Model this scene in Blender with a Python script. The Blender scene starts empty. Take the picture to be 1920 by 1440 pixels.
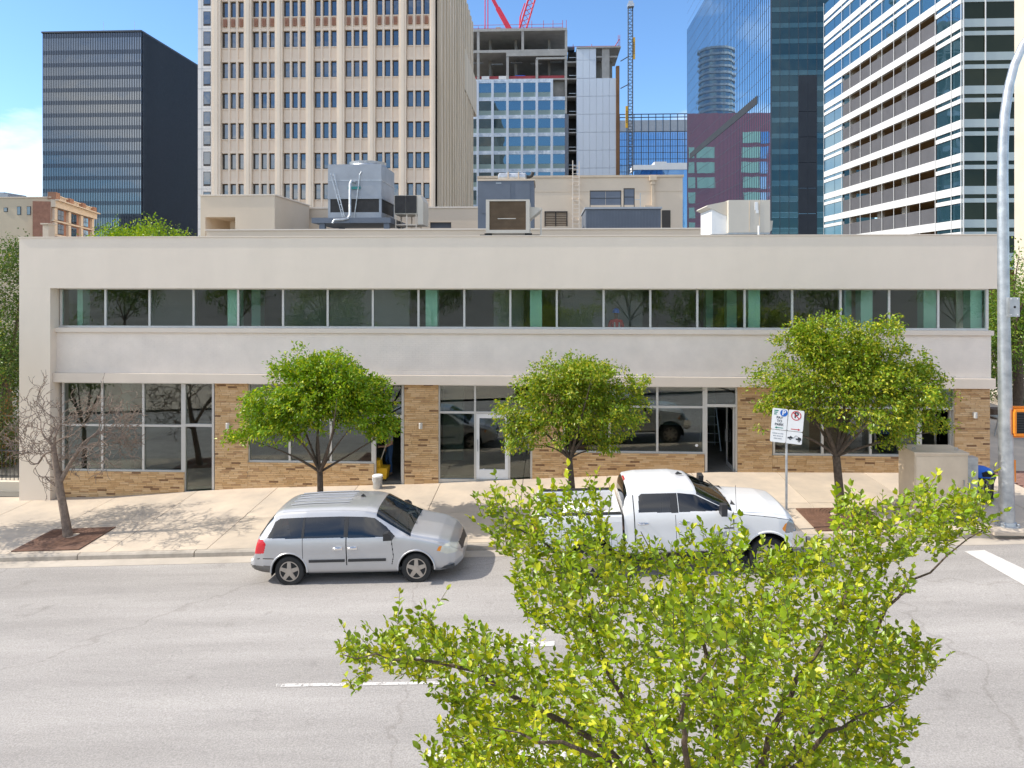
import bpy, bmesh, math, random
import numpy as np
from mathutils import Vector, Matrix

# ------------------------------------------------------------------ camera, sky, sun, exposure
S = bpy.context.scene
COL = S.collection
FPX, CU, HV = 1330.0, 960.0, 522.0          # focal length in photo pixels, centre column, horizon row
YAW = math.radians(2.665)
H = 6.7
CAM = Vector((0, -22, H))
FW = Vector((-math.sin(YAW), math.cos(YAW), 0)); RT = Vector((math.cos(YAW), math.sin(YAW), 0)); UP = Vector((0, 0, 1))
cd = bpy.data.cameras.new('camera'); cam = bpy.data.objects.new('camera', cd); COL.objects.link(cam)
cam.location = CAM; cam.rotation_euler = (math.pi/2, 0, YAW)
cd.sensor_width = 36; cd.lens = FPX*36/1920; cd.shift_y = -(720-HV)/1920; cd.clip_start = .1; cd.clip_end = 6000
S.camera = cam

SUN_EL, SUN_D = math.radians(43), math.radians(4)      # sun from the left, a little in front of the facade
sdir = Vector((math.cos(SUN_EL)*math.cos(SUN_D), math.cos(SUN_EL)*math.sin(SUN_D), -math.sin(SUN_EL)))
w = bpy.data.worlds.new('World'); S.world = w; w.use_nodes = True
nt = w.node_tree; N = nt.nodes; L = nt.links; N.clear()
out = N.new('ShaderNodeOutputWorld'); bg = N.new('ShaderNodeBackground'); bg.inputs[1].default_value = .115
sky = N.new('ShaderNodeTexSky'); sky.sky_type = 'NISHITA'; sky.sun_disc = False
sky.sun_elevation = SUN_EL; sky.sun_rotation = math.atan2(-sdir.x, -sdir.y)
sky.air_density = 1.0; sky.dust_density = .3; sky.ozone_density = 2.5
tc = N.new('ShaderNodeTexCoord')
sep = N.new('ShaderNodeSeparateXYZ'); L.new(tc.outputs['Generated'], sep.inputs[0])
ad = N.new('ShaderNodeMath'); ad.operation = 'MAXIMUM'; ad.inputs[1].default_value = 0.0; L.new(sep.outputs[2], ad.inputs[0])
ad2 = N.new('ShaderNodeMath'); ad2.inputs[1].default_value = .28; L.new(ad.outputs[0], ad2.inputs[0])
dv = N.new('ShaderNodeVectorMath'); dv.operation = 'DIVIDE'; L.new(tc.outputs['Generated'], dv.inputs[0])
cmb = N.new('ShaderNodeCombineXYZ')
for i in range(3): L.new(ad2.outputs[0], cmb.inputs[i])
L.new(cmb.outputs[0], dv.inputs[1])
mp = N.new('ShaderNodeMapping'); mp.inputs['Location'].default_value = (5.5, 15.2, 3); mp.inputs['Scale'].default_value = (1, 1, 1.6)
L.new(dv.outputs[0], mp.inputs[0])
nz = N.new('ShaderNodeTexNoise'); nz.inputs['Scale'].default_value = .95; nz.inputs['Detail'].default_value = 9; nz.inputs['Roughness'].default_value = .56
L.new(mp.outputs[0], nz.inputs[0])
rp = N.new('ShaderNodeValToRGB'); rp.color_ramp.elements[0].position = .455; rp.color_ramp.elements[1].position = .66
L.new(nz.outputs[0], rp.inputs[0])
hs = N.new('ShaderNodeMix'); hs.data_type = 'RGBA'; hs.blend_type = 'MULTIPLY'; hs.inputs[0].default_value = 1
hs.inputs[7].default_value = (.72, .91, 1.08, 1); L.new(sky.outputs[0], hs.inputs[6])
cm = N.new('ShaderNodeMix'); cm.data_type = 'RGBA'; cm.inputs[7].default_value = (9.5, 9.2, 8.8, 1)
cf = N.new('ShaderNodeMath'); cf.operation = 'MULTIPLY'; cf.inputs[1].default_value = .88; L.new(rp.outputs[0], cf.inputs[0])
L.new(cf.outputs[0], cm.inputs[0]); L.new(hs.outputs[2], cm.inputs[6]); L.new(cm.outputs[2], bg.inputs[0]); L.new(bg.outputs[0], out.inputs[0])
sl = bpy.data.lights.new('sun', 'SUN'); sl.energy = 3.0; sl.angle = math.radians(.53); sl.color = (1, .935, .83)
so = bpy.data.objects.new('sun', sl); COL.objects.link(so); so.rotation_euler = sdir.to_track_quat('-Z', 'Y').to_euler(); so.location = (-30, -5, 40)
vs = S.view_settings; vs.view_transform = 'Standard'; vs.look = 'None'; vs.gamma = 1; vs.use_curve_mapping = False; vs.exposure = .92
S.render.engine = 'CYCLES'
S.cycles.max_bounces = 10; S.cycles.transparent_max_bounces = 12; S.cycles.diffuse_bounces = 4; S.cycles.glossy_bounces = 4

R = random.Random(7)
NR = np.random.default_rng(7)

# ------------------------------------------------------------------ geometry helpers
def ray(u, v): return FW + RT*((u-CU)/FPX) + UP*((HV-v)/FPX)
def at(u, v, d): return CAM + ray(u, v)*d                       # a point at camera depth d
def XU(u, Y): r = ray(u, HV); return (Y-CAM.y)/r.y*r.x
def ZV(v, u, Y): r = ray(u, v); return H + (Y-CAM.y)/r.y*r.z

class MB:
    def __init__(s): s.v = []; s.f = []; s.m = []
    def add(s, vs, fs, mi=0):
        b = len(s.v); s.v += [tuple(p) for p in vs]; s.f += [tuple(i+b for i in f) for f in fs]; s.m += [mi]*len(fs)
    def box(s, x0, x1, y0, y1, z0, z1, mi=0):
        s.add([(x0,y0,z0),(x1,y0,z0),(x1,y1,z0),(x0,y1,z0),(x0,y0,z1),(x1,y0,z1),(x1,y1,z1),(x0,y1,z1)],
              [(0,3,2,1),(4,5,6,7),(0,1,5,4),(1,2,6,5),(2,3,7,6),(3,0,4,7)], mi); return s
    def hexa(s, p, mi=0):                                        # 8 points: bottom 4 ccw, top 4
        s.add(p, [(0,3,2,1),(4,5,6,7),(0,1,5,4),(1,2,6,5),(2,3,7,6),(3,0,4,7)], mi); return s
    def prism(s, poly, a, b, axis='y', mi=0):                    # polygon extruded along an axis
        n = len(poly)
        def P(q, t): return (q[0], t, q[1]) if axis == 'y' else ((t, q[0], q[1]) if axis == 'x' else (q[0], q[1], t))
        s.add([P(q, a) for q in poly]+[P(q, b) for q in poly],
              [tuple(range(n)), tuple(range(2*n-1, n-1, -1))]+[(i, i+n, (i+1) % n+n, (i+1) % n) for i in range(n)], mi); return s
    def tube(s, pts, rad, n=8, mi=0, caps=True):
        pts = [Vector(p) for p in pts]; k = len(pts)
        if not hasattr(rad, '__len__'): rad = [rad]*k
        up = None; vs = []
        for i, p in enumerate(pts):
            t = (pts[min(i+1, k-1)]-pts[max(i-1, 0)])
            if t.length < 1e-9: t = Vector((0,0,1))
            t.normalize()
            if up is None: up = t.orthogonal().normalized()
            else:
                up = up-t*up.dot(t)
                up = up.normalized() if up.length > 1e-6 else t.orthogonal().normalized()
            sd = t.cross(up)
            for j in range(n):
                a = 2*math.pi*j/n; vs.append(p+(up*math.cos(a)+sd*math.sin(a))*rad[i])
        fs = [(i*n+j, i*n+(j+1) % n, (i+1)*n+(j+1) % n, (i+1)*n+j) for i in range(k-1) for j in range(n)]
        if caps: fs += [tuple(range(n-1, -1, -1)), tuple((k-1)*n+j for j in range(n))]
        s.add(vs, fs, mi); return s
    def lathe(s, prof, c=(0,0,0), n=24, axis='z', mi=0):         # prof: (r, h) along the axis
        vs = []; k = len(prof)
        for r, h in prof:
            for j in range(n):
                a = 2*math.pi*j/n; x, y = r*math.cos(a), r*math.sin(a)
                q = (x, y, h) if axis == 'z' else ((x, h, y) if axis == 'y' else (h, x, y))
                vs.append((c[0]+q[0], c[1]+q[1], c[2]+q[2]))
        fs = [(i*n+j, i*n+(j+1) % n, (i+1)*n+(j+1) % n, (i+1)*n+j) for i in range(k-1) for j in range(n)]
        fs += [tuple(range(n-1, -1, -1)), tuple((k-1)*n+j for j in range(n))]
        s.add(vs, fs, mi); return s
    def mesh(s, name, mats, smooth=False):
        me = bpy.data.meshes.new(name); me.from_pydata([tuple(p) for p in s.v], [], s.f)
        for m in (mats if isinstance(mats, (list, tuple)) else [mats]): me.materials.append(m)
        if any(s.m): me.polygons.foreach_set('material_index', s.m)
        if smooth: me.polygons.foreach_set('use_smooth', [True]*len(s.f))
        me.update(); return me
    def build(s, name, mats, parent=None, smooth=False, local=False, kind=None):
        if parent is not None and not local:
            o = wloc(parent); s.v = [(p[0]-o[0], p[1]-o[1], p[2]-o[2]) for p in s.v]
        ob = bpy.data.objects.new(name, s.mesh(name, mats, smooth)); COL.objects.link(ob)
        if smooth:
            bm = bmesh.new(); bm.from_mesh(ob.data); bmesh.ops.recalc_face_normals(bm, faces=bm.faces)
            for e in bm.edges:
                if len(e.link_faces) == 2 and e.calc_face_angle(0) > .7: e.smooth = False
            bm.to_mesh(ob.data); bm.free()
        if parent is not None: ob.parent = parent
        if kind: ob['kind'] = kind
        return ob

def wloc(o):
    p = Vector((0,0,0))
    while o is not None: p = p+o.location; o = o.parent
    return p
def thing(name, label, cat, loc=(0,0,0), group=None):
    o = bpy.data.objects.new(name, None); COL.objects.link(o); o.location = loc; o.empty_display_size = .3
    return tag(o, label, cat, group)
def tag(o, label, cat, group=None):
    o['label'] = label; o['category'] = cat
    if group: o['group'] = group
    return o
def struct(o): o['kind'] = 'structure'; return o
def inst(me, name, parent, pos, rot=None, scale=None, local=False):
    o = bpy.data.objects.new(name, me); COL.objects.link(o); o.parent = parent
    o.location = Vector(pos) if local else Vector(pos)-wloc(parent)
    if rot is not None: o.rotation_euler = rot
    if scale is not None: o.scale = scale
    return o
def copy_tree(o, parent=None):
    c = o.copy(); COL.objects.link(c); c.parent = parent
    for ch in list(o.children): copy_tree(ch, c)
    return c
class Plane:                                                     # a facade plane: photo columns and rows to metres
    def __init__(s, Y, u): s.Y = Y; s.u = u
    def x(s, u): return XU(u, s.Y)
    def z(s, v): return ZV(v, s.u, s.Y)
    def box(s, mb, u0, u1, v0, v1, t=.3, pr=0, mi=0):
        mb.box(s.x(u0), s.x(u1), s.Y-pr, s.Y-pr+t, s.z(v1), s.z(v0), mi); return mb

# ------------------------------------------------------------------ materials
def newmat(name):
    m = bpy.data.materials.new(name); m.use_nodes = True; n = m.node_tree.nodes; n.clear()
    return m, n, m.node_tree.links, n.new('ShaderNodeOutputMaterial')
def mat(name, c, rough=.7, var=.15, sc=4.0, bump=0., bsc=60., metal=0., c2=None, spec=.4, streak=None, coat=0.):
    m, n, l, o = newmat(name); b = n.new('ShaderNodeBsdfPrincipled'); l.new(b.outputs[0], o.inputs[0])
    b.inputs['Roughness'].default_value = rough; b.inputs['Metallic'].default_value = metal; b.inputs['Specular IOR Level'].default_value = spec
    if coat: b.inputs['Coat Weight'].default_value = coat; b.inputs['Coat Roughness'].default_value = .04
    g = n.new('ShaderNodeNewGeometry')
    t = n.new('ShaderNodeTexNoise'); t.inputs['Scale'].default_value = sc; t.inputs['Detail'].default_value = 7; t.inputs['Roughness'].default_value = .62
    if streak:
        mp = n.new('ShaderNodeMapping'); mp.inputs['Scale'].default_value = streak; l.new(g.outputs['Position'], mp.inputs[0]); l.new(mp.outputs[0], t.inputs[0])
    else: l.new(g.outputs['Position'], t.inputs[0])
    r = n.new('ShaderNodeValToRGB'); e = r.color_ramp.elements; e[0].position = .3; e[1].position = .7
    c2 = c2 or tuple(x*(1-var) for x in c); k = tuple(min(1, x*(1+var*.5)) for x in c)
    e[0].color = (*c2, 1); e[1].color = (*k, 1); l.new(t.outputs[0], r.inputs[0]); l.new(r.outputs[0], b.inputs['Base Color'])
    if bump:
        t2 = n.new('ShaderNodeTexNoise'); t2.inputs['Scale'].default_value = bsc; t2.inputs['Detail'].default_value = 6; l.new(g.outputs['Position'], t2.inputs[0])
        bp = n.new('ShaderNodeBump'); bp.inputs['Strength'].default_value = 1; bp.inputs['Distance'].default_value = bump
        l.new(t2.outputs[0], bp.inputs['Height']); l.new(bp.outputs[0], b.inputs['Normal'])
    return m
def glass(name, tint, base=.06, ior=1.5, rough=0., wob=0.):       # see-through pane
    m, n, l, o = newmat(name); tr = n.new('ShaderNodeBsdfTransparent'); tr.inputs[0].default_value = (*tint, 1)
    gl = n.new('ShaderNodeBsdfGlossy'); gl.inputs['Roughness'].default_value = rough; gl.inputs[0].default_value = (.95, .97, 1, 1)
    fr = n.new('ShaderNodeFresnel'); fr.inputs[0].default_value = ior
    a = n.new('ShaderNodeMath'); a.inputs[1].default_value = base; a.use_clamp = True; l.new(fr.outputs[0], a.inputs[0])
    mx = n.new('ShaderNodeMixShader'); l.new(a.outputs[0], mx.inputs[0]); l.new(tr.outputs[0], mx.inputs[1]); l.new(gl.outputs[0], mx.inputs[2]); l.new(mx.outputs[0], o.inputs[0])
    if wob: wobble(n, l, [gl, fr], wob)
    return m
def wobble(n, l, targets, dist, sc=.25):
    g = n.new('ShaderNodeNewGeometry'); t = n.new('ShaderNodeTexNoise'); t.inputs['Scale'].default_value = sc; t.inputs['Detail'].default_value = 2
    l.new(g.outputs['Position'], t.inputs[0]); bp = n.new('ShaderNodeBump'); bp.inputs['Strength'].default_value = 1; bp.inputs['Distance'].default_value = dist
    l.new(t.outputs[0], bp.inputs['Height'])
    for q in targets: l.new(bp.outputs[0], q.inputs['Normal'])
def mirror(name, dark, refl, ior=1.8, base=.05, wob=.02, wsc=.25, rough=.02):   # opaque tower glass
    m, n, l, o = newmat(name); d = n.new('ShaderNodeBsdfDiffuse'); d.inputs[0].default_value = (*dark, 1)
    gl = n.new('ShaderNodeBsdfGlossy'); gl.inputs['Roughness'].default_value = rough; gl.inputs[0].default_value = (*refl, 1)
    fr = n.new('ShaderNodeFresnel'); fr.inputs[0].default_value = ior
    a = n.new('ShaderNodeMath'); a.inputs[1].default_value = base; a.use_clamp = True; l.new(fr.outputs[0], a.inputs[0])
    mx = n.new('ShaderNodeMixShader'); l.new(a.outputs[0], mx.inputs[0]); l.new(d.outputs[0], mx.inputs[1]); l.new(gl.outputs[0], mx.inputs[2]); l.new(mx.outputs[0], o.inputs[0])
    if wob: wobble(n, l, [gl], wob, wsc)
    return m
def leafmat(name, trans=.30, gloss=.03):
    m, n, l, o = newmat(name); at_ = n.new('ShaderNodeAttribute'); at_.attribute_name = 'Col'
    oi = n.new('ShaderNodeObjectInfo')
    d = n.new('ShaderNodeBsdfDiffuse'); t = n.new('ShaderNodeBsdfTranslucent'); g = n.new('ShaderNodeBsdfGlossy'); g.inputs['Roughness'].default_value = .38
    g.inputs[0].default_value = (.9, 1, .85, 1)
    br = n.new('ShaderNodeMix'); br.data_type = 'RGBA'; br.blend_type = 'MULTIPLY'; br.inputs[0].default_value = 1; br.inputs[7].default_value = (1.5, 1.35, .35, 1)
    l.new(at_.outputs[0], d.inputs[0]); l.new(at_.outputs[0], br.inputs[6]); l.new(br.outputs[2], t.inputs[0])
    a = n.new('ShaderNodeMixShader'); a.inputs[0].default_value = trans; l.new(d.outputs[0], a.inputs[1]); l.new(t.outputs[0], a.inputs[2])
    b = n.new('ShaderNodeMixShader'); b.inputs[0].default_value = gloss; l.new(a.outputs[0], b.inputs[1]); l.new(g.outputs[0], b.inputs[2]); l.new(b.outputs[0], o.inputs[0])
    return m
M = {}
M['stucco'] = mat('painted stucco', (.76,.665,.555), .85, .045, .8, .006, 2.0, streak=(1.1,1.1,.45))
M['paintbrick'] = mat('painted brick', (.83,.74,.645), .8, .08, 1.5, .002, 70)
M['trimpaint'] = mat('painted trim', (.75,.65,.54), .7, .05, 1.2)
M['alu'] = mat('anodised aluminium', (.62,.61,.58), .38, .06, 2, metal=.35)
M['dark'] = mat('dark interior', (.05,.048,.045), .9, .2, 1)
M['drywall'] = mat('drywall', (.42,.41,.39), .9, .1, .6)
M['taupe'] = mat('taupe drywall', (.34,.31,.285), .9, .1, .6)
M['col'] = mat('green painted column', (.55,.85,.68), .6, .05, 1)
M['intfloor'] = mat('bare concrete floor', (.22,.20,.17), .6, .35, 1.3)
M['ceil'] = mat('ceiling', (.24,.24,.23), .9, .2, .8)
BR = [mat('tan brick', (.64,.42,.215), .85, .10, 9, .002, 90), mat('light tan brick', (.68,.47,.26), .85, .08, 9, .002, 90),
      mat('ochre brick', (.56,.35,.165), .85, .12, 9, .002, 90), mat('brown brick', (.46,.28,.14), .85, .15, 9, .002, 90), mat('dark brick', (.25,.14,.07), .85, .2, 9, .002, 90)]
M['mortar'] = mat('mortar', (.60,.47,.32), .95, .1, 12)
M['glass_up'] = glass('upper window glass', (.90,.965,.93), .035, 1.5)
M['glass_gr'] = glass('shop window glass', (.72,.80,.75), .05, 1.52)
M['conc'] = mat('sidewalk concrete', (.55,.455,.35), .9, .17, .8, .003, 120, c2=(.41,.35,.285))
M['conc2'] = mat('pale sidewalk concrete', (.59,.49,.38), .9, .14, .9, .003, 120, c2=(.45,.385,.315))
M['kerbm'] = mat('kerb concrete', (.42,.37,.31), .9, .3, 2.5, .003, 90)
M['joint'] = mat('dark joint', (.10,.085,.07), .95, .2, 3)
M['paver'] = mat('red brick paver', (.27,.15,.115), .9, .25, 6, .003, 80)
M['white_road'] = mat('road paint', (.64,.61,.575), .8, .22, 5, .002, 150, c2=(.50,.48,.46))
M['rust'] = mat('rusty cast iron', (.16,.085,.055), .8, .35, 6, .003, 60)
M['galv'] = mat('galvanised steel', (.56,.575,.585), .42, .2, 3.5, metal=.75, c2=(.34,.36,.385))
M['black'] = mat('black rubber', (.022,.022,.022), .75, .3, 12)
M['blackp'] = mat('black plastic', (.03,.03,.032), .45, .2, 8)
M['steelcab'] = mat('cabinet paint', (.68,.56,.42), .45, .10, 1.5, c2=(.58,.47,.35))
M['orange'] = mat('orange signal plastic', (.85,.26,.02), .45, .08, 4)
M['white'] = mat('white paint', (.80,.80,.79), .45, .05, 4)
M['bark'] = mat('bark', (.115,.085,.062), .95, .45, 12, .02, 30)
M['deadbark'] = mat('weathered bark', (.25,.19,.148), .95, .4, 10, .012, 40)
M['leaf'] = leafmat('leaf'); M['leafbig'] = leafmat('glossy leaf', .30, .035)

# ------------------------------------------------------------------ ground, road, sidewalk
YK = -4.6                                                         # kerb face
def zroad(x, y):
    c = np.interp(y, [-24,-16.4,-10.5,-7.2,-5.05,YK], [-.12,-.12,.04,.0,-.08,-.10])
    return .042*(max(min(x, 34), -40)+4)+float(c)
def zkerb(x): return zroad(x, YK)+.14 if x < 12.2 else zroad(x, YK)+max(.02, .14-.05*(x-12.2))
BX = [-30,-14.3,-10.5,-9.6,-3.8,.0,5.3,10,14,40]; BZ = [-.62,-.38,-.09,-.03,.19,.42,.68,.72,.76,.9]
def zbase(x): return float(np.interp(x, BX, BZ))
def zwalk(x, y):
    t = min(1, max(0, (y-YK)/(.33-YK))); return zkerb(x)*(1-t)+zbase(x)*t
def hit(u, v, zf=zroad):                                          # photo pixel to a point on the sloping ground
    r = ray(u, v); d = 10.
    for _ in range(40):
        p = CAM+r*d; d = (zf(p.x, p.y)-H)/r.z
    return CAM+r*d
mroad, n, l, o = newmat('worn asphalt')
b = n.new('ShaderNodeBsdfPrincipled'); b.inputs['Roughness'].default_value = .88; b.inputs['Specular IOR Level'].default_value = .25; l.new(b.outputs[0], o.inputs[0])
g = n.new('ShaderNodeNewGeometry')
mpp = n.new('ShaderNodeMapping'); mpp.inputs['Scale'].default_value = (.10, .75, 1); l.new(g.outputs['Position'], mpp.inputs[0])
t1 = n.new('ShaderNodeTexNoise'); t1.inputs['Scale'].default_value = 1.0; t1.inputs['Detail'].default_value = 7; t1.inputs['Roughness'].default_value = .65; l.new(mpp.outputs[0], t1.inputs[0])
r1 = n.new('ShaderNodeValToRGB'); r1.color_ramp.elements[0].position = .32; r1.color_ramp.elements[1].position = .66
r1.color_ramp.elements[0].color = (.285,.265,.247,1); r1.color_ramp.elements[1].color = (.41,.383,.358,1); l.new(t1.outputs[0], r1.inputs[0])
t2 = n.new('ShaderNodeTexNoise'); t2.inputs['Scale'].default_value = 42; t2.inputs['Detail'].default_value = 5; t2.inputs['Roughness'].default_value = .75; l.new(g.outputs['Position'], t2.inputs[0])
r2 = n.new('ShaderNodeValToRGB'); r2.color_ramp.elements[0].position = .3; r2.color_ramp.elements[1].position = .72
r2.color_ramp.elements[0].color = (.62,.62,.62,1); r2.color_ramp.elements[1].color = (1.25,1.25,1.25,1); l.new(t2.outputs[0], r2.inputs[0])
mx = n.new('ShaderNodeMix'); mx.data_type = 'RGBA'; mx.blend_type = 'MULTIPLY'; mx.inputs[0].default_value = 1; l.new(r1.outputs[0], mx.inputs[6]); l.new(r2.outputs[0], mx.inputs[7])
t3 = n.new('ShaderNodeTexNoise'); t3.inputs['Scale'].default_value = 1.1; t3.inputs['Detail'].default_value = 8; t3.inputs['Roughness'].default_value = .7; l.new(g.outputs['Position'], t3.inputs[0])
r3 = n.new('ShaderNodeValToRGB'); r3.color_ramp.elements[0].position = .60; r3.color_ramp.elements[1].position = .80
r3.color_ramp.elements[0].color = (1,1,1,1); r3.color_ramp.elements[1].color = (.62,.61,.60,1); l.new(t3.outputs[0], r3.inputs[0])
mx2 = n.new('ShaderNodeMix'); mx2.data_type = 'RGBA'; mx2.blend_type = 'MULTIPLY'; mx2.inputs[0].default_value = 1; l.new(mx.outputs[2], mx2.inputs[6]); l.new(r3.outputs[0], mx2.inputs[7])
vo = n.new('ShaderNodeTexVoronoi'); vo.feature = 'DISTANCE_TO_EDGE'; vo.inputs['Scale'].default_value = .09
wn = n.new('ShaderNodeTexNoise'); wn.inputs['Scale'].default_value = 1.4; wn.inputs['Detail'].default_value = 5; l.new(g.outputs['Position'], wn.inputs[0])
vm = n.new('ShaderNodeVectorMath'); vm.operation = 'ADD'; l.new(g.outputs['Position'], vm.inputs[0]); l.new(wn.outputs['Color'], vm.inputs[1]); l.new(vm.outputs[0], vo.inputs[0])
r4 = n.new('ShaderNodeValToRGB'); r4.color_ramp.elements[0].position = 0; r4.color_ramp.elements[1].position = .0035
r4.color_ramp.elements[0].color = (.84,.83,.82,1); r4.color_ramp.elements[1].color = (1,1,1,1); l.new(vo.outputs[0], r4.inputs[0])
mx3 = n.new('ShaderNodeMix'); mx3.data_type = 'RGBA'; mx3.blend_type = 'MULTIPLY'; mx3.inputs[0].default_value = 1; l.new(mx2.outputs[2], mx3.inputs[6]); l.new(r4.outputs[0], mx3.inputs[7])
l.new(mx3.outputs[2], b.inputs['Base Color'])
bp = n.new('ShaderNodeBump'); bp.inputs['Distance'].default_value = .006; bp.inputs['Strength'].default_value = 1; l.new(t2.outputs[0], bp.inputs['Height']); l.new(bp.outputs[0], b.inputs['Normal'])
M['asphalt'] = mroad
M['earth'] = mat('ground far off', (.16,.15,.13), .95, .3, .05)

mb = MB(); mb.add([(-3000,-3000,-2.6),(3000,-3000,-2.6),(3000,3000,-2.6),(-3000,3000,-2.6)], [(0,1,2,3)])
struct(mb.build('ground', M['earth']))
xs = list(range(-40, 35, 2)); ys = [-16.4,-14,-12,-10.5,-9,-7.2,-6,-5.06]
mb = MB(); mb.add([(x,y,zroad(x,y)) for y in ys for x in xs], [(j*len(xs)+i, j*len(xs)+i+1, (j+1)*len(xs)+i+1, (j+1)*len(xs)+i) for j in range(len(ys)-1) for i in range(len(xs)-1)])
for p0, p1 in ((14.6, 34),):                                      # side street
    k = [(p0,-5.06),(p1,-5.06)]
struct(mb.build('road', M['asphalt'], smooth=True))
M['gutm'] = mat('gutter concrete', (.47,.415,.35), .9, .2, 1.2)
gut = struct(MB().box(0,.01,0,.01,-3,-2.99).build('gutter', M['kerbm']))
gut.data = (lambda m_: (m_.add([(x,y,zroad(x,y)+.004) for y in (-5.06,YK+.02) for x in xs], [(i,i+1,len(xs)+i+1,len(xs)+i) for i in range(len(xs)-1)]), m_.mesh('gutter', M['gutm']))[1])(MB())
kr = bpy.data.objects.new('kerb', None); COL.objects.link(kr); kr['kind'] = 'structure'
x = -39.0; ki = 0
while x < 33:                                                     # kerb stones with open joints between
    x1 = x+3.02; a, c = x+.012, x1-.012
    q = MB(); sec = lambda X: [(X,YK,zroad(X,YK)-.1),(X,YK+.012,zkerb(X)-.035),(X,YK+.045,zkerb(X)),(X,YK+.15,zkerb(X)+.004),(X,YK+.15,zroad(X,YK)-.1)]
    pts = []; nseg = 4
    for i in range(nseg+1): pts += sec(a+(c-a)*i/nseg)
    q.add(pts, [(i*5+j, i*5+(j+1) % 5, (i+1)*5+(j+1) % 5, (i+1)*5+j) for i in range(nseg) for j in range(5)]+[(4,3,2,1,0),tuple(nseg*5+j for j in range(5))])
    q.build('kerb_stone', M['kerbm'], kr); x = x1; ki += 1
sw = MB(); gx = list(np.arange(-39, 40.1, 1.5))
sw.add([(x,y,zwalk(x,y)-.03) for y in (YK+.14,-2.2,.5) for x in gx], [(j*len(gx)+i,j*len(gx)+i+1,(j+1)*len(gx)+i+1,(j+1)*len(gx)+i) for j in range(2) for i in range(len(gx)-1)])
walk = struct(sw.build('sidewalk', M['joint']))
J0 = XU(520, .3); JS = 2.62
GRATES = []
TREES = [(128, 1020), (602, 998), (1076, 985), (1577, 975)]
TP = []
for (u, v) in TREES:
    r = ray(u, v); Y = -3.25; X = XU(u, Y); TP.append(Vector((X, Y, zwalk(X, Y))))
def slab(x0, x1, y0, y1, mi, name='slab', parent=walk, g=.009, dz=.0):
    nx = max(1, int((x1-x0)/.66)); ny = max(1, int((y1-y0)/.7)); q = MB(); pts = []
    X0, X1, Y0, Y1 = x0+g, x1-g, y0+g, y1-g
    for j in range(ny+1):
        for i in range(nx+1):
            X = X0+(X1-X0)*i/nx; Y = Y0+(Y1-Y0)*j/ny; pts.append((X,Y,zwalk(X,Y)+dz))
    k = len(pts)
    fs = [(j*(nx+1)+i, j*(nx+1)+i+1, (j+1)*(nx+1)+i+1, (j+1)*(nx+1)+i) for j in range(ny) for i in range(nx)]
    rim = [i for i in range(nx+1)]+[j*(nx+1)+nx for j in range(1,ny+1)]+[ny*(nx+1)+i for i in range(nx-1,-1,-1)]+[j*(nx+1) for j in range(ny-1,0,-1)]
    pts += [(pts[i][0],pts[i][1],pts[i][2]-.05) for i in rim]; m_ = len(rim)
    fs += [(rim[(i+1) % m_], rim[i], k+i, k+(i+1) % m_) for i in range(m_)]
    q.add(pts, fs); return q.build(name, mi, parent)
i = -14
x = J0-14*JS
while x < 12.3:
    for (y0, y1) in ((YK+.15,-2.35),(-2.35,.34)):
        # leave a square for the tree grate
        gr = [p for p in TP if y1 < -2 and x-1.1 < p.x < x+JS+1.1]
        slab(x, x+JS, y0, y1, M['conc'] if R.random() < .55 else M['conc2'])
    x += JS
slab(x, x+1.2, YK+.15, .34, M['conc2']); xe = x+1.2
# corner paving of small red bricks with pale bands
mb = MB()
for iy in range(46):
    for ix in range(70):
        a = xe+ix*.215+(.1 if iy % 2 else 0); c = -4.4+iy*.108
        if a > 25: continue
        mb.hexa([(a+px,c+py,zwalk(a+px,c+py)+pz) for pz in (-.03,.004) for px,py in ((.004,.004),(.208,.004),(.208,.102),(.004,.102))])
mb.build('brick_paving', M['paver'], walk, kind='stuff')
slab(xe+.02, 25, .58, 4.0, M['conc2']); 
def sheet(name, poly, z, m, tagk=None):
    q = MB(); q.add([(x_,y_,z(x_,y_)) for x_,y_ in poly], [tuple(range(len(poly)))]); return struct(q.build(name, m))
sheet('side_yard_path', [(15,4),(60,4),(60,40),(15,40)], lambda x_,y_: .72, M['conc2'])
sheet('side_yard_ground', [(-60,.36),(-15.1,.36),(-15.1,40),(-60,40)], lambda x_,y_: -.42, M['earth'])
sheet('opposite_sidewalk', [(-40,-40),(40,-40),(40,-16.4),(-40,-16.4)], lambda x_,y_: .042*(x_+4)+.0, M['conc'])
# painted markings
def marking(name, px, label, m_='white_worn'):
    q = MB(); n_ = 16; a_ = [hit(*p) for p in px]; pts = []
    for i in range(n_+1):
        for e in (a_[0].lerp(a_[1], i/n_), a_[3].lerp(a_[2], i/n_)):
            for t in (0,): pts.append((e.x, e.y, zroad(e.x, e.y)+.008))
    q.add(pts, [(2*i, 2*i+2, 2*i+3, 2*i+1) for i in range(n_)])
    o = q.build(name, M[m_]); o['kind'] = 'structure'; return o
mw, n, l, o = newmat('worn road paint'); pb2 = n.new('ShaderNodeBsdfPrincipled'); pb2.inputs['Base Color'].default_value = (.60,.57,.535,1); pb2.inputs['Roughness'].default_value = .85
trp = n.new('ShaderNodeBsdfTransparent'); g = n.new('ShaderNodeNewGeometry'); t = n.new('ShaderNodeTexNoise'); t.inputs['Scale'].default_value = 14; t.inputs['Detail'].default_value = 6; t.inputs['Roughness'].default_value = .75; l.new(g.outputs['Position'], t.inputs[0])
r = n.new('ShaderNodeValToRGB'); r.color_ramp.elements[0].position = .36; r.color_ramp.elements[1].position = .50; l.new(t.outputs[0], r.inputs[0])
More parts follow.
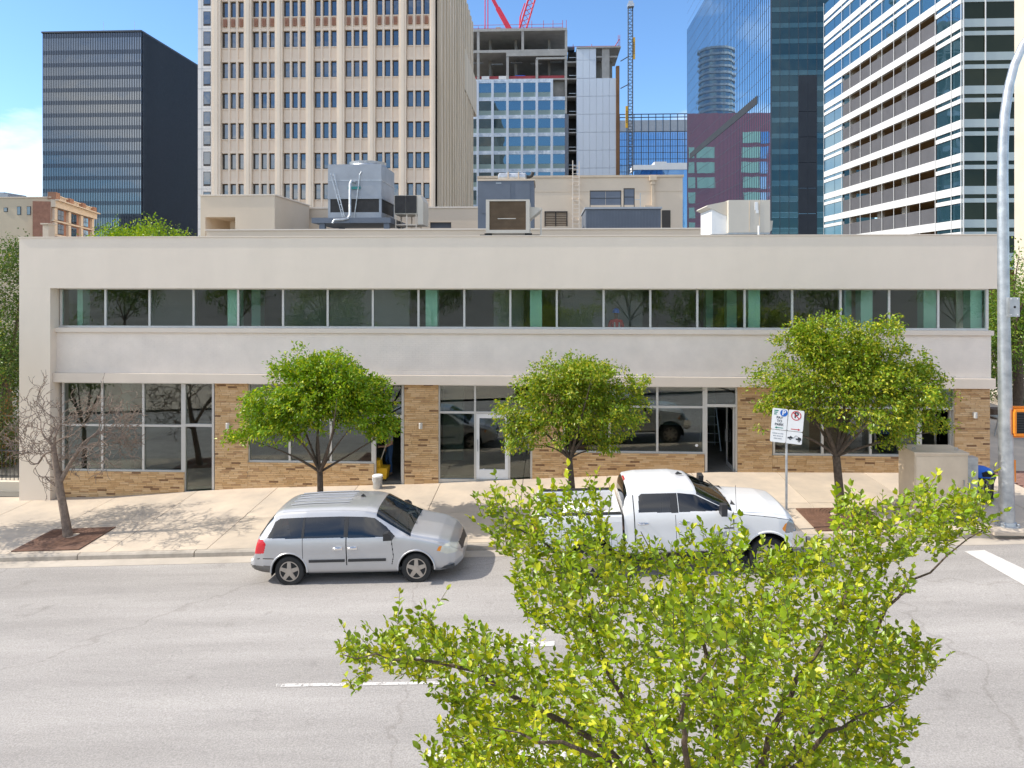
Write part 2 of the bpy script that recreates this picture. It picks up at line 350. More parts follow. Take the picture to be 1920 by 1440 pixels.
ms = n.new('ShaderNodeMixShader'); l.new(r.outputs[0], ms.inputs[0]); l.new(trp.outputs[0], ms.inputs[1]); l.new(pb2.outputs[0], ms.inputs[2]); l.new(ms.outputs[0], o.inputs[0])
M['white_worn'] = mw
marking('lane_dash', [(518,1289),(852,1283),(852,1278),(518,1283)], '')
marking('parking_line', [(862,1216),(1040,1212),(1040,1203),(862,1207)], '')
marking('stop_line', [(795,1426),(1130,1420),(1130,1403),(795,1408)], '')
marking('crosswalk_stripe', [(1808,1034),(2010,1152),(2010,1112),(1846,1032)], '', 'white_road')

# ------------------------------------------------------------------ the two-storey building across the street
XL, XR = XU(36, 0), XU(1870, 0)
F0 = Plane(0, 960)
ZPT, ZPH = H+1.30, H-.315
b1 = thing('shop_building', 'long cream two-storey building with ribbon windows above tan brick shopfronts', 'building', ((XL+XR)/2, 7, -.6))
XP = XU(94, 0)
MB().box(XL, XR, 0, .42, ZPH, ZPT).build('parapet_wall', M['stucco'], b1)
MB().box(XL-.02, XR+.02, -.025, .46, ZPT+.002, ZPT+.035).build('coping', M['trimpaint'], b1)
MB().box(XL, XP, 0, .62, -.9, ZPH-.001).build('corner_pier', M['stucco'], b1)
ZSB, ZST = H-1.735, H-1.595
ZFT, ZFB = H-3.05, H-3.345
X2 = XU(106, .28)
MB().box(XP-.02, XR-.01, .2865, .60, ZFT-.02, ZST-.04).build('spandrel_wall', M['paintbrick'], b1)
mb = MB(); c = ZFT+.003; k = 0                                     # painted brick courses, real joints
while c < ZSB-.06:
    x = X2-.01-(.1 if k % 2 else 0)
    while x < XR-.05:
        a, d = max(x, XP+.003), min(x+.2025, XR-.012); e = R.uniform(0, .0025)
        mb.box(a, d, .281-e, .302, c, c+.061)
        x += .204
    c += .0685; k += 1
mb.build('painted_brickwork', M['paintbrick'], b1, kind='stuff')
MB().box(XP+.004, XR+.03, .20, .62, ZSB, ZST).build('sill', M['trimpaint'], b1)
MB().box(XU(100,.13), XR+.03, .12, .62, ZFB, ZFT).build('fascia', M['trimpaint'], b1)
q = MB(); q.box(XL, XL+.3, .62, 15, -.9, ZPT-.02); q.box(XR-.3, XR, 1.62, 15, ZFT, ZPT-.02); q.box(XR-.3, XR, .62, 1.62, ZPH, ZPT-.02); q.box(XL,XR,15,15.3,ZFT-.3,ZST+.2); q.box(XL,XR,15,15.3,ZPH,ZPT); q.box(XL,XR,15,15.3,-.9,ZFT-.31)
q.build('side_wall', M['stucco'], b1)
MB().box(XL+.3, XR-.3, .42, 15, ZPT-.62, ZPT-.45).build('roof', M['ceil'], b1)
MB().box(XL+.3, XR-.01,   .62, 15, ZFB+.05, ZFB+.52).build('upper_floor_slab', M['intfloor'], b1)
MB().box(XL+.3, XR-.31, .44, 15, ZPH-.02, ZPH+.06).build('upper_ceiling', M['ceil'], b1)
# upper ribbon window
UM = [116,199,281.5,364,447.5,531.5,615,699.6,785,870.8,957,1044,1131.5,1219,1307,1395.6,1484.6,1575,1666,1758,1850]
YW = .45
fr = MB(); xs_ = [XU(u, YW) for u in UM]; zt_, zb_ = ZPH-.0, ZST
fr.box(XP+.002, XR-.01, YW-.03, YW+.03, zb_, zb_+.06); fr.box(XP+.002, XR-.01, YW-.028, YW+.03, zt_-.045, zt_-.001)
for x in xs_: fr.box(x-.032, x+.032, YW-.045, YW+.035, zb_+.06, zt_-.045)
fr.box(XR-.09, XR-.012, YW-.04, YW+.04, zb_+.06, zt_-.045)
for y in (1.02, 1.6): fr.box(XR-.06, XR-.005, y-.03, y+.03, zb_+.06, zt_-.045)
wf = fr.build('ribbon_window', M['alu'], b1)
for i in range(len(xs_)-1):
    MB().box(xs_[i]+.033, xs_[i+1]-.033, YW-.004, YW+.004, zb_+.062, zt_-.047).build('pane', M['glass_up'], wf)
for y0, y1 in ((.5,.99),(1.05,1.57)): MB().box(XR-.036, XR-.028, y0, y1, zb_+.062, zt_-.047).build('pane', M['glass_up'], wf)
# upper floor interior
ZF2, ZC2 = ZFB+.52, ZPH-.02
for u, w_, y in ((437,20,.75),(809,21,.7),(1005,21,.7),(1414,20,.7),(1372,18,2.4),(1744,22,.9),(1832,22,.75),(1330,14,4.0),(480,18,3.),(150,10,.9),(1625,20,.9),(1590,12,1.6)):
    x = XU(u, y); MB().box(x-w_/110, x+w_/110, y, y+.38, ZF2, ZC2).build('interior_column', M['col'], b1)
for u0, u1, y in ((534,614,2.6),(619,697,1.9),(703,768,1.7),(926,982,2.0),(1050,1205,2.6),(285,362,3.2)):
    MB().box(XU(u0,y), XU(u1,y), y, y+.14, ZF2, ZC2).build('partition_wall', M['taupe'], b1)
q = MB()
for i in range(10):
    x = XL+.5+i*3.05; q.box(x, x+.5, 9.6, 10, ZF2, ZC2)
q.box(XL+.3, XR-.3, 9.8, 9.9, ZF2, ZC2); q.build('solid_rear_wall', M['taupe'], b1)  # solid wall in place of rear windows, added to make the interior paler
# ground floor: brick piers and aprons, built brick by brick
YB = .33; ZHD = ZFB
G0 = Plane(YB, 960)
def zv(v, u): return ZV(v, u, YB)
BRK = [(118,345,zv(884,230)),(403,465,ZHD),(465,701,zv(868,580)),(758,822,ZHD),(998,1055,ZHD),(1055,1321,zv(850,1190)),(1383,1448,ZHD),(1448,1722,zv(855,1560)),(1790,None,ZHD)]
back = MB(); rects = []
for (u0, u1, zt) in BRK:
    x0 = XU(u0, YB); x1 = XU(u1, YB) if u1 else XR-.02
    back.box(x0, x1, YB+.012, YB+.27, -1.0, zt-.004); rects.append((x0, x1, zt))
back.build('brick_backing_wall', M['mortar'], b1, kind='stuff')
MB().box(XR-.25, XR-.033, YB+.28, 15, -.9, ZFT).build('return_backing_wall', M['mortar'], b1)
CH, BL = .058, .295
bricks = []
for (x0, x1, zt) in rects:
    c = zt-.004-CH; k = 0
    while True:
        zlo = min(zbase(x0), zbase(x1))
        if c < zlo-.08: break
        x = x0-R.random()*BL
        while x < x1:
            a, d = max(x, x0)+.004, min(x+BL, x1)-.004
            if d-a > .03 and c+CH > zbase((a+d)/2)-.01:
                r = R.random(); mi = 4 if r < .05 else 3 if r < .13 else 2 if r < .36 else 1 if r < .58 else 0
                bricks.append((a, d, c+.004, c+CH-.004, mi))
            x += BL
        c -= CH; k += 1
full = [b_ for b_ in bricks if abs(b_[1]-b_[0]-(BL-.008)) < 1e-6]
full.sort(key=lambda b_: abs((b_[0]+b_[1])/2+9.0) if b_[2] < 1.5 else 99)
ind = set(full[:300]); q = MB()
bme = [MB().box(-(BL-.008)/2, (BL-.008)/2, -.009, .010, -(CH-.008)/2, (CH-.008)/2).mesh('brick', m_) for m_ in BR]
for b_ in bricks:
    e = R.uniform(-.003, .003)
    if b_ in ind: inst(bme[b_[4]], 'brick', b1, ((b_[0]+b_[1])/2, YB+e, (b_[2]+b_[3])/2))
    else: q.box(b_[0], b_[1], YB-.009+e, YB+.010, b_[2], b_[3], b_[4])
q.build('brickwork', BR, b1, kind='stuff')
# right return wall bricks
q = MB(); c = ZFB-CH; k = 0
while c > .6:
    y = YB-R.random()*BL
    while y < 8:
        a, d = max(y, YB-.009)+.004, y+BL-.004
        if d-a > .03:
            r = R.random(); q.box(XR-.034, XR-.018+R.uniform(-.002,.003), a, d, c+.004, c+CH-.004, 4 if r < .055 else 3 if r < .15 else 2 if r < .36 else 1 if r < .6 else 0)
        y += BL
    c -= CH
q.build('return_brickwork', BR, b1, kind='stuff')
# shopfront glazing
YG = .44
def xg(u): return XU(u, YG)
def zg(v, u): return ZV(v, u, YG)
def bar(mb_, x0, x1, z0, z1, d=.05, pr=0): mb_.box(x0, x1, YG-d-pr, YG+d, z0, z1)
def pane(par, x0, x1, z0, z1): MB().box(x0+.002, x1-.002, YG-.004, YG+.004, z0+.002, z1-.002).build('pane', M['glass_gr'], par)
FW2 = .034
def shop_window(u0, u1, vs_, vt, mul, lowers=True):
    x0, x1 = xg(u0), xg(u1); um = (u0+u1)/2; zs, zt = zg(vs_, um), ZFB
    f = MB(); bar(f, x0, x1, zs, zs+.075, .052); bar(f, x0, x1, zt-.06, zt-.002, .052); zm = zg(vt, um)
    ms = [x0+FW2]+[xg(m_) for m_ in mul]+[x1-FW2]
    for m_ in ms: bar(f, m_-FW2, m_+FW2, zs+.075, zt-.06, .05)
    for a, d in zip(ms[:-1], ms[1:]): bar(f, a+FW2, d-FW2, zm-FW2, zm+FW2, .046)
    w_ = f.build('shop_window', M['alu'], b1)
    for a, d in zip(ms[:-1], ms[1:]):
        pane(w_, a+FW2, d-FW2, zs+.075, zm-FW2); pane(w_, a+FW2, d-FW2, zm+FW2, zt-.06)
    return w_
shop_window(118, 345, 884, 797, (193, 270))
shop_window(465, 701, 868, 786, (544, 621))
shop_window(1055, 1321, 850, 762, (1143, 1232))
shop_window(1448, 1722, 855, 764, (1541, 1631))
def door(u0, u1, vb, vt, leaf, side=0):
    x0, x1 = xg(u0), xg(u1); um = (u0+u1)/2; zb, zm, zt = zg(vb, um), zg(vt, um), ZFB
    f = MB(); 
    for a in (x0, x1-.075): bar(f, a, a+.075, zb-.3, zt-.06, .055)
    bar(f, x0, x1, zt-.06, zt-.002, .053); bar(f, x0+.075, x1-.075, zm-.045, zm+.045, .053); bar(f, x0+.075, x1-.075, zb-.3, zb, .06)
    d = f.build('door_frame', M['alu'], b1); pane(d, x0+.075, x1-.075, zm+.045, zt-.06)
    if leaf == 'closed':
        pane(d, x0+.075, x1-.075, zb, zm-.045)
    elif leaf == 'stile':
        g_ = MB(); a, c = x0+.08, x1-.08
        bar(g_, a, a+.1, zb+.01, zm-.05, .03); bar(g_, c-.1, c, zb+.01, zm-.05, .03); bar(g_, a+.1, c-.1, zm-.17, zm-.05, .03); bar(g_, a+.1, c-.1, zb+.01, zb+.27, .03)
        dl = g_.build('door', M['white'], b1)
        pane(dl, a+.1, c-.1, zb+.27, zm-.17)
        MB().tube([(a+.05,YG-.03,zb+.85),(a+.05,YG-.09,zb+.85),(a+.05,YG-.09,zb+1.2),(a+.05,YG-.03,zb+1.2)], .014, 6).build('handle', M['galv'], dl, smooth=True)
    elif leaf == 'open':                                           # leaf swung inwards on its right jamb
        g_ = MB(); xx = x1-.10; hh = zm-.05
        for y0, y1 in ((YG+.06,YG+.15),(YG+.86,YG+.95)): g_.box(xx-.022, xx+.022, y0, y1, zb+.01, hh)
        g_.box(xx-.02, xx+.02, YG+.15, YG+.86, hh-.11, hh-.001); g_.box(xx-.02, xx+.02, YG+.15, YG+.86, zb+.012, zb+.2)
        dl = g_.build('door', M['alu'], b1)
        MB().box(xx-.004, xx+.004, YG+.152, YG+.858, zb+.202, hh-.112).build('pane', M['glass_gr'], dl)
        MB().tube([(xx-.022,YG+.78,zb+.85),(xx-.08,YG+.78,zb+.85),(xx-.08,YG+.78,zb+1.25),(xx-.022,YG+.78,zb+1.25)], .013, 6).build('handle', M['galv'], dl, smooth=True)
door(345, 403, 921, 797, 'closed')
door(701, 758, 911, 780, 'open')
door(1321, 1383, 889, 760, 'open')
door(1722, 1790, 889, 765, 'open')
# glazed entrance with its door between two sidelights
x0, x1, xa, xb = xg(822), xg(998), xg(891), xg(955); zb, zm, zt = zg(901,910), zg(773,910), ZFB
f = MB(); bar(f, x0, x1, zt-.06, zt-.002, .053); bar(f, x0, x1, zb-.2, zb+.05, .06)
for a in (x0, xa-.03, x1-.06): bar(f, a, a+.06, zb+.05, zt-.06, .05)
bar(f, xb-.03, xb+.03, zb+.05, zm-.04, .05); bar(f, x0+.06, xa-.03, zm-.04, zm+.03, .046); bar(f, xa+.03, x1-.06, zm-.04, zm+.03, .046)
en = f.build('entrance_frame', M['alu'], b1)
pane(en, x0+.06, xa-.03, zb+.05, zm-.04); pane(en, x0+.06, xa-.03, zm+.03, zt-.06); pane(en, xa+.03, x1-.06, zm+.03, zt-.06); pane(en, xb+.03, x1-.06, zb+.05, zm-.04)
g_ = MB(); a, c = xa+.035, xb-.035
bar(g_, a, a+.1, zb+.06, zm-.05, .035); bar(g_, c-.1, c, zb+.06, zm-.05, .035); bar(g_, a+.1, c-.1, zm-.18, zm-.05, .034); bar(g_, a+.1, c-.1, zb+.06, zb+.36, .034)
dl = g_.build('door', M['white'], b1); pane(dl, a+.1, c-.1, zb+.36, zm-.18)
for xx in (a+.05, x1-.1): MB().tube([(xx,YG-.03,zb+.95),(xx,YG-.1,zb+.95),(xx,YG-.1,zb+1.3),(xx,YG-.03,zb+1.3)], .015, 6).build('handle', M['galv'], dl, smooth=True)
# shop interiors
cuts = [(XL+.3, xg(430), -.05), (xg(430), xg(790), .19), (xg(790), xg(1030), .42), (xg(1030), XR-.27, .66)]
for a, c, z in cuts:
    MB().box(a, c-.06, YG+.07, 11, z-.25, z).build('shop_floor', M['intfloor'], b1)
    MB().box(c-.06, c+.06, YG+.18, 11, z-.3, ZFB-.05).build('shop_partition', M['drywall'], b1)
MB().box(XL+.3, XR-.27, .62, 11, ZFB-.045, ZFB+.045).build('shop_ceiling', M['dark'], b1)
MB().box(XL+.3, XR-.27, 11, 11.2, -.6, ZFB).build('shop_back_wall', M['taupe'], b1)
for u, y, w_ in ((236,2.2,.16),(205,5.5,.45),(850,2.4,.35),(1500,2.5,.3),(1290,7.5,1.1),(640,7,1.)):
    x = XU(u, y); MB().box(x-w_, x+w_, y, y+.25, -.1, ZFB-.05).build('interior_wall', M['drywall'], b1)
for u, v in ((790,797),(1824,777),(430,797)):
    x, z = XU(u, YB), ZV(v, u, YB); wl = MB(); wl.lathe([(.055,-.09),(.06,-.085),(.06,.085),(.055,.09)], (x,YB-.12,z), 14); wl.box(x-.03,x+.03,YB-.08,YB-.0095,z-.03,z+.05)
    wl.build('wall_lamp', M['alu'], b1)
for u, v in ((1306,835),(907,881)):
    x = xg(u); MB().lathe([(.045,-.003),(.045,0)], (x,YG-.006,zg(v,u)), 16, 'y').build('sticker', M['white'], b1)

# ------------------------------------------------------------------ roof plant and the taller cream building behind
M['cream'] = mat('cream render', (.68,.56,.43), .85, .06, .5, .004, 6)
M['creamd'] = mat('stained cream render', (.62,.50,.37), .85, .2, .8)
M['greym'] = mat('grey sheet metal', (.36,.38,.41), .5, .14, 1.2, metal=.3)
M['slate'] = mat('blue grey sheet metal', (.135,.155,.19), .55, .12, 1)
M['beigem'] = mat('beige sheet metal', (.60,.545,.46), .5, .08, 1)
M['coil'] = mat('brown coil', (.17,.115,.07), .8, .25, 2)
M['louv'] = mat('dark louvre', (.045,.042,.04), .7, .3, 3)
M['bronze'] = mat('bronze frame', (.05,.04,.033), .5, .1, 2)
ZR = ZPT-.45
b2 = thing('cream_annex', 'cream rendered rear building with stepped blocks and flat parapets behind the shops', 'building', (-2, 24, -2.6))
A = Plane(12, 860)
q = MB(); A.box(q, 387, 1336, 431, 452, .4); q.build('parapet_wall', M['cream'], b2)
q = MB(); A.box(q, 385, 1338, 428.6, 431, .5, .06); q.build('coping', M['trimpaint'], b2)
MB().box(A.x(387), A.x(1336), 12.4, 40, A.z(452), A.z(442)).build('roof', M['ceil'], b2)
MB().box(A.x(387), A.x(1336), 15.4, 40, -2.6, A.z(452)-.01).build('lower_wall', M['cream'], b2)
A = Plane(18, 450)
q = MB(); u0, u1 = 376, 515                                        # block with a deep opening
A.box(q, u0, 385, 367, 470, 6); A.box(q, 441, u1, 367, 470, 6); A.box(q, 385, 441, 367, 407, 6)
q.build('stair_block_wall', M['cream'], b2)
q = MB(); A.box(q, 374, 517, 364.5, 367, 6.1, .05); q.build('stair_block_coping', M['trimpaint'], b2)
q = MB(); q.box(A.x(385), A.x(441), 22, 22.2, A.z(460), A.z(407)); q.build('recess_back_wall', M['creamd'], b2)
q = MB(); A.box(q, 410, 428, 411, 440, .3, -1.5); q.build('recess_pier', M['cream'], b2)
A = Plane(24.2, 700)
q = MB(); A.box(q, 505, 806, 391, 470, .5); A.box(q, 806, 846, 391, 417, .5); A.box(q, 806, 846, 428, 470, .5); A.box(q, 846, 900, 391, 470, .5); q.build('middle_wall', M['cream'], b2)
q = MB(); A.box(q, 503, 902, 388, 391, .6, .06); q.build('middle_coping', M['trimpaint'], b2)
q = MB(); A.box(q, 806, 846, 417, 428, .1, -.3); q.build('vent_louvre', M['slate'], b2)
A = Plane(26, 1090); WQ = A
q = MB(); A.box(q, 897, 1280, 333, 470, 9); q.build('plant_room_wall', M['cream'], b2)
q = MB(); A.box(q, 895, 1282, 329, 333, 9.1, .08); q.build('plant_room_coping', M['creamd'], b2)
q = MB(); A.box(q, 1000, 1280, 359, 360.2, .02, .015); q.build('wall_joint', M['creamd'], b2)
q = MB(); A.box(q, 1021, 1064, 396, 398, .12, .08); A.box(q, 1021, 1023, 398, 424, .1, .06); A.box(q, 1062, 1064, 398, 424, .1, .06); A.box(q, 1041, 1043, 398, 424, .1, .05); lf = q.build('louvre_frame', M['bronze'], b2)
for i in range(8):
    q = MB(); A.box(q, 1023.2, 1061.8, 398.6+i*3.2, 400.6+i*3.2, .03, .032); q.build('slat', M['coil'], lf)
q = MB(); A.box(q, 1241, 1257, 395, 430, .06, .04); q.build('side_door', M['bronze'], b2)
q = MB()                                                           # wall ladder
for u in (1073.5, 1085.5): A.box(q, u-.8, u+.8, 304 if u > 1080 else 302, 428, .05, .34)
for i in range(16): A.box(q, 1074.3, 1084.7, 312+i*7.2, 312.9+i*7.2, .03, .33)
for v in (345, 372, 410):
    for u in (1072.6, 1084.6): A.box(q, u, u+1.8, v, v+2, .3, .3)
tag(q.build('wall_ladder', M['trimpaint']), 'tall cream ladder fixed to the plant room wall', 'ladder')
q = MB(); dp = [A.x(1224), A.z(0)]                                  # downpipe with hopper
A.box(q, 1217.5, 1230.5, 331, 340, .25, .28); A.box(q, 1220, 1228, 340, 347, .2, .22); A.box(q, 1221.5, 1226.5, 347, 386, .16, .18); A.box(q, 1208, 1226, 386, 390, .16, .19)
q.build('downpipe', M['creamd'], b2)
# cooling tower
C = Plane(17, 660)
ct = thing('cooling_tower', 'big grey sheet metal cooling tower with round fan stack on top', 'cooling tower', (C.x(665), 19, C.z(420)))
x0, x1 = C.x(615), C.x(715); dY = 3.4
def fr4(mb_, xa, xb, ya, yb, za, zb, t):
    for (a, c) in ((xa,ya),(xb-t,ya),(xa,yb-t),(xb-t,yb-t)): mb_.box(a, a+t, c, c+t, za, zb)
q = MB(); q.box(x0, x1, 17, 17+dY, C.z(367), C.z(308)); q.build('upper_casing', M['greym'], ct)
q = MB(); q.box(x0-.02, x1+.02, 16.98, 17.02+dY, C.z(339), C.z(337.4)); q.build('seam', M['galv'], ct)
q = MB(); q.box(x0-.02, x1+.02, 16.97, 17.03+dY, C.z(373), C.z(367.1)); q.build('basin_flange', M['greym'], ct)
q = MB(); q.box(x0+.04, x1-.04, 17.04, 16.96+dY, C.z(398), C.z(373.1)); q.build('intake_louvre', M['louv'], ct)
q = MB(); fr4(q, x0, x1, 17, 17+dY, C.z(398), C.z(373.2), .13); q.build('corner_frame', M['greym'], ct, kind='stuff')
q = MB(); q.box(x0, x1, 17, 17+dY, C.z(409), C.z(398.1)); q.build('basin', M['greym'], ct)
q = MB(); q.lathe([(1.12,C.z(308)),(1.08,C.z(305)),(1.02,C.z(302)),(1.06,C.z(297)),(1.0,C.z(297)),(.96,C.z(303))], (C.x(676),17+dY/2,0), 36); q.build('fan_stack', M['galv'], ct, smooth=True)
q = MB(); fr4(q, x0-.4, x1+.5, 16.7, 17.3+dY, ZR, C.z(409)-.001, .3); q.box(x0-.8, x1+.6, 16.6, 17.4+dY, C.z(419), C.z(409.2)); q.build('base_curb', M['slate'], ct)
q = MB(); Z = C.z
q.tube([(C.x(666),16.97,Z(342)),(C.x(661),16.75,Z(341)),(C.x(659),16.7,Z(346)),(C.x(659),16.7,Z(404)),(C.x(656),16.6,Z(411)),(C.x(648),16.5,Z(413)),(C.x(633),16.4,Z(414)),(C.x(630),16.4,Z(420))], .075, 10); q.build('water_pipe', M['galv'], ct, smooth=True)
q = MB()
q.tube([(C.x(622),16.75,Z(326)),(C.x(645),16.75,Z(409))], .03, 6); q.tube([(C.x(628),16.75,Z(325)),(C.x(648),16.75,Z(407))], .03, 6)
for i in range(9): t = i/9+.05; q.tube([(C.x(622+23*t),16.75,Z(326+83*t)),(C.x(628+20*t),16.75,Z(325+82*t))], .02, 5)
q.build('ladder', M['galv'], ct)
q = MB(); q.tube([(C.x(678),16.95,Z(322)),(C.x(675),16.9,Z(328)),(C.x(673),16.9,Z(350)),(C.x(665),16.9,Z(408))], .03, 6); q.build('conduit', M['galv'], ct)
q = MB(); q.box(C.x(653),C.x(676),16.93,16.99,Z(355),Z(350)); q.build('name_plate', mat('teal plate',(.05,.25,.25),.5), ct)
cu = thing('condenser_unit', 'beige condenser with two dark coil panels beside the cooling tower', 'condenser', (C.x(765), 18, Z(425)))
for a, c in ((736,756),(757,777)):
    q = MB(); q.box(C.x(a),C.x(c),17.6,17.65,Z(398),Z(365)); q.build('coil_panel', M['louv'], cu)
q = MB(); q.box(C.x(734),C.x(779),17.651,19.4,Z(400),Z(364)); q.build('casing', M['beigem'], cu)
q = MB(); q.prism([(C.x(779)+.01,Z(420)),(C.x(790),Z(420)),(C.x(790),Z(375)),(C.x(785),Z(364)),(C.x(779)+.01,Z(364))],17.6,19.4,'y'); q.build('fan_housing', M['beigem'], cu)
q = MB()
for a in (736,757,775):
    for yy in (17.7, 19.2): q.box(C.x(a),C.x(a)+.06,yy,yy+.06,ZR,Z(400.2))
q.box(C.x(736),C.x(778),17.68,19.3,Z(421),Z(419)); q.build('stand', M['trimpaint'], cu)
# rooftop unit with the brown coil, near the front
P = Plane(5.5, 955)
ac = thing('rooftop_air_conditioner', 'boxy rooftop air conditioner showing a wide brown coil at its front', 'air conditioner', (P.x(950), 6.5, ZR))
q = MB(); P.box(q, 911, 993, 374, 377, 1.9); P.box(q, 911, 917.5, 377, 437, 1.9); P.box(q, 986, 993, 377, 437, 1.9); P.box(q, 917.5, 986, 431, 437, 1.9); q.build('casing', M['beigem'], ac)
q = MB(); P.box(q, 917.6, 985.9, 377.2, 430.8, 1.7, -.06); q.build('coil', M['coil'], ac)
q = MB()
for i in range(22): P.box(q, 918, 985.5, 378.5+i*2.35, 379.3+i*2.35, .02, -.042)
q.build('coil_fins', M['coil'], ac)
q = MB(); P.box(q, 933, 967, 409, 410.5, .02, -.03); q.build('brace', M['beigem'], ac)
q = MB(); xx = P.x(993)+.003; q.prism([(xx,P.z(387)),(P.x(1016),P.z(389)),(P.x(1015),P.z(392)),(xx,P.z(410))],5.7,7.0,'y'); q.build('intake_hood', M['beigem'], ac)
q = MB(); xx = P.x(1014); 
for yy in (5.8, 6.9): q.tube([(xx,yy,ZR),(xx,yy,P.z(392.5))], .03, 6)
q.build('hood_prop', M['beigem'], ac)
q = MB()
for a in (908, 984):
    for yy in (5.6, 7.1): q.box(P.x(a),P.x(a)+.28,yy,yy+.22,ZR,P.z(437.1))
q.box(P.x(900),P.x(914)-.0,5.45,7.3,P.z(443),P.z(440)); q.box(P.x(995),P.x(1012),5.45,7.3,P.z(443),P.z(440)); q.build('curb_stand', M['louv'], ac)
# white rooftop unit at the right
P = Plane(5.5, 1395)
a2 = thing('packaged_roof_unit', 'pale beige packaged roof unit with tilted intake hood at right of roof', 'air conditioner', (P.x(1392), 6.5, ZR))
q = MB(); P.box(q, 1366, 1444, 375, 436, 2.2); q.build('casing', M['beigem'], a2)
q = MB(); P.box(q, 1405, 1405.8, 376, 434, .02, .012); P.box(q, 1424, 1424.6, 376, 434, .02, .012); q.build('panel_seam', M['creamd'], a2, kind='stuff')
q = MB(); P.box(q, 1337, 1365.9, 388, 438, 1.9, -.25); q.build('blower_section', M['white'], a2)
q = MB(); xx = P.x(1365.8); q.hexa([(P.x(1327),5.72,P.z(386)),(xx,5.72,P.z(404)),(xx,7.6,P.z(404)),(P.x(1327),7.6,P.z(386)),(P.x(1330),5.72,P.z(383)),(xx,5.72,P.z(376)),(xx,7.6,P.z(376)),(P.x(1330),7.6,P.z(383))]); q.build('intake_hood', M['beigem'], a2)
q = MB(); P.box(q, 1415, 1420.5, 379, 394, .02, .016); P.box(q, 1417, 1422, 394, 400, .02, .015); q.build('bare_patch', M['white'], a2, kind='stuff')
q = MB(); P.box(q, 1366, 1444, 436.1, 438.5, 2.1, -.02); 
for a in (1341, 1438):
    for yy in (5.8, 7.3): q.box(P.x(a),P.x(a)+.15,yy,yy+.15,ZR,P.z(438.6))
q.build('base_rail', M['galv'], a2)
q = MB(); q.tube([(P.x(1419.5),5.3,ZR),(P.x(1419.5),5.3,P.z(424))], .035, 8); tag(q.build('vent_pipe', M['white']), 'thin white vent pipe standing before the pale roof unit', 'pipe')
q = MB(); q.prism([(P.x(1444.2),P.z(412)),(P.x(1454),P.z(413)),(P.x(1452),P.z(431)),(P.x(1444.2),P.z(436))],5.8,6.9,'y'); q.build('exhaust_hood', M['beigem'], a2)
# generator
P = Plane(16, 948)
ge = thing('roof_generator', 'tall blue grey generator housing with silver silencer on top', 'generator', (P.x(948), 17, P.z(430)))
q = MB(); P.box(q, 896, 1001, 339, 428, 3); q.build('housing', M['slate'], ge)
for a, c in ((904,957),(966,994)):
    q = MB(); P.box(q, a, c, 344, 400, .03, .025); q.build('access_door', M['slate'], ge)
q = MB(); P.box(q, 930, 940, 342.6, 344.2, .03, .04); q.build('name_plate', M['galv'], ge)
q = MB(); P.box(q, 895, 1003, 336, 338.8, 3.1, .04); q.build('roof_tray', M['cream'], ge)
si = [(P.x(931),17.2,P.z(326.5)),(P.x(933.5),17.2,P.z(326.5)),(P.x(984),17.2,P.z(326.5)),(P.x(986.5),17.2,P.z(326.5))]
q = MB(); q.tube(si, [.13,.24,.24,.13], 20); q.build('silencer', M['galv'], ge, smooth=True)
q = MB()
for u in (951, 971):
    q.box(P.x(u)-.03,P.x(u)+.03,16.9,17.5,P.z(336),P.z(317.5))
q.build('silencer_strap', M['creamd'], ge)
q = MB(); q.tube([(P.x(986),17.2,P.z(326)),(P.x(992),17.2,P.z(326)),(P.x(996),17.2,P.z(324)),(P.x(999),17.2,P.z(317))], .1, 10); q.build('tail_pipe', M['louv'], ge, smooth=True)
q = MB(); P.box(q, 897, 1000, 428.1, 450, 2.9, -.05); q.build('plinth', M['louv'], ge)
# ribbed shed and panels
P = Plane(15, 1170)
sh = thing('ribbed_roof_shed', 'low blue grey ribbed metal shed before the plant room', 'shed', (P.x(1170), 17, P.z(432)))
q = MB(); P.box(q, 1098, 1239, 392, 450, 4); q.build('wall', M['slate'], sh)
for i in range(24):
    q = MB(); u = 1099+i*5.85; P.box(q, u, u+1.6, 393, 450, .04, .035); q.build('rib', M['slate'], sh)
q = MB(); P.box(q, 1096, 1241, 388.5, 391.9, 4.2, .1); q.build('roof', M['greym'], sh)
P = Plane(18, 1150)
for a, c, vt, lb in ((1106,1165,357,'wide dark panelled screen standing on the ribbed shed'),(1169.5,1190,353,'narrow dark panelled screen right of the wide one on the shed')):
    t_ = thing('screen_panel', lb, 'panel', (P.x((a+c)/2), 18, P.z(388)), 'screens on the ribbed shed')
    k = 2 if c-a > 30 else 1
    for i in range(k):
        for j in range(2):
            q = MB(); P.box(q, a+1+(c-a-2)/k*i+.3, a+1+(c-a-2)/k*(i+1)-.3, vt+2+(383-vt)/2*j, vt+2+(383-vt)/2*(j+1)-.8, .06, -.02); q.build('panel', M['slate'], t_)
    q = MB(); P.box(q, a, a+1, vt, 389, .12); P.box(q, c-1, c, vt, 389, .12); P.box(q, a+1, c-1, vt, vt+1.6, .1); P.box(q, a+1, c-1, vt+1+(383-vt)/2, vt+1.9+(383-vt)/2, .1); q.build('frame', M['louv'], t_)
q = MB(); P.box(q, 1200, 1201.2, 362, 389, .05); P.box(q, 1190, 1200, 374, 375, .04); tag(q.build('guard_rail', M['galv']), 'thin steel guard rail end on the shed roof', 'railing')

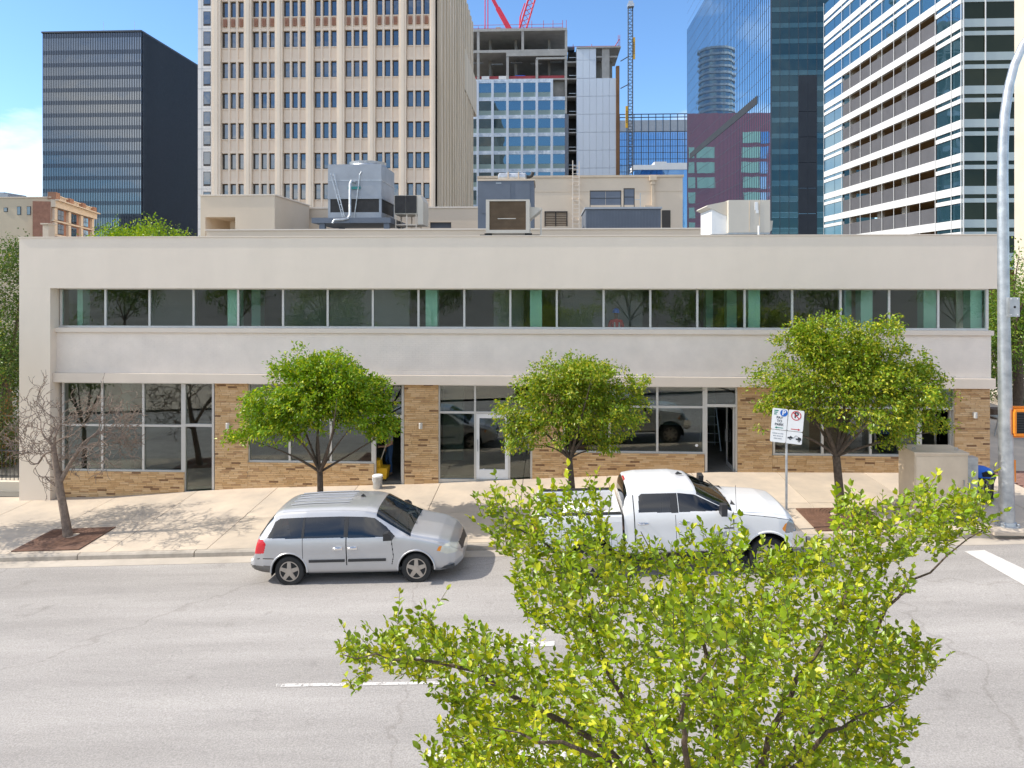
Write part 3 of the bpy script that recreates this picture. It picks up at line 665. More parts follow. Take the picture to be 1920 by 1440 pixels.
# ------------------------------------------------------------------ towers
M['tstone'] = mat('pale limestone', (.82,.69,.55), .85, .07, .25)
M['tstone2'] = mat('pinkish limestone', (.80,.66,.525), .85, .06, .4)
M['stain'] = mat('weather streaked limestone', (.86,.72,.56), .85, .2, .9, streak=(1.2,1.2,.04), c2=(.56,.44,.30))
M['terra'] = mat('terracotta', (.36,.18,.12), .85, .2, 3)
M['twin'] = mirror('dark tower window', (.022,.026,.03), (.75,.82,.9), 1.5, .16, .03, .4)
beige = thing('limestone_tower', 'tall cream limestone office tower with triple dark windows and fluted side', 'tower', (-20, 80, -2.6))
T = Plane(65, 600); FL = 57.55
def tz(v): return T.z(v)
bays = [414.5+58.05*i for i in range(7)]; wx = [(0,11),(15,26),(30.3,41.3)]
rows = [55.5+FL*k for k in range(-3, 7)]
XA, XB = T.x(396), T.x(816); ZTOP, ZBOT = tz(-190), -2.6
q = MB(); q.box(XA, XB, 65.9, 108, ZBOT, ZTOP); q.build('core_wall', M['tstone'], beige)
for i in range(8):                                                 # broad pilasters
    a = 396 if i == 0 else bays[i-1]+42.5; c = bays[i]-1.5 if i < 7 else 816
    q = MB(); q.box(T.x(a), T.x(c), 65, 65.89, ZBOT, ZTOP); q.box(T.x(a+(c-a)*.28), T.x(a+(c-a)*.72), 64.9, 65, ZBOT, ZTOP); q.build('pilaster', M['tstone'], beige)
wm = MB(); ww, wh = T.x(bays[0]+11)-T.x(bays[0]), tz(0)-tz(30)
wm.box(0, ww, 0, .12, 0, .12); wm.box(0, ww, 0, .12, wh-.12, wh); wm.box(0, .1, 0, .12, .12, wh-.12); wm.box(ww-.1, ww, 0, .12, .12, wh-.12); wmesh = wm.mesh('window', M['bronze'])
pmesh = MB().box(.1, ww-.1, .05, .09, .12, wh-.12).mesh('pane', M['twin'])
for b0 in bays:
    q = MB()
    for k in (11, 26):                                             # slim piers between the three windows
        q.box(T.x(b0+k)+.02, T.x(b0+k+4.1)-.02, 65.25, 65.88, ZBOT, ZTOP)
    q.build('window_pier', M['tstone2'], beige, kind='stuff')
    q = MB()
    for r in rows:
        vt = r+30
        for o_, c in wx: q.box(T.x(b0+o_)-.06, T.x(b0+c)+.06, 65.4, 65.89, tz(r+FL)+.01, tz(vt)-.01); q.box(T.x(b0+o_)-.05, T.x(b0+c)+.05, 65.3, 65.4, tz(vt+2), tz(vt)-.02); q.box(T.x(b0+o_)-.05, T.x(b0+c)+.05, 65.3, 65.4, tz(r+FL)+.02, tz(r+FL-5))
    q.build('spandrel', M['tstone2'], beige, kind='stuff')
    for r in rows:
        for o_, c in wx:
            if r < -60: continue
            wo = inst(wmesh, 'window', beige, (T.x(b0+o_), 65.6, tz(r+30))); inst(pmesh, 'pane', wo, (0,0,0), local=True)
    q = MB()
    for o_, c in wx: q.box(T.x(b0+o_)+.15, T.x(b0+c)-.15, 65.2, 65.4, tz(46), tz(32)); q.box(T.x(b0+o_)+.4, T.x(b0+c)-.4, 65.12, 65.2, tz(43), tz(35))
    q.build('medallion', M['terra'], beige, kind='stuff')
q = MB(); y = 66.5; XS = T.x(816)
q.box(XS-.4, XS+.0, 65.1, 108, ZBOT, ZTOP-1)
k = 0
while y < 107:
    q.box(XS+.01, XS+.55, y, y+1.25, ZBOT, ZTOP-1); q.box(XS+.01, XS+.25, y+1.9, y+2.3, ZBOT, ZTOP-1); y += 2.75; k += 1
q.build('fluted_side', M['stain'], beige)
q = MB(); q.box(XS-.3, XS+.6, 92, 112, tz(60), tz(-40)); q.build('side_shoulder', M['stain'], beige)

# white tower with chamfered corner, behind
M['wpanel'] = mat('white panel', (.72,.71,.69), .6, .05, .3)
WT = Plane(118, 380)
wt = thing('white_panel_tower', 'slim white panelled tower edge showing behind the limestone tower', 'tower', (WT.x(400), 130, -2.6))
xa, xb, xc = WT.x(362), WT.x(371), WT.x(440)
q = MB(); q.prism([(xa,123),(xb,118),(xc,118),(xc,140),(xa,140)], -2.6, WT.z(-60), 'z'); q.build('wall', M['wpanel'], wt)
FW_ = 37.55
for k in range(-2, 12):
    v = 21.5+FW_*k
    q = MB(); WT.box(q, 381.5, 395, v, v+27, .2, .03); a_ = q.build('window', M['bronze'], wt)
    q = MB(); WT.box(q, 382.6, 394, v+1.2, v+23.5, .02, .05); q.build('pane', M['twin'], a_)
    q = MB(); d = Vector((xb-xa, -5, 0)).normalized(); n_ = Vector((d.y, -d.x, 0))*-1
    n_ = Vector((-.6,-.8,0)) if n_.y > 0 else n_
    pa, pb = Vector((xa,123,0)).lerp(Vector((xb,118,0)), .25), Vector((xa,123,0)).lerp(Vector((xb,118,0)), .8)
    z0_, z1_ = WT.z(v+25), WT.z(v+2)
    e = n_*.06; q.hexa([(*(pa+e).xy,z0_),(*(pb+e).xy,z0_),(*(pb-e).xy,z0_),(*(pa-e).xy,z0_),(*(pa+e).xy,z1_),(*(pb+e).xy,z1_),(*(pb-e).xy,z1_),(*(pa-e).xy,z1_)]); q.build('window', M['twin'], wt)
q = MB()
for k in range(-2, 12): WT.box(q, 371.2, 440, 16+FW_*k, 16.7+FW_*k, .05, .02)
WT.box(q, 378, 378.5, -60, 430, .05, .022); q.build('panel_joint', M['greym'], wt, kind='stuff')

# black glass tower
M['blackg'] = mirror('black tower glass', (.015,.018,.022), (.72,.77,.82), 1.75, .42, .05, .12)
M['blackspan'] = mirror('black spandrel', (.018,.02,.024), (.6,.68,.8), 1.5, .12, .03, .2, .12)
M['fin'] = mat('grey black fin', (.055,.066,.082), .45, .1, 1)
K = Plane(195, 173)
bt = thing('black_glass_tower', 'dark glass box tower with close vertical fins at left', 'tower', (K.x(173), 215, -2.6))
x0, x1 = K.x(81), K.x(265); y1 = 250; zt = K.z(61.5)
MB().box(x0, x1, 195, y1, -2.6, zt).build('glass_wall', M['blackg'], bt)
q = MB(); FB = 23.6
for k in range(0, 20):
    v = 63 if k == 0 else 94+FB*(k-1)
    z0_, z1_ = K.z(v+7.5), K.z(v)
    q.box(x0-.1, x1+.1, 194.9, y1+.1, z0_, z1_)
q.build('spandrel_band', M['blackspan'], bt, kind='stuff')
q = MB(); nf = 58
for i in range(nf+1):
    x = x0+(x1-x0)*i/nf; q.box(x-.06, x+.06, 194.78, 194.89, -2.6, zt)
for i in range(1, 90):
    y = 195+(y1-195)*i/90; q.box(x1+.11, x1+.36, y-.08, y+.09, -2.6, zt)
q.build('vertical_fin', M['fin'], bt, kind='stuff')
q = MB(); q.box(x0-.3, x1+.3, 194.5, y1+.3, zt+.01, zt+.5); q.build('roof_edge', M['fin'], bt)
q = MB(); a = K.x(227); q.tube([(a,205,zt),(a,205,zt+3.2)], .12, 6); q.tube([(a,205,zt+2.2),(a+.9,205,zt+3.4),(a-.4,205,zt+3.9)], .35, 8)
for u in (85,129,173,183,217,242,262): x = K.x(u); q.tube([(x,198,zt),(x,198,zt+(4.5 if u in (183,242) else 1.5))], .05, 5)
q.build('roof_antenna', M['galv'], bt, kind='stuff')

# small classical building at far left
M['buff'] = mat('buff brick', (.55,.46,.33), .85, .08, .3); M['redb'] = mat('red brick', (.36,.19,.12), .85, .15, .6)
B = Plane(63, 60)
cb = thing('classical_building', 'old buff and red brick building with balustraded parapet at far left', 'building', (B.x(60), 75, -2.6))
xc = B.x(96); xe_ = XU(174, 81); q = MB(); q.prism([(B.x(-60),63),(xc,63),(xe_,81),(B.x(-60)-12,81)], -2.6, B.z(371), 'z'); q.build('buff_wall', M['buff'], cb)
q = MB(); q.box(B.x(-60), xc+.02, 62.9, 63.5, B.z(371)+.01, B.z(369)); q.build('wall_cap', M['cream'], cb)
for u, va, vb in ((11,389,397),(36,387,403),(54.5,387,403),(76,386.5,403),(76,417,433)):
    q = MB(); B.box(q, u-3.6, u+3.6, va, vb, .1, .05); wi_ = q.build('window', M['bronze'], cb); q = MB(); B.box(q, u-2.8, u+2.8, va+.8, vb-.8, .02, .07); q.build('pane', M['twin'], wi_)
xe_ = XU(174, 81); ye_ = 81.0                                       # red street front running back to the right
d = Vector((xe_-xc-.0, ye_-63, 0)); Ln = d.length; d.normalize(); nn = Vector((d.y, -d.x, 0))
def cq(mb_, s0, s1, z0_, z1_, o0, o1, mi=0):
    p = [Vector((xc,63,0))+d*s+nn*o_ for s, o_ in ((s0,o1),(s1,o1),(s1,o0),(s0,o0))]
    mb_.hexa([(a.x,a.y,z0_) for a in p]+[(a.x,a.y,z1_) for a in p], mi)
zc = lambda v: B.z(v)
q = MB(); cq(q, .02, Ln, -2.6, zc(378), -2, 0); q.build('front_wall', M['terra'], cb)
q = MB(); cq(q, -.1, Ln+.3, zc(388), zc(374), 0.001, .5); cq(q, -.3, Ln+.5, zc(376), zc(374)+.02, .501, .9); q.build('cornice', M['cream'], cb)
for r0 in (390, 417):
    q = MB(); cq(q, .1, Ln, zc(r0+24.5), zc(r0+21.5), .002, .22); q.build('string_course', M['cream'], cb)
    for i in range(3):
        s = 2.0+i*Ln*.3
        q = MB(); cq(q, s, s+2.6, zc(r0+20), zc(r0), .003, .12); wi_ = q.build('window', M['bronze'], cb)
        for s2 in (s+.15, s+1.38):
            for zz in ((r0+19,r0+11),(r0+10,r0+1)): q = MB(); cq(q, s2, s2+1.07, zc(zz[0]), zc(zz[1]), .121, .15); q.build('pane', M['twin'], wi_)
    for i in range(4):
        s = .3+i*Ln*.3; q = MB(); cq(q, s, s+1.1, zc(r0+21.3), zc(r0-1), .004, .3); q.build('pilaster', M['cream'], cb)
for i in range(4):
    s = .0+i*(Ln-1.6)/3; q = MB(); cq(q, s, s+1.7, zc(374)+.03, zc(360 if i in (0,) else 362), -.4, .5); q.build('parapet_pier', M['redb'], cb)
    if i < 3:
        q = MB(); e = s+(Ln-1.6)/3
        cq(q, s+1.71, e-.01, zc(365), zc(363.4), -.2, .3)
        for k in range(5): cq(q, s+1.9+k*(e-s-2)/5, s+2.25+k*(e-s-2)/5, zc(374)+.03, zc(365)-.01, -.1, .2)
        q.build('balustrade', M['cream'], cb)
q = MB(); B2 = Plane(24, 84); B2.box(q, 80, 91, 421, 470, .6); B2.box(q, 78.5, 92.5, 418.5, 421, .9, .15)
tag(q.build('chimney_pot', M['cream']), 'small cream chimney stub behind the left end of the parapet', 'chimney')
q = MB(); B3 = Plane(160, 8); B3.box(q, -30, 15, 363, 440, 10); B3.box(q, -30, 8, 360.5, 363, 8); tag(q.build('distant_building', M['greym']), 'tiny grey building top at the left edge above the buff wall', 'building')

# building under construction
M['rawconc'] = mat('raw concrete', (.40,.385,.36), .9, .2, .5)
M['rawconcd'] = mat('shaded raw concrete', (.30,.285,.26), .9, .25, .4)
M['wpan2'] = mat('pale blue wall panel', (.60,.66,.74), .55, .03, .2)
M['cglass'] = mirror('new blue glass', (.012,.045,.06), (.62,.80,.92), 1.6, .22, .05, .15)
M['cspan'] = mat('pale green glass spandrel', (.25,.33,.31), .3, .06, .3)
M['film'] = mat('white protective film', (.66,.72,.78), .6, .25, 1.3, c2=(.36,.45,.56))
M['redp'] = mat('red crane paint', (.62,.03,.07), .5, .12, 1); M['redn'] = mat('red safety net', (.38,.07,.08), .9, .2, 1)
M['yel'] = mat('yellow sign', (.75,.42,.02), .5, .08, 1); M['greenn'] = mat('green sheet', (.06,.28,.03), .8, .2, 1)
M['navy'] = mat('dark hoist steel', (.05,.065,.09), .6, .2, 1); M['blue'] = mat('blue plastic', (.02,.13,.55), .45, .1, 2)
Q = Plane(136, 980); FC = 33.55
cs = thing('construction_tower', 'unfinished concrete tower with blue glazing, open top floors and pale panels', 'building', (Q.x(1000), 150, -2.6))
def qb(name, m, *rs, kind=None, t=.4, pr=0):
    q = MB()
    for r in rs: Q.box(q, r[0], r[1], r[2], r[3], r[4] if len(r) > 4 else t, r[5] if len(r) > 5 else pr)
    return q.build(name, m, cs, kind=kind)
Xa, Xb, Xc = Q.x(800), Q.x(1063), Q.x(1162)
for v0, v1, ur in ((53,58,1063),(93,98,1064),(147.5,150,1066)):
    MB().box(Xa, Q.x(ur), 136, 160, Q.z(v1), Q.z(v0)).build('floor_slab', M['rawconc'], cs)
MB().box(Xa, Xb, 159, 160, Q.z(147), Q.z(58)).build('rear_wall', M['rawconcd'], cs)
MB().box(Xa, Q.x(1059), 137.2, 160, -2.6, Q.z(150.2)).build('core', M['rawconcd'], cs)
qb('edge_beam', M['rawconc'], (949,1064,98.1,105,.8)); qb('edge_beam', M['rawconc'], (1005,1063,108,111.5,.8))
for u, va, vb in ((896.5,58,93),(980,58,93),(1061.5,58,93),(896.5,98,147.5),(951.5,105,147.5),(1006.5,111.5,147.5),(1061,98,147.5)):
    q = MB(); x = Q.x(u); q.box(x-.28, x+.28, 136.1, 136.7, Q.z(vb), Q.z(va)); q.build('column', M['rawconc'], cs)
for i in range(3):
    for u in (915, 965, 1030):
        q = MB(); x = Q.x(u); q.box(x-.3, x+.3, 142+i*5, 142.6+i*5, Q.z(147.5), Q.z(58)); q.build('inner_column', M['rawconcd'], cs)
qb('green_sheeting', M['greenn'], (918,975,83,93,.1,-8)); qb('safety_net', M['redn'], (870,1060,140.5,147.4,.1,-.8))
qb('storage_box', M['blue'], (966,984,136,143,1.5,-2)); 
for a, c in ((903,917),(935,950)): qb('material_bundle', M['wpanel'], (a,c,141.5,147.4,1.2,-.2))
for i in range(5):                                                 # site clutter under the slab
    u = 880+i*38; qb('duct_run', M['greym'], (u,u+22,103+3*(i % 2),105+3*(i % 2),.6,-5))
cols = [(868,893.5),(898,921),(926,949),(954,976.5),(981,1004),(1009,1032),(1037,1059)]
for r in range(8):
    v = 148.5+FC*r
    for i, (a, c) in enumerate(cols):
        if r == 0 and i == 6: continue
        qb('pane', M['cglass'], (a,c,v+7,v+24.5,.15,.0)); qb('spandrel', M['cspan'], (a,c,v+24.7,v+FC-.2,.15,.02)); qb('head_film', M['film'], (a-.3,c+.3,v,v+6.8,.15,.12))
for u0, u1 in ((893.6,897.9),(921.1,925.9),(949.1,953.9),(976.6,980.9),(1004.1,1008.9),(1032.1,1036.9)):
    qb('mullion', M['wpan2'], (u0,u1,149,430,.3,.2))
qb('corner_panel', M['slate'], (1059.2,1066,215,430,.5,.1)); qb('corner_post', M['rawconc'], (1059.2,1063,150,214,.5,.1))
# stair slot, white panels
MB().box(Q.x(1066)+.01, Q.x(1081), 140, 150, -2.6, Q.z(88)).build('stair_back_wall', M['louv'], cs)
for r in range(8): qb('stair_landing', M['rawconc'], (1063.2,1080.8,116+FC*r-(0 if r < 1 else 2),118+FC*r-(0 if r < 1 else 2),3.4,-.2))
qb('stair_rail', M['galv'], *[(1067,1080,108+FC*r,108.8+FC*r,.1,-.3) for r in range(7)], kind='stuff')
MB().box(Q.x(1081), Q.x(1155), 136.4, 155, -2.6, Q.z(148)).build('panel_backing', M['greym'], cs)
MB().box(Q.x(1081), Q.x(1117), 136.4, 150, Q.z(148)+.01, Q.z(93)).build('panel_backing', M['greym'], cs)
hs_ = [148.2,181.8,215.3,249,282.5,316,350,384,418]
for k in range(8):
    for i in range(6): qb('wall_panel', M['wpan2'], (1081+12.35*i+.15,1081+12.35*(i+1)-.15,hs_[k]+.25,hs_[k+1]-.25,.3,-.05))
for i in range(3):
    for va, vb in ((92.5,114),(114.4,147.8)): qb('wall_panel', M['wpan2'], (1081+12.2*i+.15,1081+12.2*(i+1)-.15,va,vb,.3,-.05))
qb('roof_slab', M['rawconc'], (1081,1164,90,92.3,14,.3)); qb('upper_beam', M['rawconc'], (1118,1158,105.5,108.5,.5,-.6)); qb('upper_column', M['rawconc'], (1129,1143,92.4,148,1.2,-.3))
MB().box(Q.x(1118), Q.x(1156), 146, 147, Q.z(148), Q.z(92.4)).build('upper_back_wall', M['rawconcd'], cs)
qb('brown_scaffold', mat('brown board', (.22,.12,.06), .9, .35, .4, streak=(1,1,.6)), (1155.3,1161.5,126,430,1.2,.1))
q = MB()
for u in (875,884,896,908,997,1019,1037,1055,1062): x = Q.x(u); q.tube([(x,137,Q.z(53)),(x,137,Q.z(36 if u > 990 else 45))], .06, 5)
for v in (43, 49): q.tube([(Q.x(868),137,Q.z(v)),(Q.x(1056),137,Q.z(v))], .05, 5)
for u in (1063,1075,1110,1160,1163): x = Q.x(u); q.tube([(x,137,Q.z(90)),(x,137,Q.z(66 if u > 1150 else 82))], .06, 5)
q.tube([(Q.x(1063),137,Q.z(86)),(Q.x(1163),137,Q.z(86))], .05, 5); q.tube([(Q.x(1152),137,Q.z(90)),(Q.x(1162),137,Q.z(74))], .1, 5); q.build('edge_guard_rail', M['redn'], cs, kind='stuff')
qb('roof_crate', M['rawconc'], (928,937,41,52,1.2,-3)); qb('roof_crate', M['rawconc'], (905,916,47,53,1.2,-3)); qb('roof_crate', M['navy'], (1064,1078,84,90,1.5,-2))
# cranes on it
def lattice(mb_, p, q_, wd, n, r=.07):
    p, q_ = Vector(p), Vector(q_); d = (q_-p).normalized(); s = d.cross(Vector((0,1,0))).normalized()*wd/2; t = Vector((0,wd/2,0))
    cs_ = [s+t, s-t, -s-t, -s+t]
    for c in cs_: mb_.tube([p+c, q_+c], r*1.5, 5)
    for k in range(n):
        a, b_ = p.lerp(q_, k/n), p.lerp(q_, (k+1)/n)
        for i in range(4): mb_.tube([a+cs_[i], b_+cs_[(i+1) % 4]], r, 4)
cr = thing('red_crane', 'red lattice crane rising from the unfinished roof beside the box boom', 'crane', (Q.x(982), 141, Q.z(53)))
q = MB(); lattice(q, (Q.x(976),141,Q.z(50)), (Q.x(1012),141,Q.z(-70)), 1.5, 12, .08); q.build('lattice_boom', M['redp'], cr)
q = MB(); q.tube([(Q.x(972),141,Q.z(50)),(Q.x(974),141,Q.z(16))], .18, 6); q.tube([(Q.x(974),141,Q.z(16)),(Q.x(983),141,Q.z(-10))], .15, 6); q.build('gantry', M['redp'], cr)
q = MB(); q.box(Q.x(970),Q.x(984),140.5,143,Q.z(53),Q.z(49.5)); q.build('crane_base', M['redp'], cr)
c2_ = thing('telescopic_crane', 'thick red box boom leaning left above the unfinished roof', 'crane', (Q.x(955), 142, Q.z(53)))
q = MB(); q.tube([(Q.x(958),142,Q.z(47)),(Q.x(940),142,Q.z(14)),(Q.x(930),142,Q.z(-4))], [.85,.8,.75], 4); q.build('lower_boom', M['redp'], c2_)
q = MB(); q.tube([(Q.x(930),142,Q.z(-4)),(Q.x(905),142,Q.z(-52))], .55, 4); q.build('upper_boom', M['redp'], c2_)
q = MB(); q.box(Q.x(946),Q.x(961),141,144,Q.z(53),Q.z(44.5)); q.build('turntable', M['redp'], c2_)
c3_ = thing('red_mast_hoist', 'thin red twin mast standing on a red box at roof left', 'hoist', (Q.x(900), 143, Q.z(53)))
q = MB(); q.box(Q.x(893),Q.x(905),142.5,144.5,Q.z(53),Q.z(39)); q.build('winch_box', M['redp'], c3_)
for u in (904.5, 910):
    q = MB(); x = Q.x(u); q.tube([(x,143,Q.z(53)),(x,143,Q.z(-40))], .12, 6); q.build('mast', M['redp'], c3_)
q = MB(); q.tube([(Q.x(903),143,Q.z(37.5)),(Q.x(922),143,Q.z(37.5)),(Q.x(922),143,Q.z(53))], .15, 6); q.build('side_arm', M['redp'], c3_)
# hoist mast
Z_ = Plane(130, 1183)
hm = thing('material_hoist_mast', 'tall thin dark lattice hoist mast with two yellow signs', 'hoist', (Z_.x(1183), 130, -2.6))
q = MB(); lattice(q, (Z_.x(1182.5),130.5,-2.6), (Z_.x(1182.5),130.5,Z_.z(8)), .95, 62, .045)
for k in range(110):
    z = -2.6+k*.62
    if z < Z_.z(10): q.box(Z_.x(1182.5)-.5, Z_.x(1182.5)+.5, 130, 130.06, z, z+.1)
q.build('lattice_mast', M['navy'], hm)
q = MB(); q.box(Z_.x(1177),Z_.x(1189),129.8,131.2,Z_.z(12),Z_.z(6)); q.box(Z_.x(1179),Z_.x(1187),130,131,Z_.z(6),Z_.z(1)); q.build('mast_head', M['galv'], hm)
for u, va, vb in ((1189,69,110),(1175.5,198,239)):
    q = MB(); Z_.box(q, u-2.2, u+2.2, va, vb, .25, -.3); sg = q.build('banner', M['yel'], hm)
    q = MB(); 
    for k in range(7): Z_.box(q, u-.7, u+.7, va+9+k*3.4, va+11.4+k*3.4, .02, -.27)
    q.build('lettering', M['navy'], sg, kind='stuff')
for v in (103.5, 156): q = MB(); q.tube([(Q.x(1162),134,Z_.z(v)),(Z_.x(1180),130.6,Z_.z(v))], .12, 5); q.build('tie_arm', M['navy'], hm)

# far blue glass block
V = Plane(428, 1225)
M['fblue'] = mirror('far blue glass', (.02,.06,.16), (.55,.74,1.0), 1.9, .38, .05, .1)
fb = thing('far_blue_block', 'low far blue glass block with open steel screen on top', 'building', (V.x(1225), 440, -2.6))
q = MB(); V.box(q, 1140, 1310, 248, 450, 30); q.build('glass_wall', M['fblue'], fb)
q = MB()
for i in range(14): u = 1148+13.6*i; V.box(q, u-.7, u+.7, 214, 330, .4, .3)
for v in (214, 220, 247): V.box(q, 1140, 1310, v-.8, v+.8, .45, .35)
for i in range(7): v = 262+12*i; V.box(q, 1140, 1310, v-.4, v+.4, .2, .2)
for i in range(40): u = 1148+4.53*i; V.box(q, u-.25, u+.25, 249, 330, .2, .15)
q.build('steel_grid', M['navy'], fb, kind='stuff')
for i in range(13):
    q = MB(); u = 1148+13.6*i; V.box(q, u+.9, u+12.7, 225, 246, .3); q.build('screen_panel', M['greym'], fb)
V2 = Plane(330, 1240)
lw = thing('low_white_roof', 'low white roofed building in front of the far blue block', 'building', (V2.x(1240), 336, -2.6))
q = MB(); V2.box(q, 1187, 1300, 309, 318, 12); V2.box(q, 1227, 1250, 303, 309, 10); V2.box(q, 1250, 1300, 305.5, 309, 10); q.build('roof', M['wpanel'], lw)
q = MB(); V2.box(q, 1189, 1300, 318.1, 440, 11, -.5); q.build('glass_wall', M['fblue'], lw)

# blue glass tower
M['bmirr'] = mirror('blue mirror glass', (.02,.05,.10), (.68,.87,1.0), 2.4, .48, .05, .06)
M['teal'] = mirror('dark teal glass', (.010,.034,.042), (.5,.72,.8), 1.45, .05, .06, .12)
M['tealb'] = mirror('teal spandrel glass', (.04,.10,.12), (.55,.75,.83), 1.45, .06, .06, .12)
M['dpan'] = mat('dark granite panel', (.05,.058,.07), .95, .1, .3, spec=.05)
BT = Plane(158, 1497); XN = BT.x(1445); YF = 158
far = (1290-1022)/(1445-1022)
YE = (YF-CAM.y)/far+CAM.y
gt = thing('blue_glass_tower', 'tall blue mirrored glass tower with dark teal street face', 'tower', (XN+10, 190, -2.6))
ZT = BT.z(-220)
MB().box(XN, BT.x(1640), YF, YE, -2.6, ZT).build('glass_wall', M['bmirr'], gt)
q = MB(); n_ = 62                                                  # mullions on the mirrored side
for i in range(n_+1):
    y = YF+(YE-YF)*i/n_; q.box(XN-.07, XN-.001, y-.07, y+.07, -2.6, ZT)
for k in range(50):
    z = -2.6+k*4.08; q.box(XN-.02, XN-.002, YF, YE, z, z+.09)
q.build('side_mullion', M['navy'], gt, kind='stuff')
q = MB(); zz = ZV(181, 1420, 0)
pA = (CAM+ray(1420,181)*((XN-CAM.x)/ray(1420,181).x)); pB = (CAM+ray(1294,292)*((XN-CAM.x)/ray(1294,292).x))
q.box(XN-.10, XN-.072, pA.y, min(pB.y,YE-4), pA.z-1.9, pA.z+.3); q.build('dark_louvre_band', M['dpan'], gt)
cols_ = [1446,1462,1479,1496.5,1514,1531,1552,1575,1600,1640]; FBV = 29.6
for k in range(-6, 12):
    v = 141+FBV*(k-0)
    for i in range(len(cols_)-1):
        if 3 <= i <= 4 and v > 135: continue
        q = MB(); BT.box(q, cols_[i]+.35, cols_[i+1]-.35, v+.4, v+20, .2, .15); q.build('pane', M['teal'], gt)
        q = MB(); BT.box(q, cols_[i]+.35, cols_[i+1]-.35, v+20.4, v+FBV, .2, .18); q.build('spandrel', M['tealb'], gt)
for k in range(7):
    for a, c in ((1497,1513.8),(1514.2,1530.7)):
        q = MB(); BT.box(q, a, c, 162+47.8*k-(20 if k == 0 else 0), 162+47.8*(k+1)-.7 if k else 162+47.8-.7, .3, .3); q.build('granite_panel', M['dpan'], gt)
q = MB()
for u in cols_[:-1]: BT.box(q, u-.3, u+.3, -220, 450, .3, .25)
q.build('front_mullion', M['navy'], gt, kind='stuff')

# striped tower with parking floors
M['swhite'] = mat('white spandrel panel', (.74,.745,.74), .45, .04, .2); M['spale'] = mat('pale glass spandrel', (.42,.50,.51), .25, .05, .2)
M['dglass'] = mirror('dark green glass', (.018,.026,.02), (.45,.55,.48), 1.45, .0, .06, .2)
M['sglass'] = mirror('sky glass', (.02,.055,.075), (.60,.82,.95), 1.8, .12, .08, .12)
M['mesh'] = mat('grey mesh panel', (.105,.105,.115), .7, .12, .8); M['tanc'] = mat('tan soffit', (.38,.27,.15), .9, .2, .4); M['crc'] = mat('pale column', (.62,.55,.45), .85, .1, .5)
G = Plane(58, 1850); XG = G.x(1805); FG = 62.7
YGE = (58-CAM.y)*(1805-1022)/(1551-1022)+CAM.y
gg = thing('striped_parking_tower', 'white striped office tower with open parking floors at right', 'tower', (XG+8, 75, -2.6))
Z = G.z; ZTG = Z(-250)
MB().box(XG+9, G.x(2300), 62, YGE, -2.6, ZTG).build('core', M['tanc'], gg)
def yS(u): r = ray(u, HV); return CAM.y+(XG-CAM.x)/r.x*r.y          # photo column to depth on the side face
yo0, yo1, yn = yS(1756), yS(1580), yS(1786)
jn = [yS(u) for u in (1756,1727,1701.7,1678,1655.7,1634,1615,1595.7,1580)]
gl_y = [58.05, yn, yo0]
fr_x = [XG, G.x(1846.3), G.x(1913), G.x(1950), G.x(2010), G.x(2080), G.x(2150)]
for k in range(-4, 8):
    v0 = 4+FG*k; zw1, zw0, zs0, zd0, zl0 = Z(v0), Z(v0+31), Z(v0+47), Z(v0+54), Z(v0+FG)
    for i in range(len(fr_x)-1):
        a, c = fr_x[i]+.06, fr_x[i+1]-.06
        for nm, z0_, z1_, m_, pr in (('pane',zw0,zw1,M['dglass'],0),('spandrel',zs0,zw0,M['spale'],.12),('pane',zd0,zs0,M['dglass'],0),('spandrel',zl0,zd0,M['spale'],.12)):
            MB().box(a, c, 58-pr, 58.3, z0_+.02, z1_-.02).build(nm, m_, gg)
    gar = k >= 0
    e1 = yS(1565); ys_ = [(gl_y[0],gl_y[1]),(gl_y[1],gl_y[2]),(yo1,e1),(e1,YGE)]+([] if gar else list(zip(jn[:-1], jn[1:])))
    for ci, (a, c) in enumerate(ys_):
        a, c = a+.06, c-.06
        for nm, z0_, z1_, m_, pr in (('pane',zw0,zw1,M['sglass'],0),('spandrel',zs0,zw0,M['swhite'],.12),('pane',zd0,zs0,M['sglass'],0),('spandrel',zl0,zd0,M['swhite'],.12)):
            if k == -1 and ci > 3 and z1_ <= zs0+.01: continue           # the topmost parking slot
            MB().box(XG-pr, XG+.3, a, c, z0_+.02, z1_-.02).build(nm, m_, gg)
    if k >= -1:
        MB().box(XG+.35, XG+9, yo0, yo1, zs0+.15, zw0-.1).build('parking_deck', M['tanc'], gg)
        for ya in (jn[2]+2.0, jn[4]+2.3, jn[7]+1.2):
            MB().box(XG+.7, XG+1.3, ya, ya+.9, Z(v0+FG+31), zs0+.14).build('parking_column', M['crc'], gg)
    if gar:
        for a, c in zip(jn[:-1], jn[1:]):
            a, c = a+.05, c-.05
            MB().box(XG-.02, XG+.12, a, c, zw0+.02, zw1-.02).build('mesh_panel', M['mesh'], gg)
            MB().box(XG-.14, XG+.34, a, c, zs0, zw0).build('spandrel', M['swhite'], gg)
q = MB()
for y in gl_y+jn[1:]+[YGE]: q.box(XG-.17, XG-.141, y-.035, y+.035, -2.6, ZTG)
for x in fr_x: q.box(x-.05, x+.05, 57.8, 57.879, -2.6, ZTG)
q.build('vertical_mullion', M['swhite'], gg, kind='stuff')
q = MB(); W9 = Plane(40, 1918); q.box(XU(1916.5,46), XU(1990,40), 40, 46, -2, 60); tag(q.build('tan_side_building', M['crc']), 'tan wall strip at the right edge beside the striped tower', 'building')
# plum and green block that stands hidden behind the limestone tower and shows mirrored in the blue glass
M['plum'] = mat('plum cladding', (.40,.105,.13), .5, .08, .1); M['lgreen'] = mat('pale green glazing', (.50,.75,.56), .3, .08, .1)

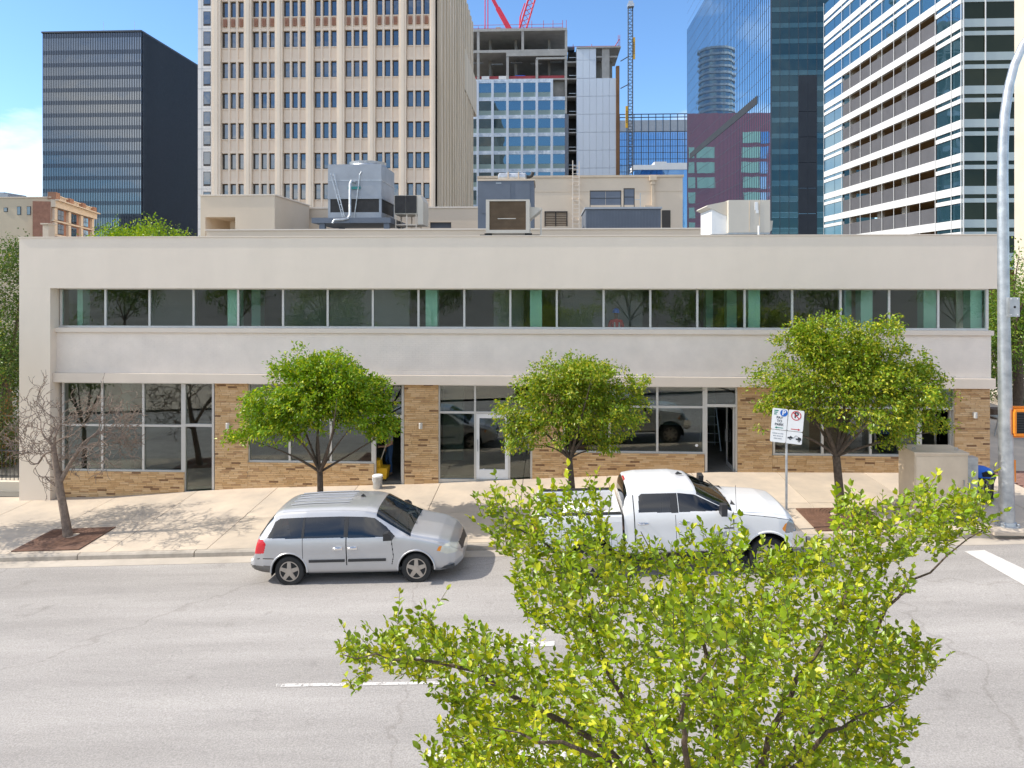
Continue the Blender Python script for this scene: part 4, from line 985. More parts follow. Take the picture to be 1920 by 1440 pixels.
# ------------------------------------------------------------------ vehicles
def carpaint(name, c, metal=0., rough=.35, var=.03): return mat(name, c, rough, var, 1.5, metal=metal, coat=.8)
M['silver'] = carpaint('silver car paint', (.48,.48,.49), .55, .38, .05); M['wpaint'] = carpaint('white truck paint', (.70,.70,.70), 0, .4)
M['carglass'] = glass('tinted car glass', (.13,.14,.15), .03, 1.5); M['shield'] = glass('windscreen glass', (.62,.78,.68), .03, 1.5)
M['headl'] = mat('cloudy headlight lens', (.62,.60,.50), .15, .1, 8, coat=.6); M['amber'] = mat('amber lens', (.75,.25,.02), .2, .1, 8, coat=.5); M['redl'] = mat('red lens', (.55,.02,.03), .2, .1, 8, coat=.5)
M['chromel'] = mat('clear headlight lens', (.30,.31,.32), .12, .3, 14, metal=.6, coat=.6); M['chrome'] = mat('chrome', (.78,.78,.78), .12, .03, 3, metal=1.); M['rim'] = mat('dusty alloy', (.46,.41,.36), .45, .12, 6, metal=.6); M['gap'] = mat('panel gap', (.015,.015,.016), .9, 0, 1)
M['seat'] = mat('grey seat cloth', (.16,.155,.15), .9, .1, 5); M['dash'] = mat('dark dashboard', (.05,.05,.05), .7, .1, 5); M['dirt'] = mat('dusty plastic', (.17,.155,.14), .8, .3, 5)

def smooth(a, k=5):
    if k < 2: return a
    w_ = np.hanning(k+2)[1:-1]; w_ /= w_.sum(); return np.convolve(np.pad(a, (k//2, k//2), 'edge'), w_, 'valid')[:len(a)]
def inpoly(px, pz, poly):
    c = np.zeros(px.shape, bool); n = len(poly)
    for i in range(n):
        x1, z1 = poly[i]; x2, z2 = poly[(i+1) % n]
        if z1 == z2: continue
        k = ((z1 > pz) != (z2 > pz)) & (px < (x2-x1)*(pz-z1)/(z2-z1)+x1); c ^= k
    return c
def nearline(px, pz, pl, wd):
    m_ = np.zeros(px.shape, bool)
    for (x1, z1), (x2, z2) in zip(pl[:-1], pl[1:]):
        dx, dz = x2-x1, z2-z1; t = np.clip(((px-x1)*dx+(pz-z1)*dz)/(dx*dx+dz*dz), 0, 1)
        m_ |= np.hypot(px-x1-t*dx, pz-z1-t*dz) < wd
    return m_
def catmull(P, n):                                               # P (k, ..., d): k control points, n samples per span
    k = P.shape[0]; o_ = []
    Q_ = np.concatenate([2*P[:1]-P[1:2], P, 2*P[-1:]-P[-2:-1]])
    for i in range(k-1):
        p0, p1, p2, p3 = Q_[i], Q_[i+1], Q_[i+2], Q_[i+3]
        for t in np.arange(n[i])/n[i]:
            o_.append(.5*(2*p1+(p2-p0)*t+(2*p0-5*p1+4*p2-p3)*t*t+(3*p1-p0-3*p2+p3)*t**3))
    o_.append(P[-1]); return np.array(o_)
def submesh(name, V, quads, m_, parent, smooth_=True, smat=None, push=None):
    u_, inv = np.unique(quads.reshape(-1), return_inverse=True)
    me = bpy.data.meshes.new(name); vv = V[u_]
    me.from_pydata(vv.tolist(), [], inv.reshape(-1, 4).tolist())
    for q_ in (m_ if isinstance(m_, list) else [m_]): me.materials.append(q_)
    if smat is not None: me.polygons.foreach_set('material_index', smat)
    if smooth_: me.polygons.foreach_set('use_smooth', [True]*len(quads))
    me.update(); o_ = bpy.data.objects.new(name, me); COL.objects.link(o_); o_.parent = parent; return o_
def shell(tab, L0, L1, nx, spans, sm=9):
    xs_ = np.linspace(L0, L1, nx); g_ = {k: smooth(np.interp(xs_, *zip(*v)), sm) for k, v in tab.items()}
    zl, zb, ze, zt, W, wt = (g_[k] for k in ('zl','zb','ze','zt','W','wt')); z0 = np.zeros(nx)
    cp = [(W*.90, zl), (W*.985, zl+.10), (W*1.0, zl*.45+zb*.55), (W*.975, zb), (wt+.05, ze-.05), (wt, ze), (wt*.80, ze+(zt-ze)*.62), (wt*.4, zt-.008), (z0, zt)]
    P = np.array([np.stack([xs_, -y, z], 1) for y, z in cp])
    return catmull(P, spans)                                      # (ns, nx, 3) right-hand (near, -y) half
def vehicle(root, half, cls, holes, mats_, capm):
    """half: (ns,nx,3); cls(x,z,y,s) -> int array of labels; label 0 is body; -1 removed"""
    ns, nx, _ = half.shape
    full = np.concatenate([half, half[-2::-1]*np.array([1,-1,1])]); nt_ = full.shape[0]
    V = full.reshape(-1, 3); idx = np.arange(nt_*nx).reshape(nt_, nx)
    quads = np.stack([idx[:-1,:-1], idx[:-1,1:], idx[1:,1:], idx[1:,:-1]], -1).reshape(-1, 4)
    c = V[quads].mean(1); s = np.repeat(np.minimum(np.arange(nt_-1), nt_-2-np.arange(nt_-1)), nx-1)/(ns-1)
    return V, quads, c, s, idx
def wheel(root, x, y, r, wd, m_rim, spokes, side, hub=.55):
    wh_ = thing_part('wheel', root)
    q = MB(); t = wd/2; prof = [(r*.66,-t*.8),(r*.80,-t),(r*.95,-t*.92),(r,-t*.55),(r,t*.55),(r*.95,t*.92),(r*.80,t),(r*.66,t*.8),(r*.62,0)]
    return wh_, prof
def thing_part(name, parent):
    o_ = bpy.data.objects.new(name, None); COL.objects.link(o_); o_.parent = parent; return o_
def add_wheel(root, x, y, r, wd, spokes, rim_m, side):
    t = wd/2; q = MB(); q.lathe([(r*.64,-t*.85),(r*.80,-t),(r*.94,-t*.93),(r,-t*.6),(r,t*.6),(r*.94,t*.93),(r*.80,t),(r*.64,t*.85)], (x,y,r), 40, 'y')
    ty = q.build('wheel', M['black'], root, smooth=True, local=True)
    q = MB(); f = y+side*t*.78                                      # outer face plane
    q.lathe([(r*.66,-.02),(r*.66,.012),(r*.60,.012),(r*.58,-.02)], (x,f,r), 40, 'y') if side > 0 else q.lathe([(r*.58,.02),(r*.60,-.012),(r*.66,-.012),(r*.66,.02)], (x,f,r), 40, 'y')
    for k in range(spokes):
        a = 2*math.pi*k/spokes+.3; d = Vector((math.cos(a),0,math.sin(a))); p = Vector((-d.z,0,d.x)); C0 = Vector((x,f,r))
        w0, w1 = r*.15, r*.11 if spokes < 6 else r*.07
        pts = [C0+d*r*.1-p*w0, C0+d*r*.61-p*w1, C0+d*r*.61+p*w1, C0+d*r*.1+p*w0]; e = Vector((0,side*.022,0))
        q.hexa([a_-e for a_ in pts]+[a_+e*(.9 if i in (1,2) else 1.2) for i, a_ in enumerate(pts)])
    q.lathe([(r*.2,-.03),(r*.2,.03),(r*.15,.036 if side > 0 else -.03)], (x,f,r), 20, 'y')
    q.build('rim', rim_m, ty, local=True, smooth=False)
    q = MB(); q.lathe([(r*.62,-.01),(r*.62,.01)], (x,f-side*.07,r), 30, 'y'); q.build('brake_disc', M['gap'], ty, local=True)
def arch_lip(mb_, x, z, R_, y, zmin, wd=.035, r=.02):
    pts = [(x+R_*math.cos(a), y, z+R_*math.sin(a)) for a in np.linspace(-.35, math.pi+.35, 26) if z+R_*math.sin(a) > zmin]
    mb_.tube(pts, r, 6)
def liner(v, wx_, z, R_, yo, zmin):                                # dark inside of a wheel arch, open below
    for sg in (-1, 1):
        q = MB(); a_ = [a for a in np.linspace(-.25, math.pi+.25, 22)]; n_ = len(a_)
        pts = [(wx_+R_*math.cos(a), sg*yo, z+R_*math.sin(a)) for a in a_]+[(wx_+R_*math.cos(a), sg*.62, z+R_*math.sin(a)) for a in a_]
        q.add(pts, [(i, i+1, n_+i+1, n_+i) for i in range(n_-1)]+[tuple(range(n_, 2*n_))]); q.build('wheel_well', M['gap'], v, local=True)
def text(s, size, parent, loc, rot, m_, name='lettering', ext=.002, bold=0.):
    cu_ = bpy.data.curves.new(name, 'FONT'); cu_.body = s; cu_.size = size; cu_.align_x = 'CENTER'; cu_.align_y = 'CENTER'; cu_.extrude = ext; cu_.offset = bold
    o_ = bpy.data.objects.new(name, cu_); COL.objects.link(o_); dg = bpy.context.evaluated_depsgraph_get(); me = bpy.data.meshes.new_from_object(o_.evaluated_get(dg))
    bpy.data.objects.remove(o_); me.materials.clear(); me.materials.append(m_); o2 = bpy.data.objects.new(name, me); COL.objects.link(o2); o2.parent = parent; o2.location = loc; o2.rotation_euler = rot; return o2

# ---- silver minivan: x runs from rear bumper to nose, near side is -y
def make_van():
    v = thing('minivan', 'dusty silver minivan parked at the kerb facing right', 'minivan')
    tab = dict(
     zt=[(0,.60),(.07,.66),(.10,.98),(.14,1.10),(.30,1.40),(.46,1.63),(.62,1.70),(1.2,1.745),(2.0,1.75),(2.55,1.715),(2.78,1.655),(3.2,1.36),(3.56,1.115),(3.72,1.075),(4.2,.985),(4.5,.885),(4.66,.78),(4.76,.66),(4.8,.58)],
     ze=[(0,.55),(.07,.60),(.10,.92),(.14,1.04),(.30,1.33),(.46,1.55),(.62,1.605),(1.2,1.635),(2.0,1.64),(2.55,1.61),(2.78,1.56),(3.2,1.285),(3.56,1.065),(3.72,1.02),(4.2,.925),(4.5,.82),(4.66,.71),(4.76,.60),(4.8,.54)],
     zb=[(0,.52),(.09,.56),(.12,.84),(.2,1.0),(.5,1.02),(3.4,1.02),(3.7,.96),(4.2,.84),(4.5,.73),(4.66,.64),(4.8,.50)],
     zl=[(0,.36),(.2,.30),(.6,.26),(4.2,.25),(4.6,.27),(4.8,.34)],
     W=[(0,.80),(.06,.89),(.3,.955),(.8,.985),(3.6,.985),(4.2,.95),(4.45,.885),(4.65,.76),(4.76,.58),(4.8,.46)],
     wt=[(0,.72),(.1,.74),(.3,.68),(.62,.66),(1.2,.70),(2.5,.71),(2.8,.70),(3.2,.76),(3.56,.82),(4.2,.80),(4.5,.72),(4.66,.60),(4.76,.44),(4.8,.34)])
    half = shell(tab, 0, 4.8, 420, [4,14,22,40,4,4,10,12], 9)
    V, Q_, c, s, idx = vehicle(v, half, None, None, None, None)
    x, y, z = c[:,0], np.abs(c[:,1]), c[:,2]; near = c[:,1] < 0
    side = s < .655
    lab = np.zeros(len(Q_), int)
    RW, FWH, rad = .84, 3.68, .335
    up = side & (z > 1.03)
    doorF = [(2.14,.28),(3.10,.28),(3.18,.6),(3.15,1.0),(3.2,1.4),(2.6,1.62),(2.14,1.66)]; doorS = [(1.16,.28),(2.13,.28),(2.13,1.66),(1.16,1.66)]
    lab[side & inpoly(x, z, doorF)] = 1; lab[side & inpoly(x, z, doorS)] = 2
    gapl = nearline(x, z, [(2.14,.27),(2.14,1.62)], .008) | nearline(x, z, [(1.16,.5),(1.17,1.62)], .007) | nearline(x, z, [(3.10,.27),(3.19,.62),(3.15,1.0)], .008) | nearline(x, z, [(1.18,.28),(3.1,.28)], .008) | nearline(x, z, [(.16,.62),(.5,.62)], .008)
    win = [([(.36,1.07),(1.13,1.055),(1.15,1.565),(.72,1.55),(.50,1.42)],3), ([(1.19,1.055),(2.09,1.05),(2.09,1.58),(1.19,1.575)],4), ([(2.18,1.05),(3.24,1.045),(3.02,1.26),(2.62,1.555),(2.18,1.58)],5)]
    lab[side & gapl & (s > .08)] = 6
    lab[side & (z > 1.06) & (z < 1.575) & (x > 1.12) & (x < 1.20)] = 15; lab[side & (z > 1.06) & (z < 1.575) & (x > 2.08) & (x < 2.19)] = 16
    for p, k in win: lab[side & (z > 1.03) & inpoly(x, z, p)] = k
    lab[(s > .70) & (x > 2.80) & (x < 3.56)] = 7; lab[(s > .72) & (x > .17) & (x < .45)] = 8
    lab[side & inpoly(x, z, [(.06,.72),(.30,.74),(.35,.95),(.28,1.04),(.10,1.04)])] = 9
    lab[inpoly(x, z, [(4.20,.70),(4.42,.62),(4.68,.60),(4.70,.72),(4.50,.82),(4.28,.80)]) & (s < .9) & (y > .35)] = 10
    lab[inpoly(x, z, [(4.16,.72),(4.25,.69),(4.30,.80),(4.22,.80)]) & (s < .9)] = 11
    lab[(x > 4.64) & (z > .56) & (z < .72) & (y < .46)] = 12
    lab[(x < .42) & (z < .47) & side] = 13
    for wx_ in (RW, FWH): lab[side & (np.hypot(x-wx_, z-rad) < .405) & (y > .6)] = -1
    names = {3:'side_window',4:'side_window',5:'side_window',7:'windscreen',8:'rear_window',9:'tail_light',10:'headlight',11:'indicator',12:'grille',13:'bumper_skirt',15:'window_pillar',16:'window_pillar'}
    mm = {3:M['carglass'],4:M['carglass'],5:M['carglass'],7:M['shield'],8:M['carglass'],9:M['redl'],10:M['headl'],11:M['amber'],12:M['blackp'],13:M['dirt'],15:M['blackp'],16:M['blackp']}
    V = V.copy(); V[:,2] = np.where(V[:,2] > 1.02, 1.02+(V[:,2]-1.02)*.90, V[:,2]); X_ = V[:,0].copy(); V[:,0] = np.where(X_ > 4.08, 4.08+(X_-4.08)*.80, np.where(X_ < .43, .43-(.43-X_)*1.2, X_))
    bsel = (lab == 0) | (lab == 6)
    body = submesh('body', V, Q_[bsel & ~((lab == 6))], M['silver'], v)
    submesh('panel_gap', V*np.array([1,.992,1]), Q_[lab == 6], M['gap'], v)
    for k in (1, 2):
        for sd in (near, ~near):
            d_ = submesh('door', V, Q_[(lab == k) & sd], M['silver'], v)
            hx, hz = (2.28, .83) if k == 1 else (1.95, .83); sg = -1 if sd is near else 1
            q = MB(); q.box(hx-.11, hx+.11, sg*.985-.014, sg*.985+.014, hz-.035, hz+.035); q.tube([(hx-.09,sg*1.0,hz+.01),(hx-.05,sg*1.025,hz+.014),(hx+.05,sg*1.025,hz+.014),(hx+.09,sg*1.0,hz+.01)], .013, 6); q.build('handle', M['chrome'], d_, local=True, smooth=True)
            q = MB(); a_, b_ = (2.18, 3.02) if k == 1 else (1.3, 2.10); q.box(a_, b_, sg*.992-.014, sg*.992+.014, .535, .59); q.build('side_moulding', M['blackp'], d_, local=True)
    for k, nm in names.items():
        sp = (near, ~near) if k in (3,4,5,9,10,11,13,15,16) else (np.ones(len(near), bool),)
        for sd in sp:
            if ((lab == k) & sd).any(): submesh(nm, V*(np.array([1,.993,1]) if k in (3,4,5) else 1), Q_[(lab == k) & sd], mm[k], v)
    for e_, nm in ((0,'rear_bumper'),(-1,'front_bumper')):        # close the ends
        ring = idx[:, e_]; me = bpy.data.meshes.new(nm); me.from_pydata(V[ring].tolist(), [], [tuple(range(len(ring)))]); me.materials.append(M['silver']); o_ = bpy.data.objects.new(nm, me); COL.objects.link(o_); o_.parent = v
    for sg in (-1, 1):
        q = MB()
        for wx_ in (RW, FWH): arch_lip(q, wx_, rad, .41, sg*.975, .27)
        q.build('wheel_arch', M['silver'], v, smooth=True, local=True, kind='stuff')
        for wx_ in (RW, FWH): add_wheel(v, wx_, sg*.865, rad, .21, 5, M['rim'], sg)
        q = MB(); q.prism([(3.02,1.04),(3.22,1.05),(3.20,1.14),(3.12,1.20),(3.03,1.19)], sg*1.02, sg*1.20, 'y'); q.build('wing_mirror', M['blackp'], v, local=True)
    for wx_ in (RW, FWH): liner(v, wx_, rad, .412, .97, .26)
    for k in range(5): q = MB(); yy = -.42+k*.21; q.tube([(.75,yy,1.632+.03*(1-abs(yy))),(1.3,yy,1.672+.012*(1-abs(yy)*1.6)),(2.1,yy,1.672+.012*(1-abs(yy)*1.6))], .012, 5); q.build('roof_rib', M['silver'], v, local=True)
    q = MB(); q.box(.5,4.5,-.9,.9,.3,.36); q.build('floor_pan', M['dash'], v, local=True)
    q = MB(); q.prism([(3.05,.95),(3.62,.98),(3.60,1.06),(3.2,1.08),(3.02,1.04)], -.75, .75, 'y'); q.build('dashboard', M['dash'], v, local=True)
    for xx in (.9, 1.7, 2.35):
        for yy in (-.4, .4):
            q = MB(); q.prism([(xx,.45),(xx+.5,.45),(xx+.52,.62),(xx+.12,.66),(xx-.02,1.2),(xx-.06,1.4),(xx-.16,1.4),(xx-.14,1.15)], yy-.24, yy+.24, 'y'); q.build('seat', M['seat'], v, local=True)
    q = MB()
    for yy in (-.3, .25): q.tube([(3.58,yy,1.115),(3.42,yy+.32,1.225)], .012, 5)
    q.build('wiper', M['blackp'], v, local=True, kind='stuff')
    q = MB(); q.tube([(3.5,-.80,1.07),(3.53,-.80,1.48)], .005, 5); q.build('aerial', M['blackp'], v, local=True)
    q = MB(); q.prism([(2.25,1.678),(2.36,1.675),(2.30,1.725)], -.03, .03, 'y'); q.build('roof_fin', M['blackp'], v, local=True)
    return v
van = make_van()
def set_on_road(o_, x0, x1, y):
    za, zb_ = zroad(x0, y), zroad(x1, y); o_.location = (x0, y, za); o_.rotation_euler = (0, -math.atan2(zb_-za, x1-x0), 0)
YV = -22+15.45+.98
xw = XU(543, YV-.98)-.84
set_on_road(van, xw, xw+4.8, YV)

# ---- white crew-cab pickup
def make_truck():
    v = thing('pickup_truck', 'white crew cab pickup truck with open bed half hidden by leaves', 'pickup truck')
    tab = dict(
     zt=[(2.0,1.50),(2.03,1.78),(2.12,1.93),(2.4,1.975),(3.2,1.975),(3.55,1.92),(4.0,1.67),(4.34,1.50),(4.5,1.475),(5.2,1.43),(5.5,1.37),(5.64,1.25),(5.70,1.08),(5.72,.95)],
     ze=[(2.0,1.42),(2.03,1.70),(2.12,1.84),(2.4,1.88),(3.2,1.88),(3.55,1.83),(4.0,1.59),(4.34,1.43),(4.5,1.40),(5.2,1.34),(5.5,1.28),(5.64,1.17),(5.70,1.02),(5.72,.9)],
     zb=[(2.0,1.36),(4.3,1.37),(4.6,1.31),(5.2,1.24),(5.5,1.18),(5.64,1.08),(5.72,.82)],
     zl=[(2.0,.52),(5.0,.55),(5.5,.62),(5.72,.68)],
     W=[(2.0,.985),(2.2,1.0),(4.6,1.0),(5.3,.99),(5.55,.95),(5.66,.90),(5.72,.84)],
     wt=[(2.0,.72),(2.3,.73),(3.4,.735),(3.6,.73),(4.0,.78),(4.34,.86),(5.2,.86),(5.5,.83),(5.72,.76)])
    half = shell(tab, 2.0, 5.72, 340, [4,12,18,36,4,4,9,11], 7)
    V, Q_, c, s, idx = vehicle(v, half, None, None, None, None)
    x, y, z = c[:,0], np.abs(c[:,1]), c[:,2]; near = c[:,1] < 0; side = s < .655
    lab = np.zeros(len(Q_), int); rad = .41; RW, FWH = 1.29, 5.05; RA = .52
    lab[side & inpoly(x, z, [(2.22,.58),(3.10,.58),(3.10,1.86),(2.22,1.86)])] = 2; lab[side & inpoly(x, z, [(3.11,.58),(4.33,.58),(4.33,1.42),(3.5,1.86),(3.11,1.86)])] = 1
    gapl = nearline(x, z, [(2.22,1.86),(2.22,.6),(2.3,.57),(4.2,.57),(4.33,.75),(4.34,1.42)], .007) | nearline(x, z, [(3.105,.57),(3.105,1.36)], .008) | nearline(x, z, [(4.36,1.36),(5.2,1.25),(5.55,1.17)], .006)
    lab[side & gapl & (s > .08)] = 6
    lab[side & (z > 1.38) & inpoly(x, z, [(2.32,1.42),(3.02,1.42),(3.02,1.80),(2.42,1.80),(2.34,1.74)])] = 4
    lab[side & (z > 1.38) & inpoly(x, z, [(3.18,1.42),(4.20,1.42),(4.05,1.52),(3.55,1.80),(3.18,1.81)])] = 5
    lab[side & (z > 1.38) & inpoly(x, z, [(3.025,1.40),(3.175,1.40),(3.175,1.82),(3.025,1.82)])] = 14
    lab[(s > .69) & (x > 3.60) & (x < 4.33)] = 7; lab[(s > .70) & (x < 2.10) & (z > 1.5)] = 8
    lab[inpoly(x, z, [(5.42,.92),(5.72,.90),(5.74,1.20),(5.60,1.22),(5.46,1.12)]) & (y > .55) & (s < .72)] = 10
    lab[inpoly(x, z, [(5.36,1.0),(5.42,.93),(5.47,1.12),(5.42,1.10)]) & (s < .72)] = 11
    lab[(x > 5.64) & (y < .60) & (z > .8) & (z < 1.26)] = 12
    lab[side & (np.hypot(x-FWH, z-rad-.02) < RA) & (y > .6)] = -1
    submesh('body', V, Q_[lab == 0], M['wpaint'], v); submesh('panel_gap', V*np.array([1,.994,1]), Q_[lab == 6], M['gap'], v)
    for k in (1, 2):
        for sd in (near, ~near):
            d_ = submesh('door', V, Q_[(lab == k) & sd], M['wpaint'], v); sg = -1 if sd is near else 1; hx = 3.28 if k == 1 else 2.40
            q = MB(); q.box(hx-.12, hx+.12, sg*.99-.012, sg*.99+.012, 1.175, 1.225); q.tube([(hx-.11,sg*1.0,1.20),(hx-.06,sg*1.04,1.20),(hx+.06,sg*1.04,1.20),(hx+.11,sg*1.0,1.20)], .016, 6); q.build('handle', M['chrome'], d_, local=True, smooth=True)
            if k == 1 and sg < 0:
                text('2500', .17, d_, (4.02,-1.006,.93), (math.pi/2,0,0), M['greym'], ext=.006, bold=.006)
    names = {4:('side_window',M['carglass'],1),5:('side_window',M['carglass'],1),7:('windscreen',M['shield'],0),8:('rear_window',M['carglass'],0),10:('headlight',M['chromel'],1),11:('indicator',M['amber'],1),12:('grille',M['blackp'],0),14:('door_pillar',M['blackp'],1)}
    for k, (nm, m_, tw) in names.items():
        for sd in ((near, ~near) if tw else (np.ones(len(near), bool),)):
            if ((lab == k) & sd).any(): submesh(nm, V*(np.array([1,.993,1]) if k in (4,5) else 1), Q_[(lab == k) & sd], m_, v)
    for e_ in (0, -1):
        ring = idx[:, e_]; me = bpy.data.meshes.new('end_panel'); me.from_pydata(V[ring].tolist(), [], [tuple(range(len(ring)))]); me.materials.append(M['wpaint'] if e_ == 0 else M['blackp']); o_ = bpy.data.objects.new('end_panel', me); COL.objects.link(o_); o_.parent = v
    q = MB(); q.prism([(.0,0),(.06,.035),(.06,-.035)],-.005,.005,'y')
    # bed
    bs = [(.93,.60),(.985,.72),(1.0,.95),(1.0,1.25),(.985,1.36),(.955,1.40),(.86,1.40),(.84,1.37),(.84,.90),(.70,.86),(0,.86)]
    P = np.array([[[X,-yy,zz] for X in np.linspace(.16,1.95,120)] for yy, zz in bs])
    den = np.concatenate([P[i]+(P[i+1]-P[i])*t[:,None,None] for i in range(len(bs)-1) for t in [np.arange(10)/10]]+[P[-1:]])
    V2, Q2, c2, s2, id2 = vehicle(v, den, None, None, None, None)
    hole = (np.hypot(c2[:,0]-RW, c2[:,2]-rad-.02) < RA) & (np.abs(c2[:,1]) > .9)
    submesh('bed', V2, Q2[~hole], M['wpaint'], v, smooth_=False)
    q = MB(); q.box(1.90,1.952,-.84,.84,.87,1.395); q.build('bed_front_wall', M['wpaint'], v, local=True)
    q = MB(); q.box(.10,.158,-.96,.96,.62,1.40); tg = q.build('tailgate', M['wpaint'], v, local=True)
    for sg in (-1,1):
        q = MB(); q.box(.17,1.94,sg*.905-.06,sg*.905+.06,1.401,1.425); q.build('bed_rail_cap', M['blackp'], v, local=True)
        q = MB(); q.box(.08,.14,sg*.97-.03,sg*.97+.03,.95,1.3); q.build('tail_light', M['redl'], v, local=True)
        q = MB(); q.prism([(.9,.87),(1.68,.87),(1.6,1.06),(.98,1.06)], sg*.60, sg*.838, 'y'); q.build('inner_wheel_arch', M['wpaint'], v, local=True)
        q = MB()
        for wx_ in (RW, FWH): arch_lip(q, wx_, rad+.02, RA+.005, sg*.985, .58, r=.028)
        q.build('wheel_arch', M['wpaint'], v, smooth=True, local=True, kind='stuff')
        for wx_ in (RW, FWH): add_wheel(v, wx_, sg*.86, rad, .28, 8, M['rim'], sg)
        q = MB(); q.hexa([(4.02,sg*1.03,1.40),(4.14,sg*1.03,1.40),(4.14,sg*1.28,1.40),(4.02,sg*1.28,1.40),(4.04,sg*1.03,1.62),(4.16,sg*1.03,1.62),(4.16,sg*1.26,1.64),(4.04,sg*1.26,1.64)]) if sg > 0 else q.hexa([(4.02,-1.28,1.40),(4.14,-1.28,1.40),(4.14,-1.03,1.40),(4.02,-1.03,1.40),(4.04,-1.26,1.64),(4.16,-1.26,1.64),(4.16,-1.03,1.62),(4.04,-1.03,1.62)]); q.box(4.05,4.13,min(sg*.93,sg*1.05),max(sg*.93,sg*1.05),1.42,1.47); q.build('wing_mirror', M['blackp'], v, local=True)
        q = MB(); q.box(4.12,4.32,sg*1.0-.012,sg*1.0+.012,1.05,1.075) if sg < 0 else None
        if sg < 0: q.prism([(4.42,1.02),(4.62,1.02),(4.60,1.045),(4.52,1.045),(4.53,1.075),(4.49,1.075),(4.47,1.045),(4.42,1.045)], -1.018, -.985, 'y'); q.build('fender_badge', M['blackp'], v, local=True, kind='stuff')
    q = MB(); q.prism([(5.50,.60),(5.74,.58),(5.84,.64),(5.86,.86),(5.78,.93),(5.50,.93)], -.93, .93, 'y'); q.build('front_bumper', M['chrome'], v, local=True)
    q = MB(); q.prism([(-.06,.62),(.14,.60),(.16,.80),(-.06,.82)], -.95, .95, 'y'); q.build('rear_bumper', M['chrome'], v, local=True)
    for wx_ in (RW, FWH): liner(v, wx_, rad+.02, RA+.008, .975, .5)
    q = MB(); q.box(.75,1.83,-.6,.6,.55,.855); q.box(2.1,4.3,-.9,.9,.55,.62); q.box(.3,5.3,-.5,.5,.42,.55); q.build('chassis', M['gap'], v, local=True, kind='stuff')
    q = MB(); q.prism([(3.9,1.2),(4.36,1.28),(4.34,1.40),(3.95,1.42),(3.86,1.38)], -.8, .8, 'y'); q.build('dashboard', M['dash'], v, local=True)
    for xx in (2.45, 3.25):
        for yy in (-.42, .42): q = MB(); q.prism([(xx,.85),(xx+.52,.85),(xx+.54,1.0),(xx+.12,1.05),(xx,1.55),(xx-.05,1.74),(xx-.15,1.74),(xx-.13,1.5)], yy-.26, yy+.26, 'y'); q.build('seat', M['seat'], v, local=True)
    q = MB()
    for yy in (-.35, .3): q.tube([(4.33,yy,1.50),(4.15,yy+.4,1.605)], .013, 5)
    q.box(4.34,4.44,-.70,.70,1.44,1.475); q.build('wiper', M['blackp'], v, local=True, kind='stuff')
    q = MB(); q.tube([(4.42,-.92,1.40),(4.42,-.92,1.95)], .005, 5); q.build('aerial', M['blackp'], v, local=True)
    q = MB(); q.prism([(3.3,1.976),(3.46,1.97),(3.36,2.03)], -.03, .03, 'y'); q.build('roof_fin', M['blackp'], v, local=True)
    q = MB(); q.box(2.09,2.13,-.15,.15,1.90,1.935); q.build('brake_light', M['redl'], v, local=True)
    return v
truck = make_truck()
XT = XU(1498, YV-.4)-5.86
set_on_road(truck, XT, XT+5.8, YV+.02)
# load in the bed
def on_truck(px, py, pz): return truck.matrix_basis @ Vector((px, py, pz))
p = Vector(truck.location)
rt = truck.rotation_euler.y
def bedpt(x, y, z): return p+Vector((x*math.cos(rt)+z*math.sin(rt), y, -x*math.sin(rt)+z*math.cos(rt)))
q = MB(); o_ = bedpt(1.05,.12,.875); q.lathe([(.40,0),(.42,.05),(.42,.2),(.36,.38),(.2,.47),(.05,.5)], o_, 28); tag(q.build('white_tank', M['white'], smooth=True), 'domed white plastic tank lying in the pickup bed', 'tank')
o_ = bedpt(1.62,-.12,.875); wc = thing('drink_cooler', 'round red and white drink cooler at the front of the pickup bed', 'cooler', o_)
q = MB(); q.lathe([(.15,0),(.17,.02),(.18,.22)], (0,0,0), 24); q.build('tub', M['redl'], wc, local=True, smooth=True)
q = MB(); q.lathe([(.185,.221),(.185,.26),(.16,.30),(.05,.31)], (0,0,0), 24); q.build('lid', M['white'], wc, local=True, smooth=True)

# ------------------------------------------------------------------ trees
def bez(a, b, c, n): return [a*((1-t)**2)+b*(2*t*(1-t))+c*(t*t) for t in np.linspace(0, 1, n)]
LEAF_Q = np.array([[0,0,0],[.45,.5,.10],[1.0,0,-.06],[.45,-.5,.10]])                       # folded diamond
LEAF_F = [(0,1,2),(0,2,3)]
LEAF_B = np.array([[0,0,0],[.22,.30,.07],[.55,.40,.09],[.85,.20,.03],[1.06,0,-.10],[.85,-.20,.03],[.55,-.40,.09],[.22,-.30,.07],[.5,0,-.01]])
LEAF_BF = [(0,8,1),(1,8,2),(2,8,3),(3,8,4),(4,8,5),(5,8,6),(6,8,7),(7,8,0)]
def frames(d, up):                                                                        # batches of leaf frames
    d = d/np.linalg.norm(d, axis=1, keepdims=True); s = np.cross(up, d); s /= np.linalg.norm(s, axis=1, keepdims=True)+1e-9; n = np.cross(d, s); return d, s, n
